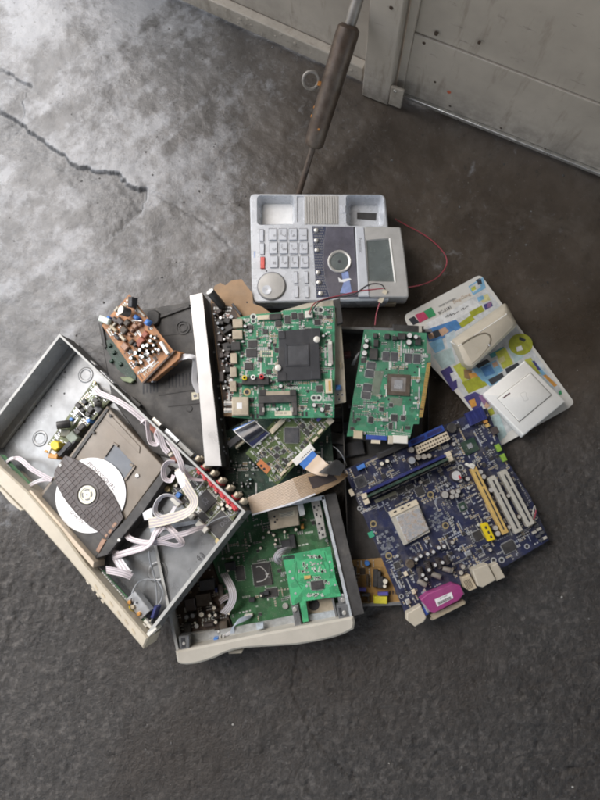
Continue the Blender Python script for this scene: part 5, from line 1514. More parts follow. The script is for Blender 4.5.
# ------------------------------------------------------------------ opened disc player (left)
def make_player():
    H = .048
    T = Thing('disc_player', 'opened ivory fronted disc player tilted on the left, with a white disc inside', 'disc player',
              [(60, 335, .055), (245, 511, .094), (-24, 441, .050)], drop=H)
    T.crop(0, 0, 1)
    pA, pB, pC, pD = [T.pt(x, y, H) for x, y in ((60, 334), (245, 511), (149, 634), (-22, 441))]
    # floor pan
    pan = MB(); pan.prism([pA, pB, pC, pD], 0, .0012); T.part('bottom_pan', pan, G['galv'])
    V = lambda p: Vector((p[0], p[1]))
    def wall(name, a, b, h0, h1, th, mat, parent=None, off=0.0, inward=None):
        a, b = V(a), V(b); d = (b - a).normalized(); n = Vector((-d.y, d.x))
        cen = (V(pA) + V(pB) + V(pC) + V(pD)) / 4
        if (cen - a).dot(n) < 0: n = -n
        a2, b2 = a + n * off, b + n * off
        mb = MB(); mb.prism([tuple(a2), tuple(b2), tuple(b2 + n * th), tuple(a2 + n * th)], h0, h1); return T.part(name, mb, mat, parent=parent)
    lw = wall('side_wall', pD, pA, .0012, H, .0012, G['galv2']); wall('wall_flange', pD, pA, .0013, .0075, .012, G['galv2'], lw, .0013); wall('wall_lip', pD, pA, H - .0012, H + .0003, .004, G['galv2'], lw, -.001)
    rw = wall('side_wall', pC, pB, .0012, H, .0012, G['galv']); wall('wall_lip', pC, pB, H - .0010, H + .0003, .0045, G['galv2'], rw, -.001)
    bw = wall('back_wall', pA, pB, .0012, H, .0014, G['black2'])
    wall('wall_lip', pA, pB, H - .0008, H + .0004, .003, G['galv2'], bw, .0)
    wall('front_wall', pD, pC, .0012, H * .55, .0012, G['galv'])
    # screws and dimples of the left wall
    T.crop(0, 325, 6)
    for (x, y, h) in ((336, 105, .030), (261, 188, .030), (8, 545, .028), (28, 625, .012)):
        u, v = T.pt(x, y, h); d = (V(pA) - V(pD)).normalized(); n = Vector((-d.y, d.x)); 
        cen = (V(pA) + V(pC)) / 2
        if (cen - V(pA)).dot(n) < 0: n = -n
        w0 = V(pD) + d * (Vector((u, v)) - V(pD)).dot(d)
        mb = MB(); mb.lathe((w0.x + n.x * .0012, w0.y + n.y * .0012, h), (n.x, n.y, 0), [(.0022, -.0004), (.0022, .0006), (.0012, .0010)], 10); T.part('screw', mb, G['silver'])
    for (x, y, r) in ((390, 281, 9), (386, 411, 7), (217, 487, 8), (146, 580, 11), (306, 486, 5), (100, 516, 6), (342, 388, 4)):
        mb = MB(); T.cyl(mb, x, y, r, .0010, .00135, 0, 12); T.part('pan_hole', mb, G['ink'])
    def emboss(x, y, r, crop):
        T.crop(*crop); u, v = T.pt(x, y, .0012); R = T.L(r)
        mb = MB(); mb.lathe((u, v, 0), (0, 0, 1), [(R, .0008), (R * .94, .0016), (R * .82, .0020), (R * .70, .0018), (R * .60, .0014), (R * .56, .0008)], 40); T.part('embossed_ring', mb, G['galv'])
    emboss(515, 300, 50, (0, 325, 6)); emboss(240, 682, 50, (0, 325, 6)); emboss(388, 160, 52, (80, 540, 5))
    for (x, y, c) in ((172, 312, (120, 440, 4.2857)), (346, 500, (120, 440, 4.2857))):
        T.crop(*c); u, v = T.pt(x, y, .0014); R = T.L(15)
        mb = MB()
        for k0 in (0.35, 3.5):
            for rr in (1.0, .55):
                arc = [(u + math.cos(k0 + t * 2.3) * R * rr * q, v + math.sin(k0 + t * 2.3) * R * rr * q) for q in (1.0, ) for t in [i / 10 for i in range(11)]]
                arc += [(u + math.cos(k0 + t * 2.3) * R * (rr - .22), v + math.sin(k0 + t * 2.3) * R * (rr - .22)) for t in [1 - i / 10 for i in range(11)]]
                mb.prism(arc, .0010, .0015)
        T.part('vent_slots', mb, G['ink'], kind='stuff')
    # outside of the back wall: panel labels, sockets
    T.crop(0, 0, 1)
    d = (V(pB) - V(pA)).normalized(); n = Vector((-d.y, d.x)); cen = (V(pA) + V(pC)) / 2
    if (cen - V(pA)).dot(n) > 0: n = -n
    Lb = (V(pB) - V(pA)).length
    def onb(t, out, h): p = V(pA) + d * (Lb * t) + n * out; return Vector((p.x, p.y, h))
    def sock(t, h, w, l, out, mat, name, parent=bw):
        c = onb(t, out / 2 - .0002, h); mb = MB(); mb.box3(c, Vector((d.x, d.y, 0)) * w / 2, Vector((n.x, n.y, 0)) * (out / 2 + .0002), Vector((0, 0, l / 2))); return T.part(name, mb, mat, parent=parent)
    sock(.165, .030, .010, .008, .0012, G['paper'], 'round_sticker'); sock(.255, .032, .030, .016, .0012, G['die'], 'rating_label'); sock(.30, .018, .03, .008, .001, G['inkg'], 'rating_label')
    sock(.40, .026, .020, .010, .004, G['black'], 'cord_socket'); sock(.52, .028, .016, .012, .005, G['silver'], 'signal_socket'); sock(.60, .026, .026, .014, .0055, G['die'], 'signal_socket'); sock(.675, .028, .028, .013, .006, G['galv2'], 'video_socket')
    sock(.70, .014, .03, .008, .003, G['bluel'], 'socket_label')
    for i, t in enumerate((.735, .775, .815, .855, .895, .933, .965)):
        for h, m in ((.033, 'tin'), (.017, 'tin')):
            c = onb(t, 0, h); mb = MB(); mb.lathe(c, (n.x, n.y, 0), [(.0058, -.001), (.0058, .002), (.0043, .0022), (.0043, .0095), (.0032, .0097), (.0030, .006)], 16, ms=[1, 1, 0, 0, 0]); T.part('phono_socket', mb, [G[m], G['red'] if i % 2 else G['black']], parent=bw)
    # ---- power board
    T.crop(40, 380, 6)
    def subboard(name, pts, h, mat, th=.0016, n=120, seed=1, **k):
        q = [T.pt(x, y, h) for x, y in pts]; mb = MB(); mb.prism(q, h - th, h); o = T.part(name, mb, mat)
        return o, q
    ol, q1 = subboard('power_board', [(322, 4), (424, 120), (130, 452), (36, 396)], .008, G['pcb_ol'])
    def cyl_l(x0, y0, x1_, y1_, r, h0, h1, mats, name, parent=None):
        a = T.p3(x0, y0, h0); b = T.p3(x1_, y1_, h1); R = T.L(r); dd = b - a; L_ = dd.length
        T.occ.append(((a.x + b.x) / 2, (a.y + b.y) / 2, abs(dd.x) / 2 + R, abs(dd.y) / 2 + R))
        mb = MB(); mb.lathe(a, dd, [(R * .92, 0), (R, L_ * .04), (R, L_ * .95), (R * .92, L_), (R * .78, L_ * 1.001)], 18, ms=[0, 0, 0, 1]); return T.part(name, mb, mats, parent=parent)
    cyl_l(182, 262, 100, 273, 23, .018, .026, [G['black'], G['captop']], 'large_capacitor')
    cyl_l(372, 142, 324, 147, 15, .016, .022, [G['black'], G['captop']], 'capacitor')
    for x, y, r in ((288, 243, 12), (184, 236, 11)): T.pcap(x, y, r, .016, G['bluec'], G['bluec'], name='blue_capacitor')
    mb = MB(); u, v = T.pt(87, 392, .028); R = T.L(33)
    mb.prism([(u + R * math.cos(t) * 1.0, v + R * math.sin(t) * .85) for t in [math.radians(20 + 60 * k) for k in range(6)]], .008, .028, 0, .0012); T.part('yellow_transformer', mb, G['yellow'])
    T.pbx('white_connector', 46, 412, 40, 44, .006, .024, G['white2'], -20, .001); T.pbx('white_connector', 70, 430, 60, 22, .006, .022, G['white2'], -25, .001)
    T.pbx('orange_block', 76, 456, 56, 30, .006, .022, G['orange'], -8, .001); T.pbx('orange_block', 36, 428, 20, 14, .006, .025, G['orange'], -20, .0006)
    T.pbx('heat_sink', 144, 412, 26, 100, .008, .022, G['plate'], -42, .0006); T.pbx('heat_sink', 182, 392, 16, 70, .008, .020, G['plate'], -42, .0006)
    T.pbx('transformer', 190, 345, 60, 52, .008, .020, M('green grey core', (.20, .24, .19), .5), -45, .001); T.pbx('transformer', 150, 318, 60, 44, .008, .016, M('dark olive core', (.10, .10, .06), .5), -5, .001)
    for x, y, w, l in ((225, 152, 34, 26), (262, 130, 28, 24), (300, 175, 30, 36), (284, 205, 26, 22), (346, 172, 44, 36), (330, 120, 30, 26), (236, 205, 30, 18), (245, 280, 30, 40), (220, 310, 30, 30), (250, 182, 22, 20)): T.pbx('transistor', x, y, w, l, .008, .015, G['black2'] if w % 4 else G['chipg'], -45, .0008)
    T.pbx('jumper', 210, 248, 8, 56, .012, .0135, G['alu'], -35, .0002); T.pbx('jumper', 240, 190, 80, 5, .012, .0135, G['alu'], -42, .0002)
    rnd = random.Random(31)
    scatter(T, q1, 170, rnd, h=.008, dark=.5, big=1.4, name='small_components')
    for x, y in ((326, 14), (120, 510)):
        mb = MB(); T.cyl(mb, x, y, 8, .006, .011, 0, 12); T.part('screw', mb, G['gold'])
    # ---- disc drive
    T.crop(0, 0, 1)
    hd = .030
    drv = [(107, 406), (164, 467), (97, 560), (38, 497)]
    mb = MB(); T.poly(mb, drv, .004, hd, 0, .0012); dr = T.part('drive_case', mb, G['tray'])
    T.crop(40, 380, 6)
    T.ppoly('drive_rim', [(398, 168), (412, 176), (206, 470), (186, 462)], hd - .002, hd + .0022, G['black2'], ch=.0004, parent=dr)
    T.ppoly('drive_step', [(404, 190), (600, 400), (596, 440), (390, 232)], hd - .002, hd + .0016, G['tray'], ch=.0004, parent=dr)
    T.ppoly('drive_window', [(440, 374), (566, 508), (500, 600), (384, 470)], hd - .001, hd + .0003, G['smoke'], parent=dr)
    for p in (((440, 374), (446, 380), (392, 460), (384, 454)), ((440, 372), (468, 390), (464, 402), (436, 384)), ((540, 496), (562, 510), (552, 524), (536, 512)), ((566, 510), (572, 520), (512, 606), (504, 596))): T.ppoly('window_edge', list(p), hd - .001, hd + .0030, G['tray'], ch=.0003, parent=dr)
    mb = MB(); T.cyl(mb, 582, 573, 12, hd, hd + .0022, 0, 14); T.part('screw', mb, G['silver'], parent=dr)
    mb = MB(); T.cyl(mb, 318, 315, 9, hd, hd + .004, 0, 12); T.part('peg', mb, G['black2'], parent=dr); mb = MB(); T.cyl(mb, 420, 214, 9, hd, hd + .004, 0, 12); T.part('peg', mb, G['black2'], parent=dr)
    T.crop(40, 440, 6)
    T.ppoly('drive_rail', [(760, 150), (790, 180), (620, 430), (404, 690), (330, 712), (392, 600), (520, 470)], .006, hd + .0032, G['black'], ch=.0006)
    T.ppoly('tray_end', [(372, 590), (398, 600), (352, 680), (334, 664)], hd - .002, hd + .0050, G['copper'], ch=.0006)
    mb = MB(); T.cyl(mb, 472, 600, 9, hd + .002, hd + .0048, 0, 12); T.part('screw', mb, G['silver'])
    T.ppoly('loading_tray', [(10, 340), (110, 200), (210, 300), (420, 560), (330, 712), (250, 700)], .018, hd + .0012, G['black2'], ch=.0006)
    # disc
    hz = hd + .0030
    u, v = T.pt(302, 331, hz); R = T.L(206)
    mb = MB(); mb.lathe((u, v, 0), (0, 0, 1), [(R, hz - .0012), (R, hz - .0002), (R * .995, hz), (R * .2, hz)], 72); disc = T.part('disc', mb, G['disc'])
    T.text('disc_lettering', 'PROFESSIONAL', 368, 216, 34, hz, G['inkb'], -40, parent=disc, squash=.95, th=.0001)
    T.text('disc_lettering', 'QUALITY', 220, 464, 24, hz, G['inkb'], -40, parent=disc, squash=1.0, th=.0001)
    # clamp bridge with its grid of grooves
    hc = hz + .0022
    cl = [(150, 92), (216, 116), (276, 152), (334, 196), (386, 254), (436, 320), (474, 396), (500, 466), (462, 520), (405, 592), (384, 574), (300, 520), (222, 448), (162, 378), (118, 306), (98, 266), (82, 208), (92, 176)]
    cm_ = T.ppoly('clamp_bridge', cl, hz + .0004, hc, G['clamp'], ch=.0004)
    clp = [T.pt(x, y, hc) for x, y in cl]
    ribs = MB()
    du = (T.p3(440, 500, hc) - T.p3(150, 150, hc)).normalized(); dv = Vector((-du.y, du.x, 0))
    c0 = T.p3(282, 328, hc)
    def ribline(p0, dd, w):
        run = []
        for k in range(-120, 121):
            p = p0 + dd * (k * .0008)
            ok = inpoly((p.x, p.y), clp) and (p - c0).length > T.L(76)
            if ok: run.append(p)
            if (not ok or k == 120) and run:
                if len(run) > 3:
                    a, b = run[0], run[-1]; nn = Vector((-dd.y, dd.x, 0)) * w
                    ribs.prism([tuple((a + nn)[:2]), tuple((b + nn)[:2]), tuple((b - nn)[:2]), tuple((a - nn)[:2])], hc - .0003, hc + .0010)
                run = []
    for k in range(-4, 5): ribline(c0 + dv * (k * .0078 + .002), du, .00028)
    for k in range(-7, 8): ribline(c0 + du * (k * .0076), dv, .00028)
    T.part('rib_grid', ribs, G['groove'], parent=cm_, kind='stuff')
    for r0, r1, h, m, nm in ((70, 58, hc + .0012, 'clamp', 'clamp_ring'), (50, 40, hc + .0026, 'ivory', 'spindle')):
        u, v = T.pt(282, 328, h); a, b = T.L(r0), T.L(r1); mb = MB()
        if nm == 'spindle': mb.lathe((u, v, 0), (0, 0, 1), [(a, hc - .001), (a, h), (b * .98, h), (b * .92, h - .0012), (b * .55, h - .0012), (b * .5, h - .0004), (b * .08, h - .0002)], 36)
        else: mb.lathe((u, v, 0), (0, 0, 1), [(a, hc - .001), (a, h), (b, h), (b, hc)], 36)
        T.part(nm, mb, G[m], parent=cm_)
    u, v = T.pt(282, 328, hc + .002)
    mb = MB()
    for k0 in (.3, 1.9, 3.5, 5.1):
        Ra = T.L(31); Rb = T.L(25)
        mb.prism([(u + math.cos(k0 + t) * Ra, v + math.sin(k0 + t) * Ra) for t in (0, .25, .5, .75, 1.0)] + [(u + math.cos(k0 + t) * Rb, v + math.sin(k0 + t) * Rb) for t in (1.0, .75, .5, .25, 0)], hc, hc + .0019)
    mb.lathe((u, v, 0), (0, 0, 1), [(T.L(5), hc), (T.L(5), hc + .0028)], 10)
    T.part('spindle_marks', mb, G['inkg'], parent=cm_, kind='stuff')
    mb = MB(); T.cyl(mb, 120, 152, 9, hc - .001, hc + .002, 0, 12); T.part('white_peg', mb, G['white'], parent=cm_)
    for x, y, w, l in ((446, 510, 16, 30), (422, 548, 16, 26), (398, 572, 12, 20)): T.pbx('copper_slot', x, y, w, l, hc - .0004, hc + .0008, G['copper'], -40, .0002, parent=cm_)
    # ---- front fascia
    T.crop(0, 0, 1)
    fa = T.ppoly('front_fascia', [(-26, 436), (0, 466), (27, 491), (60, 529), (86, 565), (94, 574), (116, 600), (148, 638), (143, 649), (110, 610), (68, 559), (24, 510), (0, 486), (-34, 452)], -.001, H + .001, G['fascia'], ch=.0022)
    T.ppoly('fascia_lug', [(0, 486), (20, 507), (24, 510), (20, 511), (9, 502), (-1, 490)], .004, H - .002, G['fascia'], ch=.001, parent=fa)
    T.ppoly('inner_bar', [(28, 491), (31, 490), (60, 523), (94, 562), (93, 568), (60, 530)], .01, H - .003, G['fasciab'], ch=.0006, parent=fa)
    T.crop(80, 540, 5)
    for (x, y) in ((82, 235), (117, 276), (157, 319), (195, 367), (232, 408), (268, 456)): T.pbx('front_slot', x - 2, y + 2, 26, 7, H + .0006, H + .0016, M('slot grey', (.34, .29, .23), .6) if False else G['beiged'], -52, 0, parent=fa)
    for (x, y) in ((38, 212), (64, 246), (88, 276), (112, 306)): T.pbx('button', x, y, 20, 10, H * .45, H - .002, G['fascia'], -52, .0008, parent=fa)
    T.ppoly('fascia_clip', [(330, 470), (378, 436), (384, 446), (344, 484)], .03, H + .0006, G['white2'], ch=.0006, parent=fa)
    # ---- front strip boards
    o, q2 = subboard('button_board', [(70, 168), (116, 150), (350, 410), (306, 448), (236, 376)], .026, G['pcb_set'])
    mb = MB(); rr = random.Random(5)
    for i in range(22):
        for j in range(2):
            x, y = 92 + i * 9.2, 176 + i * 10.6 + j * 1
            T.bx(mb, x + (22 if j else 2), y - (12 if j else -6), 9, 6, .026, .0290, -48)
    T.part('solder_pins', mb, G['alu'], kind='stuff')
    T.pbx('metal_bracket', 288, 326, 110, 58, .014, .030, G['die'], -47, .0008)
    mb = MB(); T.cyl(mb, 285, 314, 6, .0298, .0303, 0, 10); T.part('bracket_hole', mb, G['ink'])
    for x, y in ((245, 312), (292, 370), (262, 336)): 
        mb = MB(); T.cyl(mb, x, y, 9, .026, .034, 0, 14); T.part('orange_dot', mb, G['orange'] if y != 336 else G['beiged'])
    T.pbx('black_clip', 368, 362, 14, 54, .008, .026, G['navyp'], -18, .0008)
    for x, y in ((330, 410), (345, 430), (320, 430)): T.pbx('white_connector', x, y, 22, 14, .026, .033, G['white2'], -40, .0006)
    T.crop(0, 440, 6.6667)
    o, q3 = subboard('side_board', [(-40, 90), (30, 100), (100, 176), (204, 284), (168, 330), (96, 250), (20, 170)], .024, G['pcb_set'])
    mb = MB()
    for i in range(10): T.bx(mb, 20 + i * 15, 142 + i * 16, 16, 8, .024, .0275, -46)
    T.part('solder_pins', mb, G['alu'], kind='stuff')
    # ---- decoder board and its chips
    T.crop(120, 440, 4.2857)
    o, q4 = subboard('decoder_board', [(196, 190), (330, 118), (345, 122), (512, 296), (425, 446), (300, 318)], .010, G['pcb_ol'])
    c = leads_chip_at(T, 'decoder_chip', 366, 262, 62, 68, .0126, G['chip'], .010, -44, 14); T.text('chip_print', 'CE', 366, 262, 26, .0126, G['inkg'], -46, parent=c)
    c = leads_chip_at(T, 'decoder_chip', 432, 368, 84, 84, .0126, G['chip'], .010, -44, 16); T.text('chip_print', 'D52', 450, 352, 26, .0126, G['inkg'], 40, parent=c)
    T.pbx('heat_sink', 468, 376, 18, 120, .010, .026, G['black'], -48, .0006)
    mb = MB(); T.cyl(mb, 422, 433, 14, .009, .014, 0, 16); T.part('spacer', mb, G['gold']); mb = MB(); T.cyl(mb, 202, 210, 12, .009, .014, 0, 16); T.part('spacer', mb, G['gold'])
    for x, y, w, l in ((355, 330, 40, 26), (318, 322, 30, 24), (240, 240, 24, 16), (300, 200, 30, 40), (340, 170, 26, 30), (410, 225, 20, 18), (250, 200, 24, 30)): leads_chip_at(T, 'chip', x, y, w, l, .0118, G['chip'], .010, -44, 6)
    for x, y, r in ((436, 276, 9), (460, 282, 9), (472, 292, 8), (440, 296, 8), (412, 222, 8), (240, 195, 7)): T.pcap(x, y, r, .020, G['black'], G['captop'])
    scatter(T, q4, 200, random.Random(8), h=.010, dark=.35)
    rb = T.ppoly('red_socket_row', [(322, 122), (334, 114), (508, 294), (496, 306)], .010, .030, G['red'], ch=.0006)
    for i in range(7):
        f = (i + .6) / 7; x, y = 322 + (500 - 322) * f - 1, 122 + (304 - 122) * f + 1
        T.pbx('red_rib', x, y, 16, 12, .026, .0316, G['red'], -45, .0008, parent=rb)
    T.pbx('blue_capacitor', 245, 240, 18, 30, .010, .018, G['bluec'], -40, .0006)
    T.crop(120, 380, 6)
    tb = T.ppoly('terminal_block', [(118, 236), (148, 216), (240, 300), (212, 332)], .012, .034, G['terra'], ch=.001); T.ppoly('terminal_block', [(290, 450), (320, 440), (352, 478), (322, 500)], .010, .024, G['terra'], ch=.001)
    T.pbx('pale_plug', 284, 428, 64, 26, .030, .040, G['cabley'], -42, .0008)
    # ---- cables
    def rb_(crop, pts, wpx, ribs, mat, twist=None, th=.0005):
        T.crop(*crop)
        k = 6; q = smooth_path([T.p3(x, y, h) for x, y, h in pts], k)
        tw = None
        if twist:
            tw = []
            for i in range(len(twist) - 1): tw += [twist[i] * (1 - j / k) + twist[i + 1] * j / k for j in range(k)]
            tw.append(twist[-1])
        mb = MB(); mb.ribbon(q, T.L(wpx) * .9, ribs, .0007, 0, tw, lined=True); return T.part('ribbon_cable', mb, [mat, G['cline']])
    cf = (40, 380, 6); cg = (120, 380, 6); cd = (120, 440, 4.2857); ce = (80, 540, 5); cc = (0, 440, 6.6667)
    rb_(cf, [(330, 44, .016), (352, 74, .026), (392, 92, .032), (460, 122, .036), (540, 172, .038), (610, 230, .037), (640, 262, .035)], 36, 5, G['cable'], [10, 20, 30, 30, 20, 10, 0])
    T.crop(*cf); T.ppoly('white_plug', [(326, 30), (348, 44), (362, 84), (330, 96), (316, 70)], .008, .020, G['white'], ch=.0008)
    # loops between the terminal block and the decoder board
    rb_(cg, [(128, 250, .038), (160, 240, .044), (168, 300, .047), (182, 372, .046), (224, 384, .042), (210, 330, .044), (222, 300, .048), (240, 330, .048), (262, 400, .044), (290, 436, .042)], 34, 5, G['cable'], [40, 60, 70, 60, 30, 50, 60, 40, 10, 0])
    rb_(cg, [(286, 356, .040), (330, 420, .046), (362, 490, .048), (380, 540, .046), (430, 590, .034), (500, 602, .026)], 34, 5, G['cable'], [50, 40, 30, 40, 60, 70])
    rb_(cg, [(330, 490, .046), (290, 492, .048), (262, 530, .049), (268, 590, .047), (306, 604, .044), (322, 570, .043)], 34, 5, G['cable'], [65, 60, 60, 50, 40, 30])
    rb_(cd, [(254, 120, .040), (262, 160, .045), (290, 210, .047), (318, 262, .046), (296, 304, .044), (240, 330, .042), (170, 348, .040), (124, 356, .038)], 44, 7, G['cabley'], [-10, -10, -10, -20, -30, -20, -10, 0])
    T.crop(*cd); T.ppoly('cable_tail', [(96, 312), (134, 290), (142, 340), (104, 344)], .036, .0372, G['cablew'], ch=.0003); T.ppoly('cable_tail', [(232, 140), (262, 118), (292, 190), (262, 208)], .046, .0472, G['cablew'], ch=.0003)
    rb_(cd, [(260, 268, .024), (222, 240, .036), (184, 240, .042), (156, 272, .042), (152, 310, .040), (180, 330, .038), (216, 318, .034), (236, 284, .028)], 26, 5, G['cablew'], [50, 60, 70, 70, 60, 50, 40, 40])
    rb_(cd, [(372, 372, .018), (330, 380, .026), (280, 400, .032), (220, 412, .034), (160, 432, .032), (80, 460, .028), (0, 486, .022), (-40, 470, .022)], 22, 4, G['cable'], [30, 20, 10, 30, 40, 30, 20, 10])
    rb_(cd, [(196, 360, .030), (236, 400, .034), (266, 440, .032), (240, 452, .030), (180, 440, .030), (140, 440, .030), (160, 400, .034), (190, 368, .034)], 26, 4, G['cable'], [20, 30, 40, 50, 40, 40, 30, 20])
    rb_(cd, [(22, 386, .020), (40, 420, .028), (90, 436, .032), (126, 440, .033)], 24, 4, G['cable'], [30, 40, 40, 40])
    rb_(cd, [(-30, 500, .020), (40, 480, .030), (100, 462, .033), (132, 438, .036), (150, 400, .036), (180, 360, .034)], 26, 4, G['cable'], [0, 20, 30, 30, 20, 10])
    rb_(ce, [(170, 66, .014), (196, 110, .022), (230, 160, .030), (250, 172, .030)], 44, 6, G['cablew'], [0, 10, 20, 30]); rb_(ce, [(258, 184, .032), (220, 168, .036), (170, 156, .036), (132, 150, .034)], 40, 6, G['cable'], [20, 20, 20, 20])
    rb_(cc, [(186, 336, .016), (196, 308, .024), (232, 284, .030), (280, 268, .032), (344, 262, .033)], 26, 4, G['cablew'], [0, 0, 0, 0, 0]); rb_(cc, [(80, 126, .016), (120, 122, .028), (160, 148, .034), (206, 190, .036), (270, 228, .035), (344, 266, .033)], 32, 5, G['cable'], [30, 30, 20, 10, 0, 0])
    rb_(cc, [(60, 190, .014), (40, 160, .022), (60, 132, .028), (90, 120, .028)], 26, 4, G['cablew'], [0, 10, 20, 30])
    for (crop, x, y, w, l, rt) in ((cd, 350, 372, 52, 24, -38), (cd, 238, 262, 44, 24, -42), (cd, 296, 318, 40, 22, -40)): T.crop(*crop); T.pbx('white_plug', x, y, w, l, .010, .021, G['white2'], rt, .0008)
    def wire(crop, pts, r, mat):
        T.crop(*crop); mb = MB(); mb.tube(smooth_path([T.p3(x, y, h) for x, y, h in pts], 7), r, 7); return T.part('wire', mb, mat)
    wire(ce, [(344, 56, .030), (352, 110, .024), (372, 180, .014), (382, 250, .010), (384, 310, .010), (376, 360, .016), (352, 412, .024)], .0011, G['cableg'])
    wire(ce, [(262, 300, .028), (262, 262, .022), (290, 214, .016), (340, 196, .012), (390, 210, .010), (414, 258, .010), (404, 306, .010), (378, 338, .016), (368, 362, .020)], .0011, G['cableg'])
    wire(ce, [(352, 400, .026), (344, 430, .030), (318, 436, .030)], .0009, G['cabley'])
    wire(cd, [(352, 388, .018), (386, 356, .020), (430, 334, .022), (480, 322, .022), (508, 306, .018)], .0008, G['cableg'])
    wire(ce, [(264, 326, .030), (256, 306, .034), (258, 290, .033)], .0008, G['wblk']); wire(ce, [(246, 330, .030), (252, 350, .034), (266, 356, .030)], .0007, G['yellow'])

def leads_chip_at(T, name, x, y, w, l, h, mat, base, rot, n):
    mb = MB(); T.bx(mb, x, y, w, l, base + .0002, h, rot, 0, .0002)
    u, v = T.pt(x, y, h); a = T.L(w) / 2; b = T.L(l) / 2; t = math.radians(rot - T.ang); ct, st = math.cos(t), math.sin(t)
    for i in range(n):
        f = -1 + 2 * (i + .5) / n
        for sg in (-1, 1):
            for pu, pv, du, dv in ((f * a * .94, sg * (b + .0006), a * .5 / n, .0010), (sg * (a + .0006), f * b * .94, .0010, b * .5 / n)):
                mb.prism([(u + xx * ct - yy * st, v + xx * st + yy * ct) for xx, yy in ((pu - du, pv - dv), (pu + du, pv - dv), (pu + du, pv + dv), (pu - du, pv + dv))], base, base + .0006, 1)
    return T.part(name, mb, [mat, G['smd_s']])
make_player()

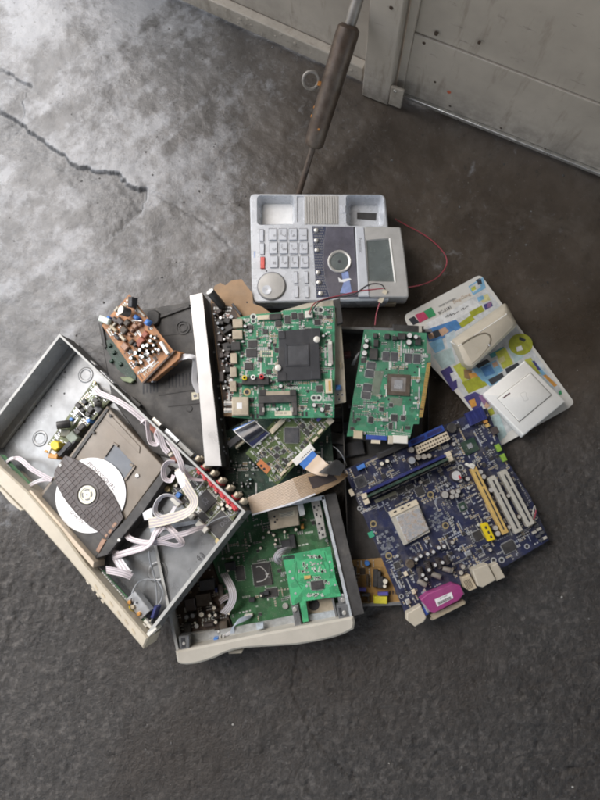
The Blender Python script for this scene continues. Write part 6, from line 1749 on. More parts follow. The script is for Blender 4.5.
# ------------------------------------------------------------------ opened receiver box at the bottom
def make_receiver():
    H = .048
    T = Thing('receiver_box', 'opened receiver box with a wavy cream front edge and green boards, at the bottom', 'receiver',
              [(175, 651, .050), (352, 617, .050), (148, 530, .050)], drop=H)
    T.crop(0, 0, 1)
    FL, FR, BR, BL = [T.pt(x, y, H) for x, y in ((176, 651), (352, 616.5), (324, 496), (150, 529))]
    mb = MB(); mb.prism([FL, FR, BR, BL], 0, .0012); T.part('bottom_pan', mb, G['galv2'])
    V = lambda p: Vector(p[:2])
    cen = (V(FL) + V(BR)) / 2
    def wall(name, a, b, h0, h1, th, mat, parent=None, off=0.0):
        a, b = V(a), V(b); d = (b - a).normalized(); n = Vector((-d.y, d.x))
        if (cen - a).dot(n) < 0: n = -n
        a2, b2 = a + n * off, b + n * off
        mb = MB(); mb.prism([tuple(a2), tuple(b2), tuple(b2 + n * th), tuple(a2 + n * th)], h0, h1); return T.part(name, mb, mat, parent=parent)
    w = wall('back_wall', BL, BR, .0012, H, .0014, G['galv2']); wall('wall_lip', BL, BR, H - .001, H + .0004, .006, M('pale blue grey lip', (.50, .56, .62), .35, .3), w, -.001)
    w = wall('side_wall', BR, FR, .0012, H, .0014, G['galv2']); wall('wall_lip', BR, FR, H - .001, H + .0004, .0045, M('pale grey lip', (.58, .62, .64), .35, .3), w, -.0005)
    wall('side_cover', BR, FR, -.0005, H - .002, .017, G['black2'], None, -.0182)
    w = wall('side_wall', FL, BL, .0012, H * .9, .0014, G['galv2']); wall('wall_lip', FL, BL, H * .9 - .001, H * .9 + .0004, .004, G['galv2'], w, -.001)
    fw = wall('front_wall', FL, FR, .0012, H * .45, .0014, G['galv2']); wall('front_ledge', FL, FR, H * .45, H * .45 + .0012, .012, M('pale steel ledge', (.46, .48, .48), .4, .5), fw, 0)
    # front fascia with its wavy outline
    T.crop(170, 490, 3.158)
    fa = T.ppoly('front_fascia', [(16, 510), (300, 452), (578, 400), (584, 418), (580, 440), (552, 455), (516, 467), (460, 480), (400, 490), (320, 495), (240, 500), (205, 506), (172, 516), (140, 532), (110, 542), (80, 550), (50, 553), (30, 550), (22, 543)], -.001, H + .004, G['fascia2'], ch=.003)
    T.ppoly('front_window', [(182, 508), (228, 505), (226, 515), (186, 518)], .010, H - .012, G['beige'], parent=fa)
    # corner brackets
    T.crop(170, 580, 6)
    b = T.pbx('corner_bracket', 84, 376, 56, 74, .030, H + .001, G['galv'], 6, .0008); T.pbx('bracket_slot', 80, 376, 24, 54, H + .0006, H + .0014, G['plate'], 6, .0002, parent=b); mb = MB(); T.cyl(mb, 82, 382, 9, H, H + .0026, 0, 12); T.part('screw', mb, G['silver'], parent=b)
    T.crop(270, 490, 5.3333)
    b = T.pbx('corner_bracket', 390, 648, 56, 66, .030, H + .001, G['galv'], 11, .0008); mb = MB(); T.cyl(mb, 396, 656, 11, H, H + .003, 0, 12); T.part('screw', mb, G['silver'], parent=b); T.pbx('bracket_slot', 376, 650, 14, 40, H + .0006, H + .0014, G['plate'], 11, .0002, parent=b)
    b = T.pbx('standing_bracket', 142, 672, 34, 100, .020, .042, G['galv'], 11, .0008); mb = MB(); T.cyl(mb, 132, 638, 12, .041, .0445, 0, 12); T.part('screw', mb, G['silver'], parent=b)
    T.pbx('screw_plate', 386, 590, 40, 36, .036, .045, G['galv'], 11, .0006); mb = MB(); T.cyl(mb, 388, 588, 11, .044, .048, 0, 12); T.part('screw', mb, G['silver'])
    # card cage with a round hole
    T.ppoly('metal_cage', [(184, 590), (340, 572), (358, 680), (196, 712)], .012, .024, G['tin'], ch=.0006); mb = MB(); T.cyl(mb, 234, 612, 31, .0236, .0243, 0, 24); T.part('cage_hole', mb, G['ink'])
    T.ppoly('cage_wall', [(180, 600), (192, 598), (214, 712), (200, 716)], .012, .036, G['galv'], ch=.0004); T.ppoly('cage_wall', [(326, 572), (338, 570), (362, 676), (350, 680)], .012, .036, G['galv'], ch=.0004)
    T.ppoly('pale_ledge', [(200, 668), (352, 642), (360, 684), (206, 714)], .020, .030, M('pale blue steel', (.50, .56, .60), .4, .4), ch=.0004)
    # main board
    T.crop(0, 0, 1)
    hb = .010
    pts = [(196, 545), (320, 503), (344, 604), (206, 634)]
    q = [T.pt(x, y, hb) for x, y in ((200, 520), (321, 500), (346, 604), (234, 628))]
    mb = MB(); mb.prism(q, hb - .0016, hb); T.part('main_circuit_board', mb, G['pcb_set'])
    q0 = [T.pt(x, y, hb) for x, y in ((152, 532), (199, 522), (232, 628), (180, 642))]
    mb = MB(); mb.prism(q0, hb - .0016, hb); T.part('power_board', mb, G['pcb_bn'])
    rnd = random.Random(17)
    # shielded tuner
    T.crop(200, 500, 6)
    t = T.ppoly('tuner', [(404, 70), (584, 34), (596, 150), (424, 182)], hb, .030, G['tin'], ch=.0008); T.ppoly('tuner_label', [(476, 80), (566, 62), (568, 92), (482, 106)], .0298, .0303, G['label'], parent=t)
    for i in range(3): T.pbx('print_line', 520, 76 + i * 9, 74, 3.5, .0301, .0305, G['inkg'], 12, 0, parent=t)
    for x, y in ((447, 100), (462, 118), (450, 132)): 
        mb = MB(); T.cyl(mb, x, y, 7, .0298, .0304, 0, 10); T.part('tuning_hole', mb, G['ink'], parent=t)
    # perforated bracket by the right wall
    T.crop(270, 490, 5.3333)
    br = T.ppoly('perforated_bracket', [(220, 66), (262, 52), (284, 150), (300, 250), (264, 266), (244, 170)], .022, .038, G['silver'], ch=.0006)
    for x, y, w, l in ((236, 92, 10, 14), (258, 84, 8, 10), (248, 130, 10, 16), (270, 140, 8, 12), (262, 180, 12, 10), (276, 205, 10, 16), (282, 238, 12, 12), (262, 228, 8, 10), (252, 108, 6, 8)): T.pbx('bracket_hole', x, y, w, l, .0378, .0384, G['ink'], 11, 0, parent=br)
    # the small bright board on posts
    hs = .040
    qb = [T.pt(x, y, hs) for x, y in ((66, 352), (322, 302), (352, 480), (380, 566), (192, 592), (206, 700), (176, 706), (158, 598), (118, 616), (88, 450))]
    mb = MB(); mb.prism(qb, hs - .0016, hs); sb = T.part('bright_board', mb, G['pcb_br'])
    occ0 = T.occ; T.occ = []
    leads_chip_at(T, 'chip', 252, 508, 64, 42, hs + .002, G['chip'], hs, 8, 9); 
    T.pbx('tan_block', 200, 466, 34, 16, hs, hs + .0025, G['tanp'], 8, .0004); T.pbx('board_mark', 100, 360, 60, 18, hs, hs + .00015, G['pcb_dk'], 8, 0)
    for x, y in ((196, 512), (136, 552), (122, 472), (106, 436), (330, 428), (348, 506), (320, 384), (388, 560)): 
        mb = MB(); T.cyl(mb, x, y, 6, hs, hs + .0005, 0, 10); T.part('solder_dot', mb, G['smd_s'])
    # routed track outlines
    mb = MB()
    for pp in (((140, 380), (150, 500), (176, 510)), ((130, 372), (136, 420), (130, 470), (170, 530)), ((290, 330), (300, 380), (316, 400), (322, 470)), ((176, 360), (230, 350), (280, 372), (296, 420))):
        mb.tube([T.p3(x, y, hs) for x, y in pp], .0005, 4)
    T.part('wide_tracks', mb, M('dark green track', (.006, .20, .09), .5), kind='stuff')
    mb = MB(); rs = random.Random(2)
    for cx, cy, w, l, n in ((225, 355, 90, 14, 22), (225, 400, 100, 40, 30), (180, 435, 60, 16, 14), (265, 430, 60, 22, 18), (240, 468, 60, 18, 16), (300, 490, 40, 20, 12), (240, 560, 90, 14, 24), (205, 500, 12, 26, 6), (262, 360, 40, 10, 8)):
        for i in range(n): T.bx(mb, cx + rs.uniform(-.5, .5) * w, cy + rs.uniform(-.5, .5) * l, rs.uniform(4, 9), rs.uniform(5, 10), hs, hs + .0007, 8)
    T.part('small_components', mb, M('pale solder', (.56, .60, .54), .5, .2), kind='stuff')
    T.occ = occ0
    mb = MB(); T.cyl(mb, 82, 620, 16, hb, hb + .003, 0, 16); T.part('screw', mb, G['silver'])
    # chips and parts of the main board
    T.crop(200, 500, 6)
    c = leads_chip_at(T, 'main_chip', 372, 446, 108, 128, hb + .003, G['chip'], hb, 8, 16)
    mb = MB(); mb.tube(smooth_path([T.p3(x, y, hb + .0035) for x, y in ((338, 404), (356, 398), (380, 412), (396, 432), (404, 452), (396, 470), (372, 486), (340, 492))], 6), .0007, 6); mb.tube(smooth_path([T.p3(x, y, hb + .0036) for x, y in ((392, 446), (412, 442), (398, 458), (420, 462))], 5), .0006, 6); T.part('glue_bead', mb, G['alu'], parent=c)
    leads_chip_at(T, 'memory_chip', 430, 556, 70, 50, hb + .0022, G['chip'], hb, 8, 9); leads_chip_at(T, 'chip', 240, 440, 50, 80, hb + .002, G['chip'], hb, 8, 8)
    for x, y, w, l in ((520, 270, 60, 60), (555, 250, 34, 80), (480, 300, 34, 30), (398, 560, 30, 22), (372, 572, 26, 26), (310, 600, 34, 24), (180, 400, 60, 50)): T.pbx('socket' if w > 50 else 'transistor', x, y, w, l, hb, hb + .008, G['plate'], 10, .0008)
    for x, y, r in ((412, 193, 9), (441, 210, 10), (455, 240, 10), (450, 266, 9), (363, 290, 10), (507, 192, 9), (575, 178, 11), (296, 274, 7), (366, 574, 8), (230, 345, 8), (190, 345, 8), (168, 425, 9)): T.pcap(x, y, r, hb + .011, G['black'], G['captop'])
    ringhole(T, 560, 186, 10, G['copper'])
    T.pbx('relay', 614, 160, 16, 26, hb, hb + .008, G['orange'], 8, .0008)
    scatter(T, q, 430, rnd, h=hb, dark=.4, name='small_components')
    # power side
    T.crop(170, 580, 6)
    for x, y, r, m in ((188, 207, 17, 'captop'), (237, 213, 12, 'captop'), (272, 211, 11, 'captop'), (264, 168, 13, 'captop'), (273, 253, 12, 'captop'), (135, 215, 15, 'cableg'), (98, 224, 14, 'cableg'), (245, 140, 8, 'captop'), (150, 258, 8, 'captop'), (290, 310, 9, 'alu'), (352, 203, 7, 'captop')): T.pcap(x, y, r, hb + .014, G['black'], G[m])
    for x, y, w, l, m in ((200, 120, 90, 70, 'brownchip'), (120, 150, 60, 70, 'clamp'), (310, 120, 24, 180, 'brownchip'), (320, 280, 50, 60, 'brownchip'), (180, 320, 170, 14, 'galv2'), (100, 290, 40, 50, 'black2'), (230, 270, 60, 20, 'clamp'), (275, 62, 16, 26, 'navyp'), (220, 30, 90, 60, 'black2')): T.pbx('transformer', x, y, w, l, hb, hb + .009, G[m], 9, .0008)
    scatter(T, q0, 170, rnd, h=hb, dark=.6, big=1.4)
    T.crop(170, 580, 6)
    T.ppoly('fuse_strip', [(120, 372), (360, 336), (362, 348), (124, 388)], .012, .026, G['galv2'], ch=.0004)
    for x, y, w, l, m in ((276, 362, 26, 30, 'bluec'), (300, 352, 14, 34, 'silver'), (320, 350, 10, 30, 'alu')): T.pbx('terminal', x, y, w, l, .020, .031, G[m], 8, .0006)
    # cables
    def rb_(crop, pts, wpx, ribs, mat, twist):
        T.crop(*crop); k = 6; qq = smooth_path([T.p3(x, y, h) for x, y, h in pts], k); tw = []
        for i in range(len(twist) - 1): tw += [twist[i] * (1 - j / k) + twist[i + 1] * j / k for j in range(k)]
        tw.append(twist[-1]); mb = MB(); mb.ribbon(qq, T.L(wpx), ribs, .0007, 0, tw, lined=True); T.part('ribbon_cable', mb, [mat, G['cline']])
    sa = (170, 580, 6); sbc = (200, 500, 6)
    rb_(sa, [(322, -40, .020), (350, 10, .030), (372, 60, .036), (376, 110, .036), (356, 160, .030), (318, 202, .018)], 44, 8, G['cablew'], [40, 30, 20, 10, 10, 20])
    rb_(sa, [(298, 130, .020), (320, 110, .026), (350, 96, .034)], 34, 6, G['tray'], [20, 20, 20])
    rb_(sbc, [(545, 300, .020), (510, 304, .034), (474, 322, .040), (462, 350, .038), (484, 372, .030)], 44, 6, G['cablew'], [30, 30, 30, 20, 10])
    T.crop(*sa)
    for k in range(6):
        mb = MB(); o_ = k * 7
        mb.tube(smooth_path([T.p3(x, y, h) for x, y, h in ((490 - o_ * .2, 212 + o_ * .35, .016), (452, 220 + o_ * .6, .022), (416 - o_ * .1, 234 + o_ * .7, .027), (388 - o_ * .3 + 6, 262 + o_ * .4, .028), (374 + o_ * .5 - 6, 302, .024), (372 + o_ * .6 - 8, 350, .018))], 6), .0009, 6); T.part('wire', mb, M('pale blue wire', (.46, .54, .64), .45) if k == 0 else bpy.data.materials['pale blue wire'])
    for k in range(3):
        mb = MB(); mb.tube(smooth_path([T.p3(x, y, h) for x, y, h in ((374, 296 + k * 8, .020), (340, 322 + k * 6, .024), (310, 332 + k * 7, .024))], 6), .0009, 6); T.part('wire', mb, G['cablew'])
    T.crop(200, 500, 6); T.pbx('wire_header', 492, 600 - 0, 0.1, 0.1, hb, hb + .001, G['beige']) if False else None
    T.crop(170, 580, 6)
    pl = T.pbx('wire_header', 470, 214, 50, 14, hb, hb + .007, G['white2'], 12, .0005)
    for x, y in ((420, 196), (440, 192), (460, 188), (480, 184)): T.pbx('solder_pad', x, y, 10, 8, hb, hb + .0007, G['alu'], 10, 0)
    T.ppoly('ledge_clip', [(516, 262), (560, 254), (562, 290), (520, 300)], .030, .036, M('pale steel clip', (.48, .56, .62), .4, .3), ch=.0004)
    T.crop(270, 490, 5.3333)
    T.ppoly('film_tab', [(142, 62), (172, 52), (188, 130), (160, 140)], .046, .0472, M('clear grey film', (.40, .42, .42), .3), ch=.0002)
make_receiver()

# ------------------------------------------------------------------ dark plastic case with the silver bar (upper left)
def make_silver():
    T = Thing('black_case', 'black vented plastic case with a raised silver bar along its right side', 'device case',
              [(120, 430, .040), (205, 462, .040), (100, 322, .038)], drop=.036)
    H = .036
    T.crop(0, 0, 1)
    T.ppoly('case_shell', [(98, 323), (126, 311), (146, 309), (187, 302), (196, 296), (206, 380), (222, 464), (214, 474), (150, 452), (112, 400)], 0, H, G['black2'], ch=.002)
    T.crop(80, 270, 3.75)
    T.ppoly('raised_rim', [(70, 196), (82, 190), (100, 290), (90, 294)], H - .002, H + .004, G['black'], ch=.001); T.ppoly('raised_rim', [(296, 168), (410, 128), (412, 140), (298, 182)], H - .002, H + .003, G['black'], ch=.001)
    T.ppoly('round_boss', [(250, 152), (280, 146), (300, 160), (296, 200), (262, 214), (246, 190)], H - .002, H + .006, G['black'], ch=.002, r=.006)
    u, v = T.pt(386, 216, H); R = T.L(26)
    for rr in (1.0, .62):
        mb = MB(); mb.lathe((u, v, 0), (0, 0, 1), [(R * rr, H - .001), (R * rr, H + .0016), (R * (rr - .14), H + .0016), (R * (rr - .14), H - .001)], 30); T.part('moulded_ring', mb, G['black2'])
    for row, (x0, y0, n) in enumerate(((334, 418, 7), (238, 440, 5))):
        for i in range(n): T.pbx('vent_slot', x0 + i * 13, y0 - i * 1.5, 5, 48 - i % 2 * 6, H - .001, H + .0002, G['ink'], 3, 0)
    for a, b, w in (((296, 470), (450, 446), 4), ((330, 512), (470, 498), 4), ((290, 250), (420, 232), 3), ((300, 182), (300, 320), 3)):
        c0, c1 = T.p3(*a, H), T.p3(*b, H); mb = MB(); mb.tube([c0, c1], T.L(w) * .5, 6); T.part('moulded_line', mb, G['black'])
    mb = MB(); T.cyl(mb, 410, 520, 12, H - .001, H + .001, 0, 16); T.part('screw_well', mb, G['black'])
    s = T.ppoly('small_sticker', [(418, 460), (444, 456), (446, 484), (420, 488)], H, H + .0003, G['label'])
    T.pbx('sticker_mark', 432, 472, 12, 10, H + .0002, H + .0006, G['inkg'], 20, 0, parent=s)
    # green board showing at the left under the orange one
    T.ppoly('green_board', [(84, 268), (150, 250), (210, 400), (206, 424), (140, 372)], H - .001, H + .002, G['pcb_dk'])
    T.ppoly('green_plug', [(150, 402), (184, 400), (206, 412), (190, 424), (160, 416)], H, H + .007, M('pale green plug', (.20, .25, .14), .5), ch=.0006)
    q = [T.pt(x, y, H + .002) for x, y in ((86, 270), (150, 252), (208, 402), (204, 420), (142, 370))]
    scatter(T, q, 70, random.Random(3), h=H + .002, big=1.5)
    for x, y in ((110, 282), (126, 308), (116, 340), (150, 352)): T.pbx('small_coil', x, y, 13, 11, H, H + .006, G['pcb_dk'], 30, .001)
    # the bar: white metal top, dark inner side
    T.crop(0, 0, 1)
    tb = .076
    top = [(189.6, 295), (202, 292), (209, 330), (210.5, 366), (221.5, 464), (204.5, 462), (197, 366)]
    pl = [T.pt(x, y, tb) for x, y in ((189.6, 295.5), (202.3, 292.5), (210.3, 366), (221.5, 466), (205, 466), (197, 366))]
    mb = MB(); mb.prism(pl, .030, tb - .0012); T.part('bar_core', mb, G['black2'])
    silver = M('brushed silver bar', (.68, .66, .64), .36, .35, .05, 40, .03)
    mb = MB(); mb.prism(pl, tb - .0012, tb, 0, .0005); bt = T.part('silver_bar', mb, silver)
    # screws and clips down the dark side
    for (x, y, h) in ((221, 419, .055), (222, 430, .052), (223.5, 447, .058), (224, 451, .046), (226, 453, .04), (214, 352, .05), (218, 386, .05), (219, 398, .056)):
        mb = MB(); T.cyl(mb, x, y, 1.0, h - .002, h, 0, 8); T.part('side_clip', mb, G['cableg'])
    mb = MB(); T.poly(mb, [(203, 294), (208, 300), (216, 360), (228, 452), (230, 470), (222, 470), (211, 366)], .0, .034, 0, .001); T.part('side_skirt', mb, G['black2'])
    # white two-core lead tucked beside the bar
    T.crop(80, 270, 3.75)
    k = 6; qq = smooth_path([T.p3(x, y, h) for x, y, h in ((352, 342, H + .020), (380, 328, H + .026), (412, 324, H + .026), (432, 336, H + .022), (430, 380, H + .014), (430, 420, H + .010), (446, 460, H + .008))], k)
    mb = MB(); mb.ribbon(qq, T.L(20), 3, .0006, 0, [0] * 10 + [30] * (len(qq) - 10)); T.part('ribbon_cable', mb, G['cablew'])
make_silver()

# ------------------------------------------------------------------ orange brown board, upper left
def make_orange():
    T = Thing('power_board', 'orange brown power board with rows of white topped capacitors, tilted on the black case', 'circuit board',
              [(102, 326, .066), (141.5, 382.5, .062), (129, 295, .078)])
    T.crop(95, 285, 6.6667)
    q = board(T, [(45, 268), (228, 60), (522, 440), (312, 650)], G['pcb_or'])
    T.ppoly('end_plate', [(314, 654), (524, 436), (572, 452), (562, 492), (384, 640)], -.022, -.004, G['pcb_or'], ch=.0006); T.ppoly('plate_edge', [(312, 650), (522, 438), (534, 440), (322, 656)], -.012, .002, G['pcb_bn'], ch=.0002)
    for x, y in ((508, 528), (384, 632)): T.pbx('tin_tab', x, y, 14, 34, -.02, -.006, G['die'], -38, .0004)
    def cyl_l(x0, y0, x1_, y1_, r, h0, h1, mats, name):
        a = T.p3(x0, y0, h0); b = T.p3(x1_, y1_, h1); R = T.L(r); dd = b - a; L_ = dd.length
        T.occ.append(((a.x + b.x) / 2, (a.y + b.y) / 2, abs(dd.x) / 2 + R, abs(dd.y) / 2 + R))
        mb = MB(); mb.lathe(a, dd, [(R * .92, 0), (R, L_ * .04), (R, L_ * .95), (R * .92, L_), (R * .78, L_ * 1.001)], 18, ms=[0, 0, 0, 1]); T.part(name, mb, mats)
    cyl_l(226, 186, 170, 166, 30, .008, .022, [G['black'], G['captop']], 'large_capacitor')
    T.pbx('heat_sink', 234, 112, 30, 66, 0, .018, G['plate'], -4, .0008)
    for x, y, w, l in ((268, 215, 32, 24), (342, 247, 30, 36)): T.pbx('blue_capacitor', x, y, w, l, 0, .012, G['bluec'], -40, .002)
    T.pbx('blue_capacitor', 86, 216, 22, 16, 0, .008, G['bluec'], -30, .001)
    T.pbx('white_plug', 56, 232, 76, 40, 0, .011, M('pale greenish white plug', (.66, .72, .64), .4), -22, .0012)
    T.pbx('wire_link', 282, 236, 60, 8, .006, .0085, G['alu'], -6, .0004)
    T.pbx('white_strip', 296, 174, 96, 12, 0, .004, G['greyp'], -47, .0004); T.pbx('white_strip', 458, 420, 22, 94, 0, .007, G['white'], 32, .0006)
    T.pbx('pale_link', 120, 268, 90, 12, .001, .006, G['beige'], 48, .0004); T.pbx('pale_link', 140, 160, 36, 14, .002, .010, G['beige'], 50, .0004)
    row = [(237, 487, 14), (268, 452, 15), (297, 432, 12), (319, 406, 14), (346, 401, 13), (366, 372, 11), (352, 455, 11), (388, 401, 10), (422, 432, 11), (316, 478, 11), (398, 352, 10), (372, 340, 9), (345, 438, 9), (384, 444, 10), (404, 426, 9), (270, 530, 10), (300, 470, 9)]
    for i, (x, y, r) in enumerate(row): T.pcap(x, y, r, .013 if i < 6 else .010, M('dark green sleeve', (.02, .05, .035), .45) if i == 0 else (bpy.data.materials['dark green sleeve'] if i % 2 else G['black']), G['alu'] if i not in (15,) else G['black'])
    for x, y, w, l, m in ((300, 372, 40, 50, 'terra'), (330, 330, 34, 40, 'terra'), (290, 396, 30, 26, 'terra'), (186, 300, 44, 46, 'brownchip'), (180, 352, 50, 22, 'tin'), (140, 345, 46, 20, 'chipg'), (118, 288, 60, 18, 'beiged'), (262, 272, 34, 30, 'copper'), (208, 250, 34, 40, 'brownchip'), (240, 380, 24, 36, 'brownchip'), (195, 410, 50, 44, 'copper'), (264, 398, 20, 30, 'chip'), (242, 300, 20, 26, 'copper'), (160, 240, 46, 36, 'clamp'), (128, 232, 40, 26, 'clamp'), (296, 262, 20, 26, 'copper'), (226, 330, 26, 16, 'copper')): T.pbx('resistor', x, y, w, l, 0, .007, G[m], -45, .0012)
    T.text('board_print', 'PT-2081', 366, 562, 34, 0, G['smd_w'], 46)
    scatter(T, q, 130, random.Random(9), big=1.2, mats=[G['brownchip'], G['smd_t'], G['smd_s'], G['pcb_bn']])
make_orange()

# ------------------------------------------------------------------ brown board with the big capacitor, under the television board
def make_brown():
    T = Thing('brown_board', 'brown circuit board with one big black capacitor, sticking out between silver bar and telephone', 'circuit board',
              [(215, 420, .050), (262, 420, .050), (216, 296, .050)])
    T.crop(180, 275, 7.5)
    board(T, [(258, 82), (302, 58), (340, 78), (384, 42), (462, 30), (492, 72), (542, 134), (548, 214), (620, 240), (700, 300), (700, 800), (400, 1060), (330, 1060), (250, 400), (230, 200)], G['pheno'])
    q = [T.pt(x, y, 0) for x, y in ((240, 210), (400, 240), (440, 320), (420, 1000), (330, 1000), (270, 500))]
    mb = MB(); mb.prism(q, .0001, .0008); T.part('dark_sheet', mb, G['pcb_bn'])  # thin dark brown sheet over the left part of the board
    a = T.p3(318, 236, .006); b = T.p3(224, 122, .030); R = T.L(32); dd = b - a; L_ = dd.length
    mb = MB(); mb.lathe(a, dd, [(R * .9, 0), (R, L_ * .04), (R, L_ * .95), (R * .92, L_), (R * .84, L_ * 1.002)], 22, ms=[0, 0, 0, 1]); T.part('large_capacitor', mb, [G['black'], G['alu']])
    T.pbx('metal_fin', 424, 256, 18, 110, 0, .010, G['plate'], 38, .0006)
    mb = MB(); T.cyl(mb, 502, 204, 7, 0, .0003, 0, 10); T.part('hole', mb, G['ink'])
    rr = random.Random(14)
    for x, y, r, m in ((303, 320, 13, 'alu'), (384, 312, 17, 'die'), (318, 400, 12, 'cableg'), (374, 450, 10, 'alu'), (256, 290, 10, 'cableg'), (330, 480, 10, 'alu'), (324, 566, 9, 'alu'), (322, 644, 10, 'die'), (344, 628, 9, 'die'), (362, 608, 9, 'die'), (350, 672, 9, 'die'), (294, 432, 9, 'cableg'), (282, 360, 14, 'cableg'), (290, 520, 9, 'cableg'), (330, 720, 9, 'alu'), (340, 800, 9, 'cableg'), (330, 850, 9, 'alu')): T.pcap(x, y, r, .014, G['black'], G[m])
    for x, y, w, l, rt in ((354, 402, 84, 46, 30), (300, 350, 50, 50, 10), (350, 540, 60, 70, 20), (300, 470, 40, 60, 0), (350, 590, 40, 50, -20), (310, 600, 40, 40, 10), (360, 700, 50, 60, 10), (310, 760, 40, 80, 0), (290, 270, 40, 30, 40), (350, 340, 50, 40, -20)): T.pbx('transistor', x, y, w, l, 0, .010, G['black'] if w > 45 else G['clamp'], rt, .001)
    scatter(T, q, 140, rr, h=.0008, big=1.5, dark=.6, mats=[G['chip'], G['terra'], G['smd_s'], G['pcb_bn']])
make_brown()

# ------------------------------------------------------------------ beige board edge under the television board
def make_beige():
    T = Thing('beige_board', 'beige board strip showing along the right edge of the large green board', 'circuit board',
              [(284, 404, .064), (346, 404, .062), (284, 310, .066)])
    T.crop(0, 0, 1)
    q = board(T, [(281, 311), (306, 303.5), (337, 299.5), (341, 322), (344.5, 372), (346, 402), (336, 404), (290, 405)], G['pcb_bg'], .0018)
    T.crop(330, 310, 5.4545)
    T.pbx('blue_capacitor', 45, 420, 26, 24, 0, .008, G['bluec'], 0, .002)
    for x, y in ((44, 462), (66, 462), (50, 488)): ringhole(T, x, y, 5, G['smd_s'])
    T.pbx('dark_clip', 60, 300, 8, 30, 0, .004, G['beiged'], 5, .0004)
    T.crop(0, 0, 1)
    T.ppoly('black_strip', [(333, 300), (340, 298), (343, 322), (338, 324)], .0002, .012, G['black'], ch=.0006)
make_beige()

# ------------------------------------------------------------------ dark green board under the olive one
def make_dark():
    T = Thing('dark_green_board', 'dark green board full of small glinting parts, deep under the olive board', 'circuit board',
              [(225, 500, .030), (300, 500, .030), (225, 425, .030)])
    T.crop(0, 0, 1)
    q = board(T, [(216, 436), (250, 418), (330, 416), (334, 470), (300, 500), (252, 512), (228, 490)], G['pcb_dk'])
    rr = random.Random(41)
    T.crop(225, 410, 4.615)
    for i in range(26):
        x, y = rr.uniform(24, 150), rr.uniform(210, 400)
        T.pcap(x, y, rr.uniform(3.5, 7), .006 + rr.random() * .006, G['black'], [G['cableg'], G['smd_s'], M('teal glint cap', (.20, .34, .32), .4) if i == 2 else G['cableg']][i % 3])
    T.ppoly('shield_can', [(34, 130), (92, 96), (110, 130), (50, 180)], .010, .020, G['label'], ch=.0008); T.ppoly('grey_block', [(6, 150), (60, 110), (78, 132), (20, 178)], .020, .026, G['plate'], ch=.0008)
    T.crop(0, 0, 1)
    scatter(T, q, 260, rr, big=1.3, dark=.5)
make_dark()

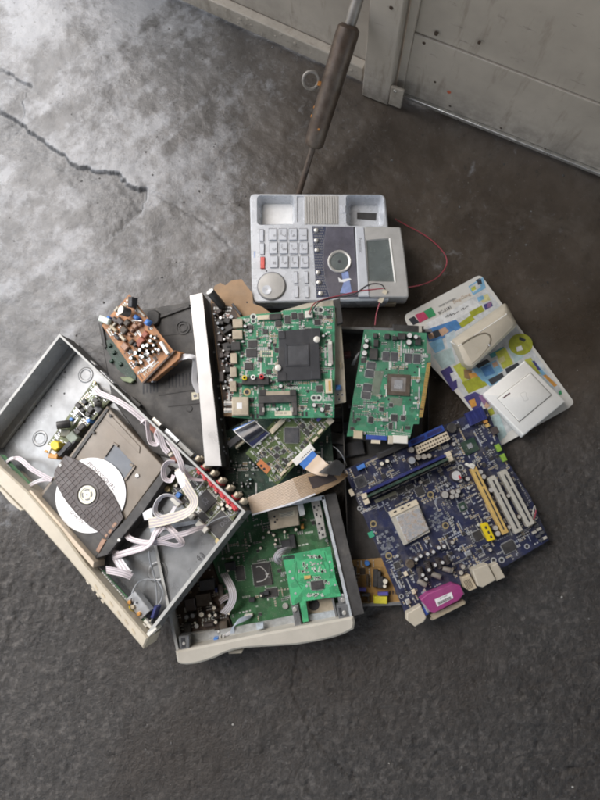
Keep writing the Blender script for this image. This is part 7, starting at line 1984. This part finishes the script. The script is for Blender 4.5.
# ------------------------------------------------------------------ big black chassis under the right half of the heap
def make_chassis():
    H = .036
    T = Thing('black_chassis', 'low black chassis under graphics card and blue board, holding a tan board', 'device chassis',
              [(352, 608, .038), (428, 606, .038), (340, 328, .040)], drop=H)
    T.crop(0, 0, 1)
    A, B, C_, D = [T.pt(x, y, H) for x, y in ((350, 609), (432, 606), (432, 330), (339, 327))]
    mb = MB(); mb.prism([A, B, C_, D], 0, .0015); T.part('bottom_pan', mb, G['black2'])
    V = lambda p: Vector(p[:2]); cen = (V(A) + V(C_)) / 2
    def wall(name, a, b, h0, h1, th, mat, parent=None, off=0.0):
        a, b = V(a), V(b); d = (b - a).normalized(); n = Vector((-d.y, d.x))
        if (cen - a).dot(n) < 0: n = -n
        a2, b2 = a + n * off, b + n * off
        mb = MB(); mb.prism([tuple(a2), tuple(b2), tuple(b2 + n * th), tuple(a2 + n * th)], h0, h1); return T.part(name, mb, mat, parent=parent)
    w = wall('end_wall', A, B, .0015, .014, .0015, G['galv2']); wall('wall_lip', A, B, .0135, .0150, .004, G['galv'], w, -.002)
    wall('side_wall', B, C_, .0015, .010, .0015, G['black2']); wall('side_wall', D, A, .0015, H * .7, .0015, G['black2'])
    w = wall('end_wall', C_, D, .0015, H, .0015, G['black2']); wall('wall_lip', C_, D, H - .001, H + .0004, .004, G['galv'], w, -.001)
    T.ppoly('black_block', [(393, 324), (424, 326), (423, 334), (393, 331)], .004, H + .006, G['black'], ch=.001)
    T.pbx('pale_block', 420.5, 329, 3, 6.5, H + .004, H + .008, G['greyp'], 0, .0004)
    q = [T.pt(x, y, .006) for x, y in ((344, 561), (405, 556), (412, 604), (350, 606))]
    mb = MB(); mb.prism(q, .004, .006); T.part('tan_board', mb, G['pcb_tan'])
    T.crop(340, 520, 5.4545)
    h = .006
    mb = MB(); T.cyl(mb, 148, 237, 14, h, h + .008, 0, 14); T.part('blue_capacitor', mb, G['bluec'])
    T.pbx('film_capacitor', 122, 381, 42, 19, h, h + .008, G['violet'], -3, .001); T.pbx('film_capacitor', 236, 405, 56, 18, h, h + .008, G['violet'], 5, .001)
    T.pbx('yellow_tape', 222, 438, 72, 38, h, h + .012, G['lemon'], -2, .0012)
    for x, y, r in ((247, 335, 15), (243, 361, 11)): T.pcap(x, y, r, h + .012, G['black'], G['captop'])
    for x, y, w, l in ((195, 318, 26, 92), (150, 330, 10, 60), (140, 410, 44, 14), (222, 340, 28, 60), (80, 280, 22, 40), (66, 266, 20, 20), (214, 300, 20, 36), (90, 330, 16, 14), (156, 430, 8, 30)): T.pbx('transistor', x, y, w, l, h, h + .009, G['brownchip'] if w < 20 else G['chip'], -2, .001)
    scatter(T, q, 60, random.Random(6), h=h, big=1.3, mats=[G['brownchip'], G['smd_t'], G['smd_s'], G['pcb_bn']])
    # dull parts lying in the dark upper end
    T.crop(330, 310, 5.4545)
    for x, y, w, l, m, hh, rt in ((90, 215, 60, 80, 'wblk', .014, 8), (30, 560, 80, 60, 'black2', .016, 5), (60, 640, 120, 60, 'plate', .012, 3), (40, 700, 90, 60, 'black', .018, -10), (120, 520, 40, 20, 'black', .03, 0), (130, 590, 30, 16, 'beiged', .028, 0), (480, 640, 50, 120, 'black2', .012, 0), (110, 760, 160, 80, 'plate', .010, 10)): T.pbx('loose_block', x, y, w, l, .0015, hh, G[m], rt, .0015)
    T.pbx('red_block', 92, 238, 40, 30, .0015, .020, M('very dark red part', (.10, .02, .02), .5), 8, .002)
    for k in range(3):
        mb = MB(); mb.tube(smooth_path([T.p3(x, y, h2) for x, y, h2 in ((118 + k * 6, 300, .02), (132 + k * 5, 270, .03), (150 + k * 3, 240, .03), (168, 225 + k * 4, .026))], 5), .0007, 5); T.part('wire', mb, G['cableg'])
    mb = MB(); mb.tube(smooth_path([T.p3(x, y, h2) for x, y, h2 in ((10, 740, .02), (40, 760, .03), (70, 800, .03), (90, 850, .02))], 5), .0009, 5); T.part('wire', mb, G['cableg'])
make_chassis()

# ------------------------------------------------------------------ grit and crumbs lying loose on the floor
def make_grit():
    rr = random.Random(77)
    mb = MB()
    flo = bpy.data.objects['floor'].data
    n = len(flo.vertices); co = np.empty(n * 3, np.float32); flo.vertices.foreach_get('co', co); co = co.reshape(-1, 3)
    sel = co[(np.abs(co[:, 0]) < .55) & (co[:, 1] > -.57) & (co[:, 1] < .84)]
    for i in range(520):
        p = sel[rr.randrange(len(sel))]
        r = .0006 + .0016 * rr.random() ** 3
        a = rr.random() * 6.28; k = rr.randint(4, 6)
        pts = [(p[0] + math.cos(a + 6.28 * j / k) * r * rr.uniform(.6, 1.3), p[1] + math.sin(a + 6.28 * j / k) * r * rr.uniform(.6, 1.3)) for j in range(k)]
        mb.prism(pts, p[2] - .0008, p[2] + r * rr.uniform(.4, .9), rr.choices((0, 1, 2), (6, 3, 1))[0], r * .2)
    me = mb.mesh('floor_grit', [M('grey grit', (.13, .125, .12), .8, 0, .3, 300, 0), M('dark grit', (.05, .046, .042), .8, 0, .3, 300, 0), M('pale grit', (.30, .29, .27), .8, 0, .3, 300, 0)], 30)
    o = bpy.data.objects.new('floor_grit', me); COL.objects.link(o); o['kind'] = 'stuff'; o['label'] = 'loose grit and crumbs on the concrete'
make_grit()
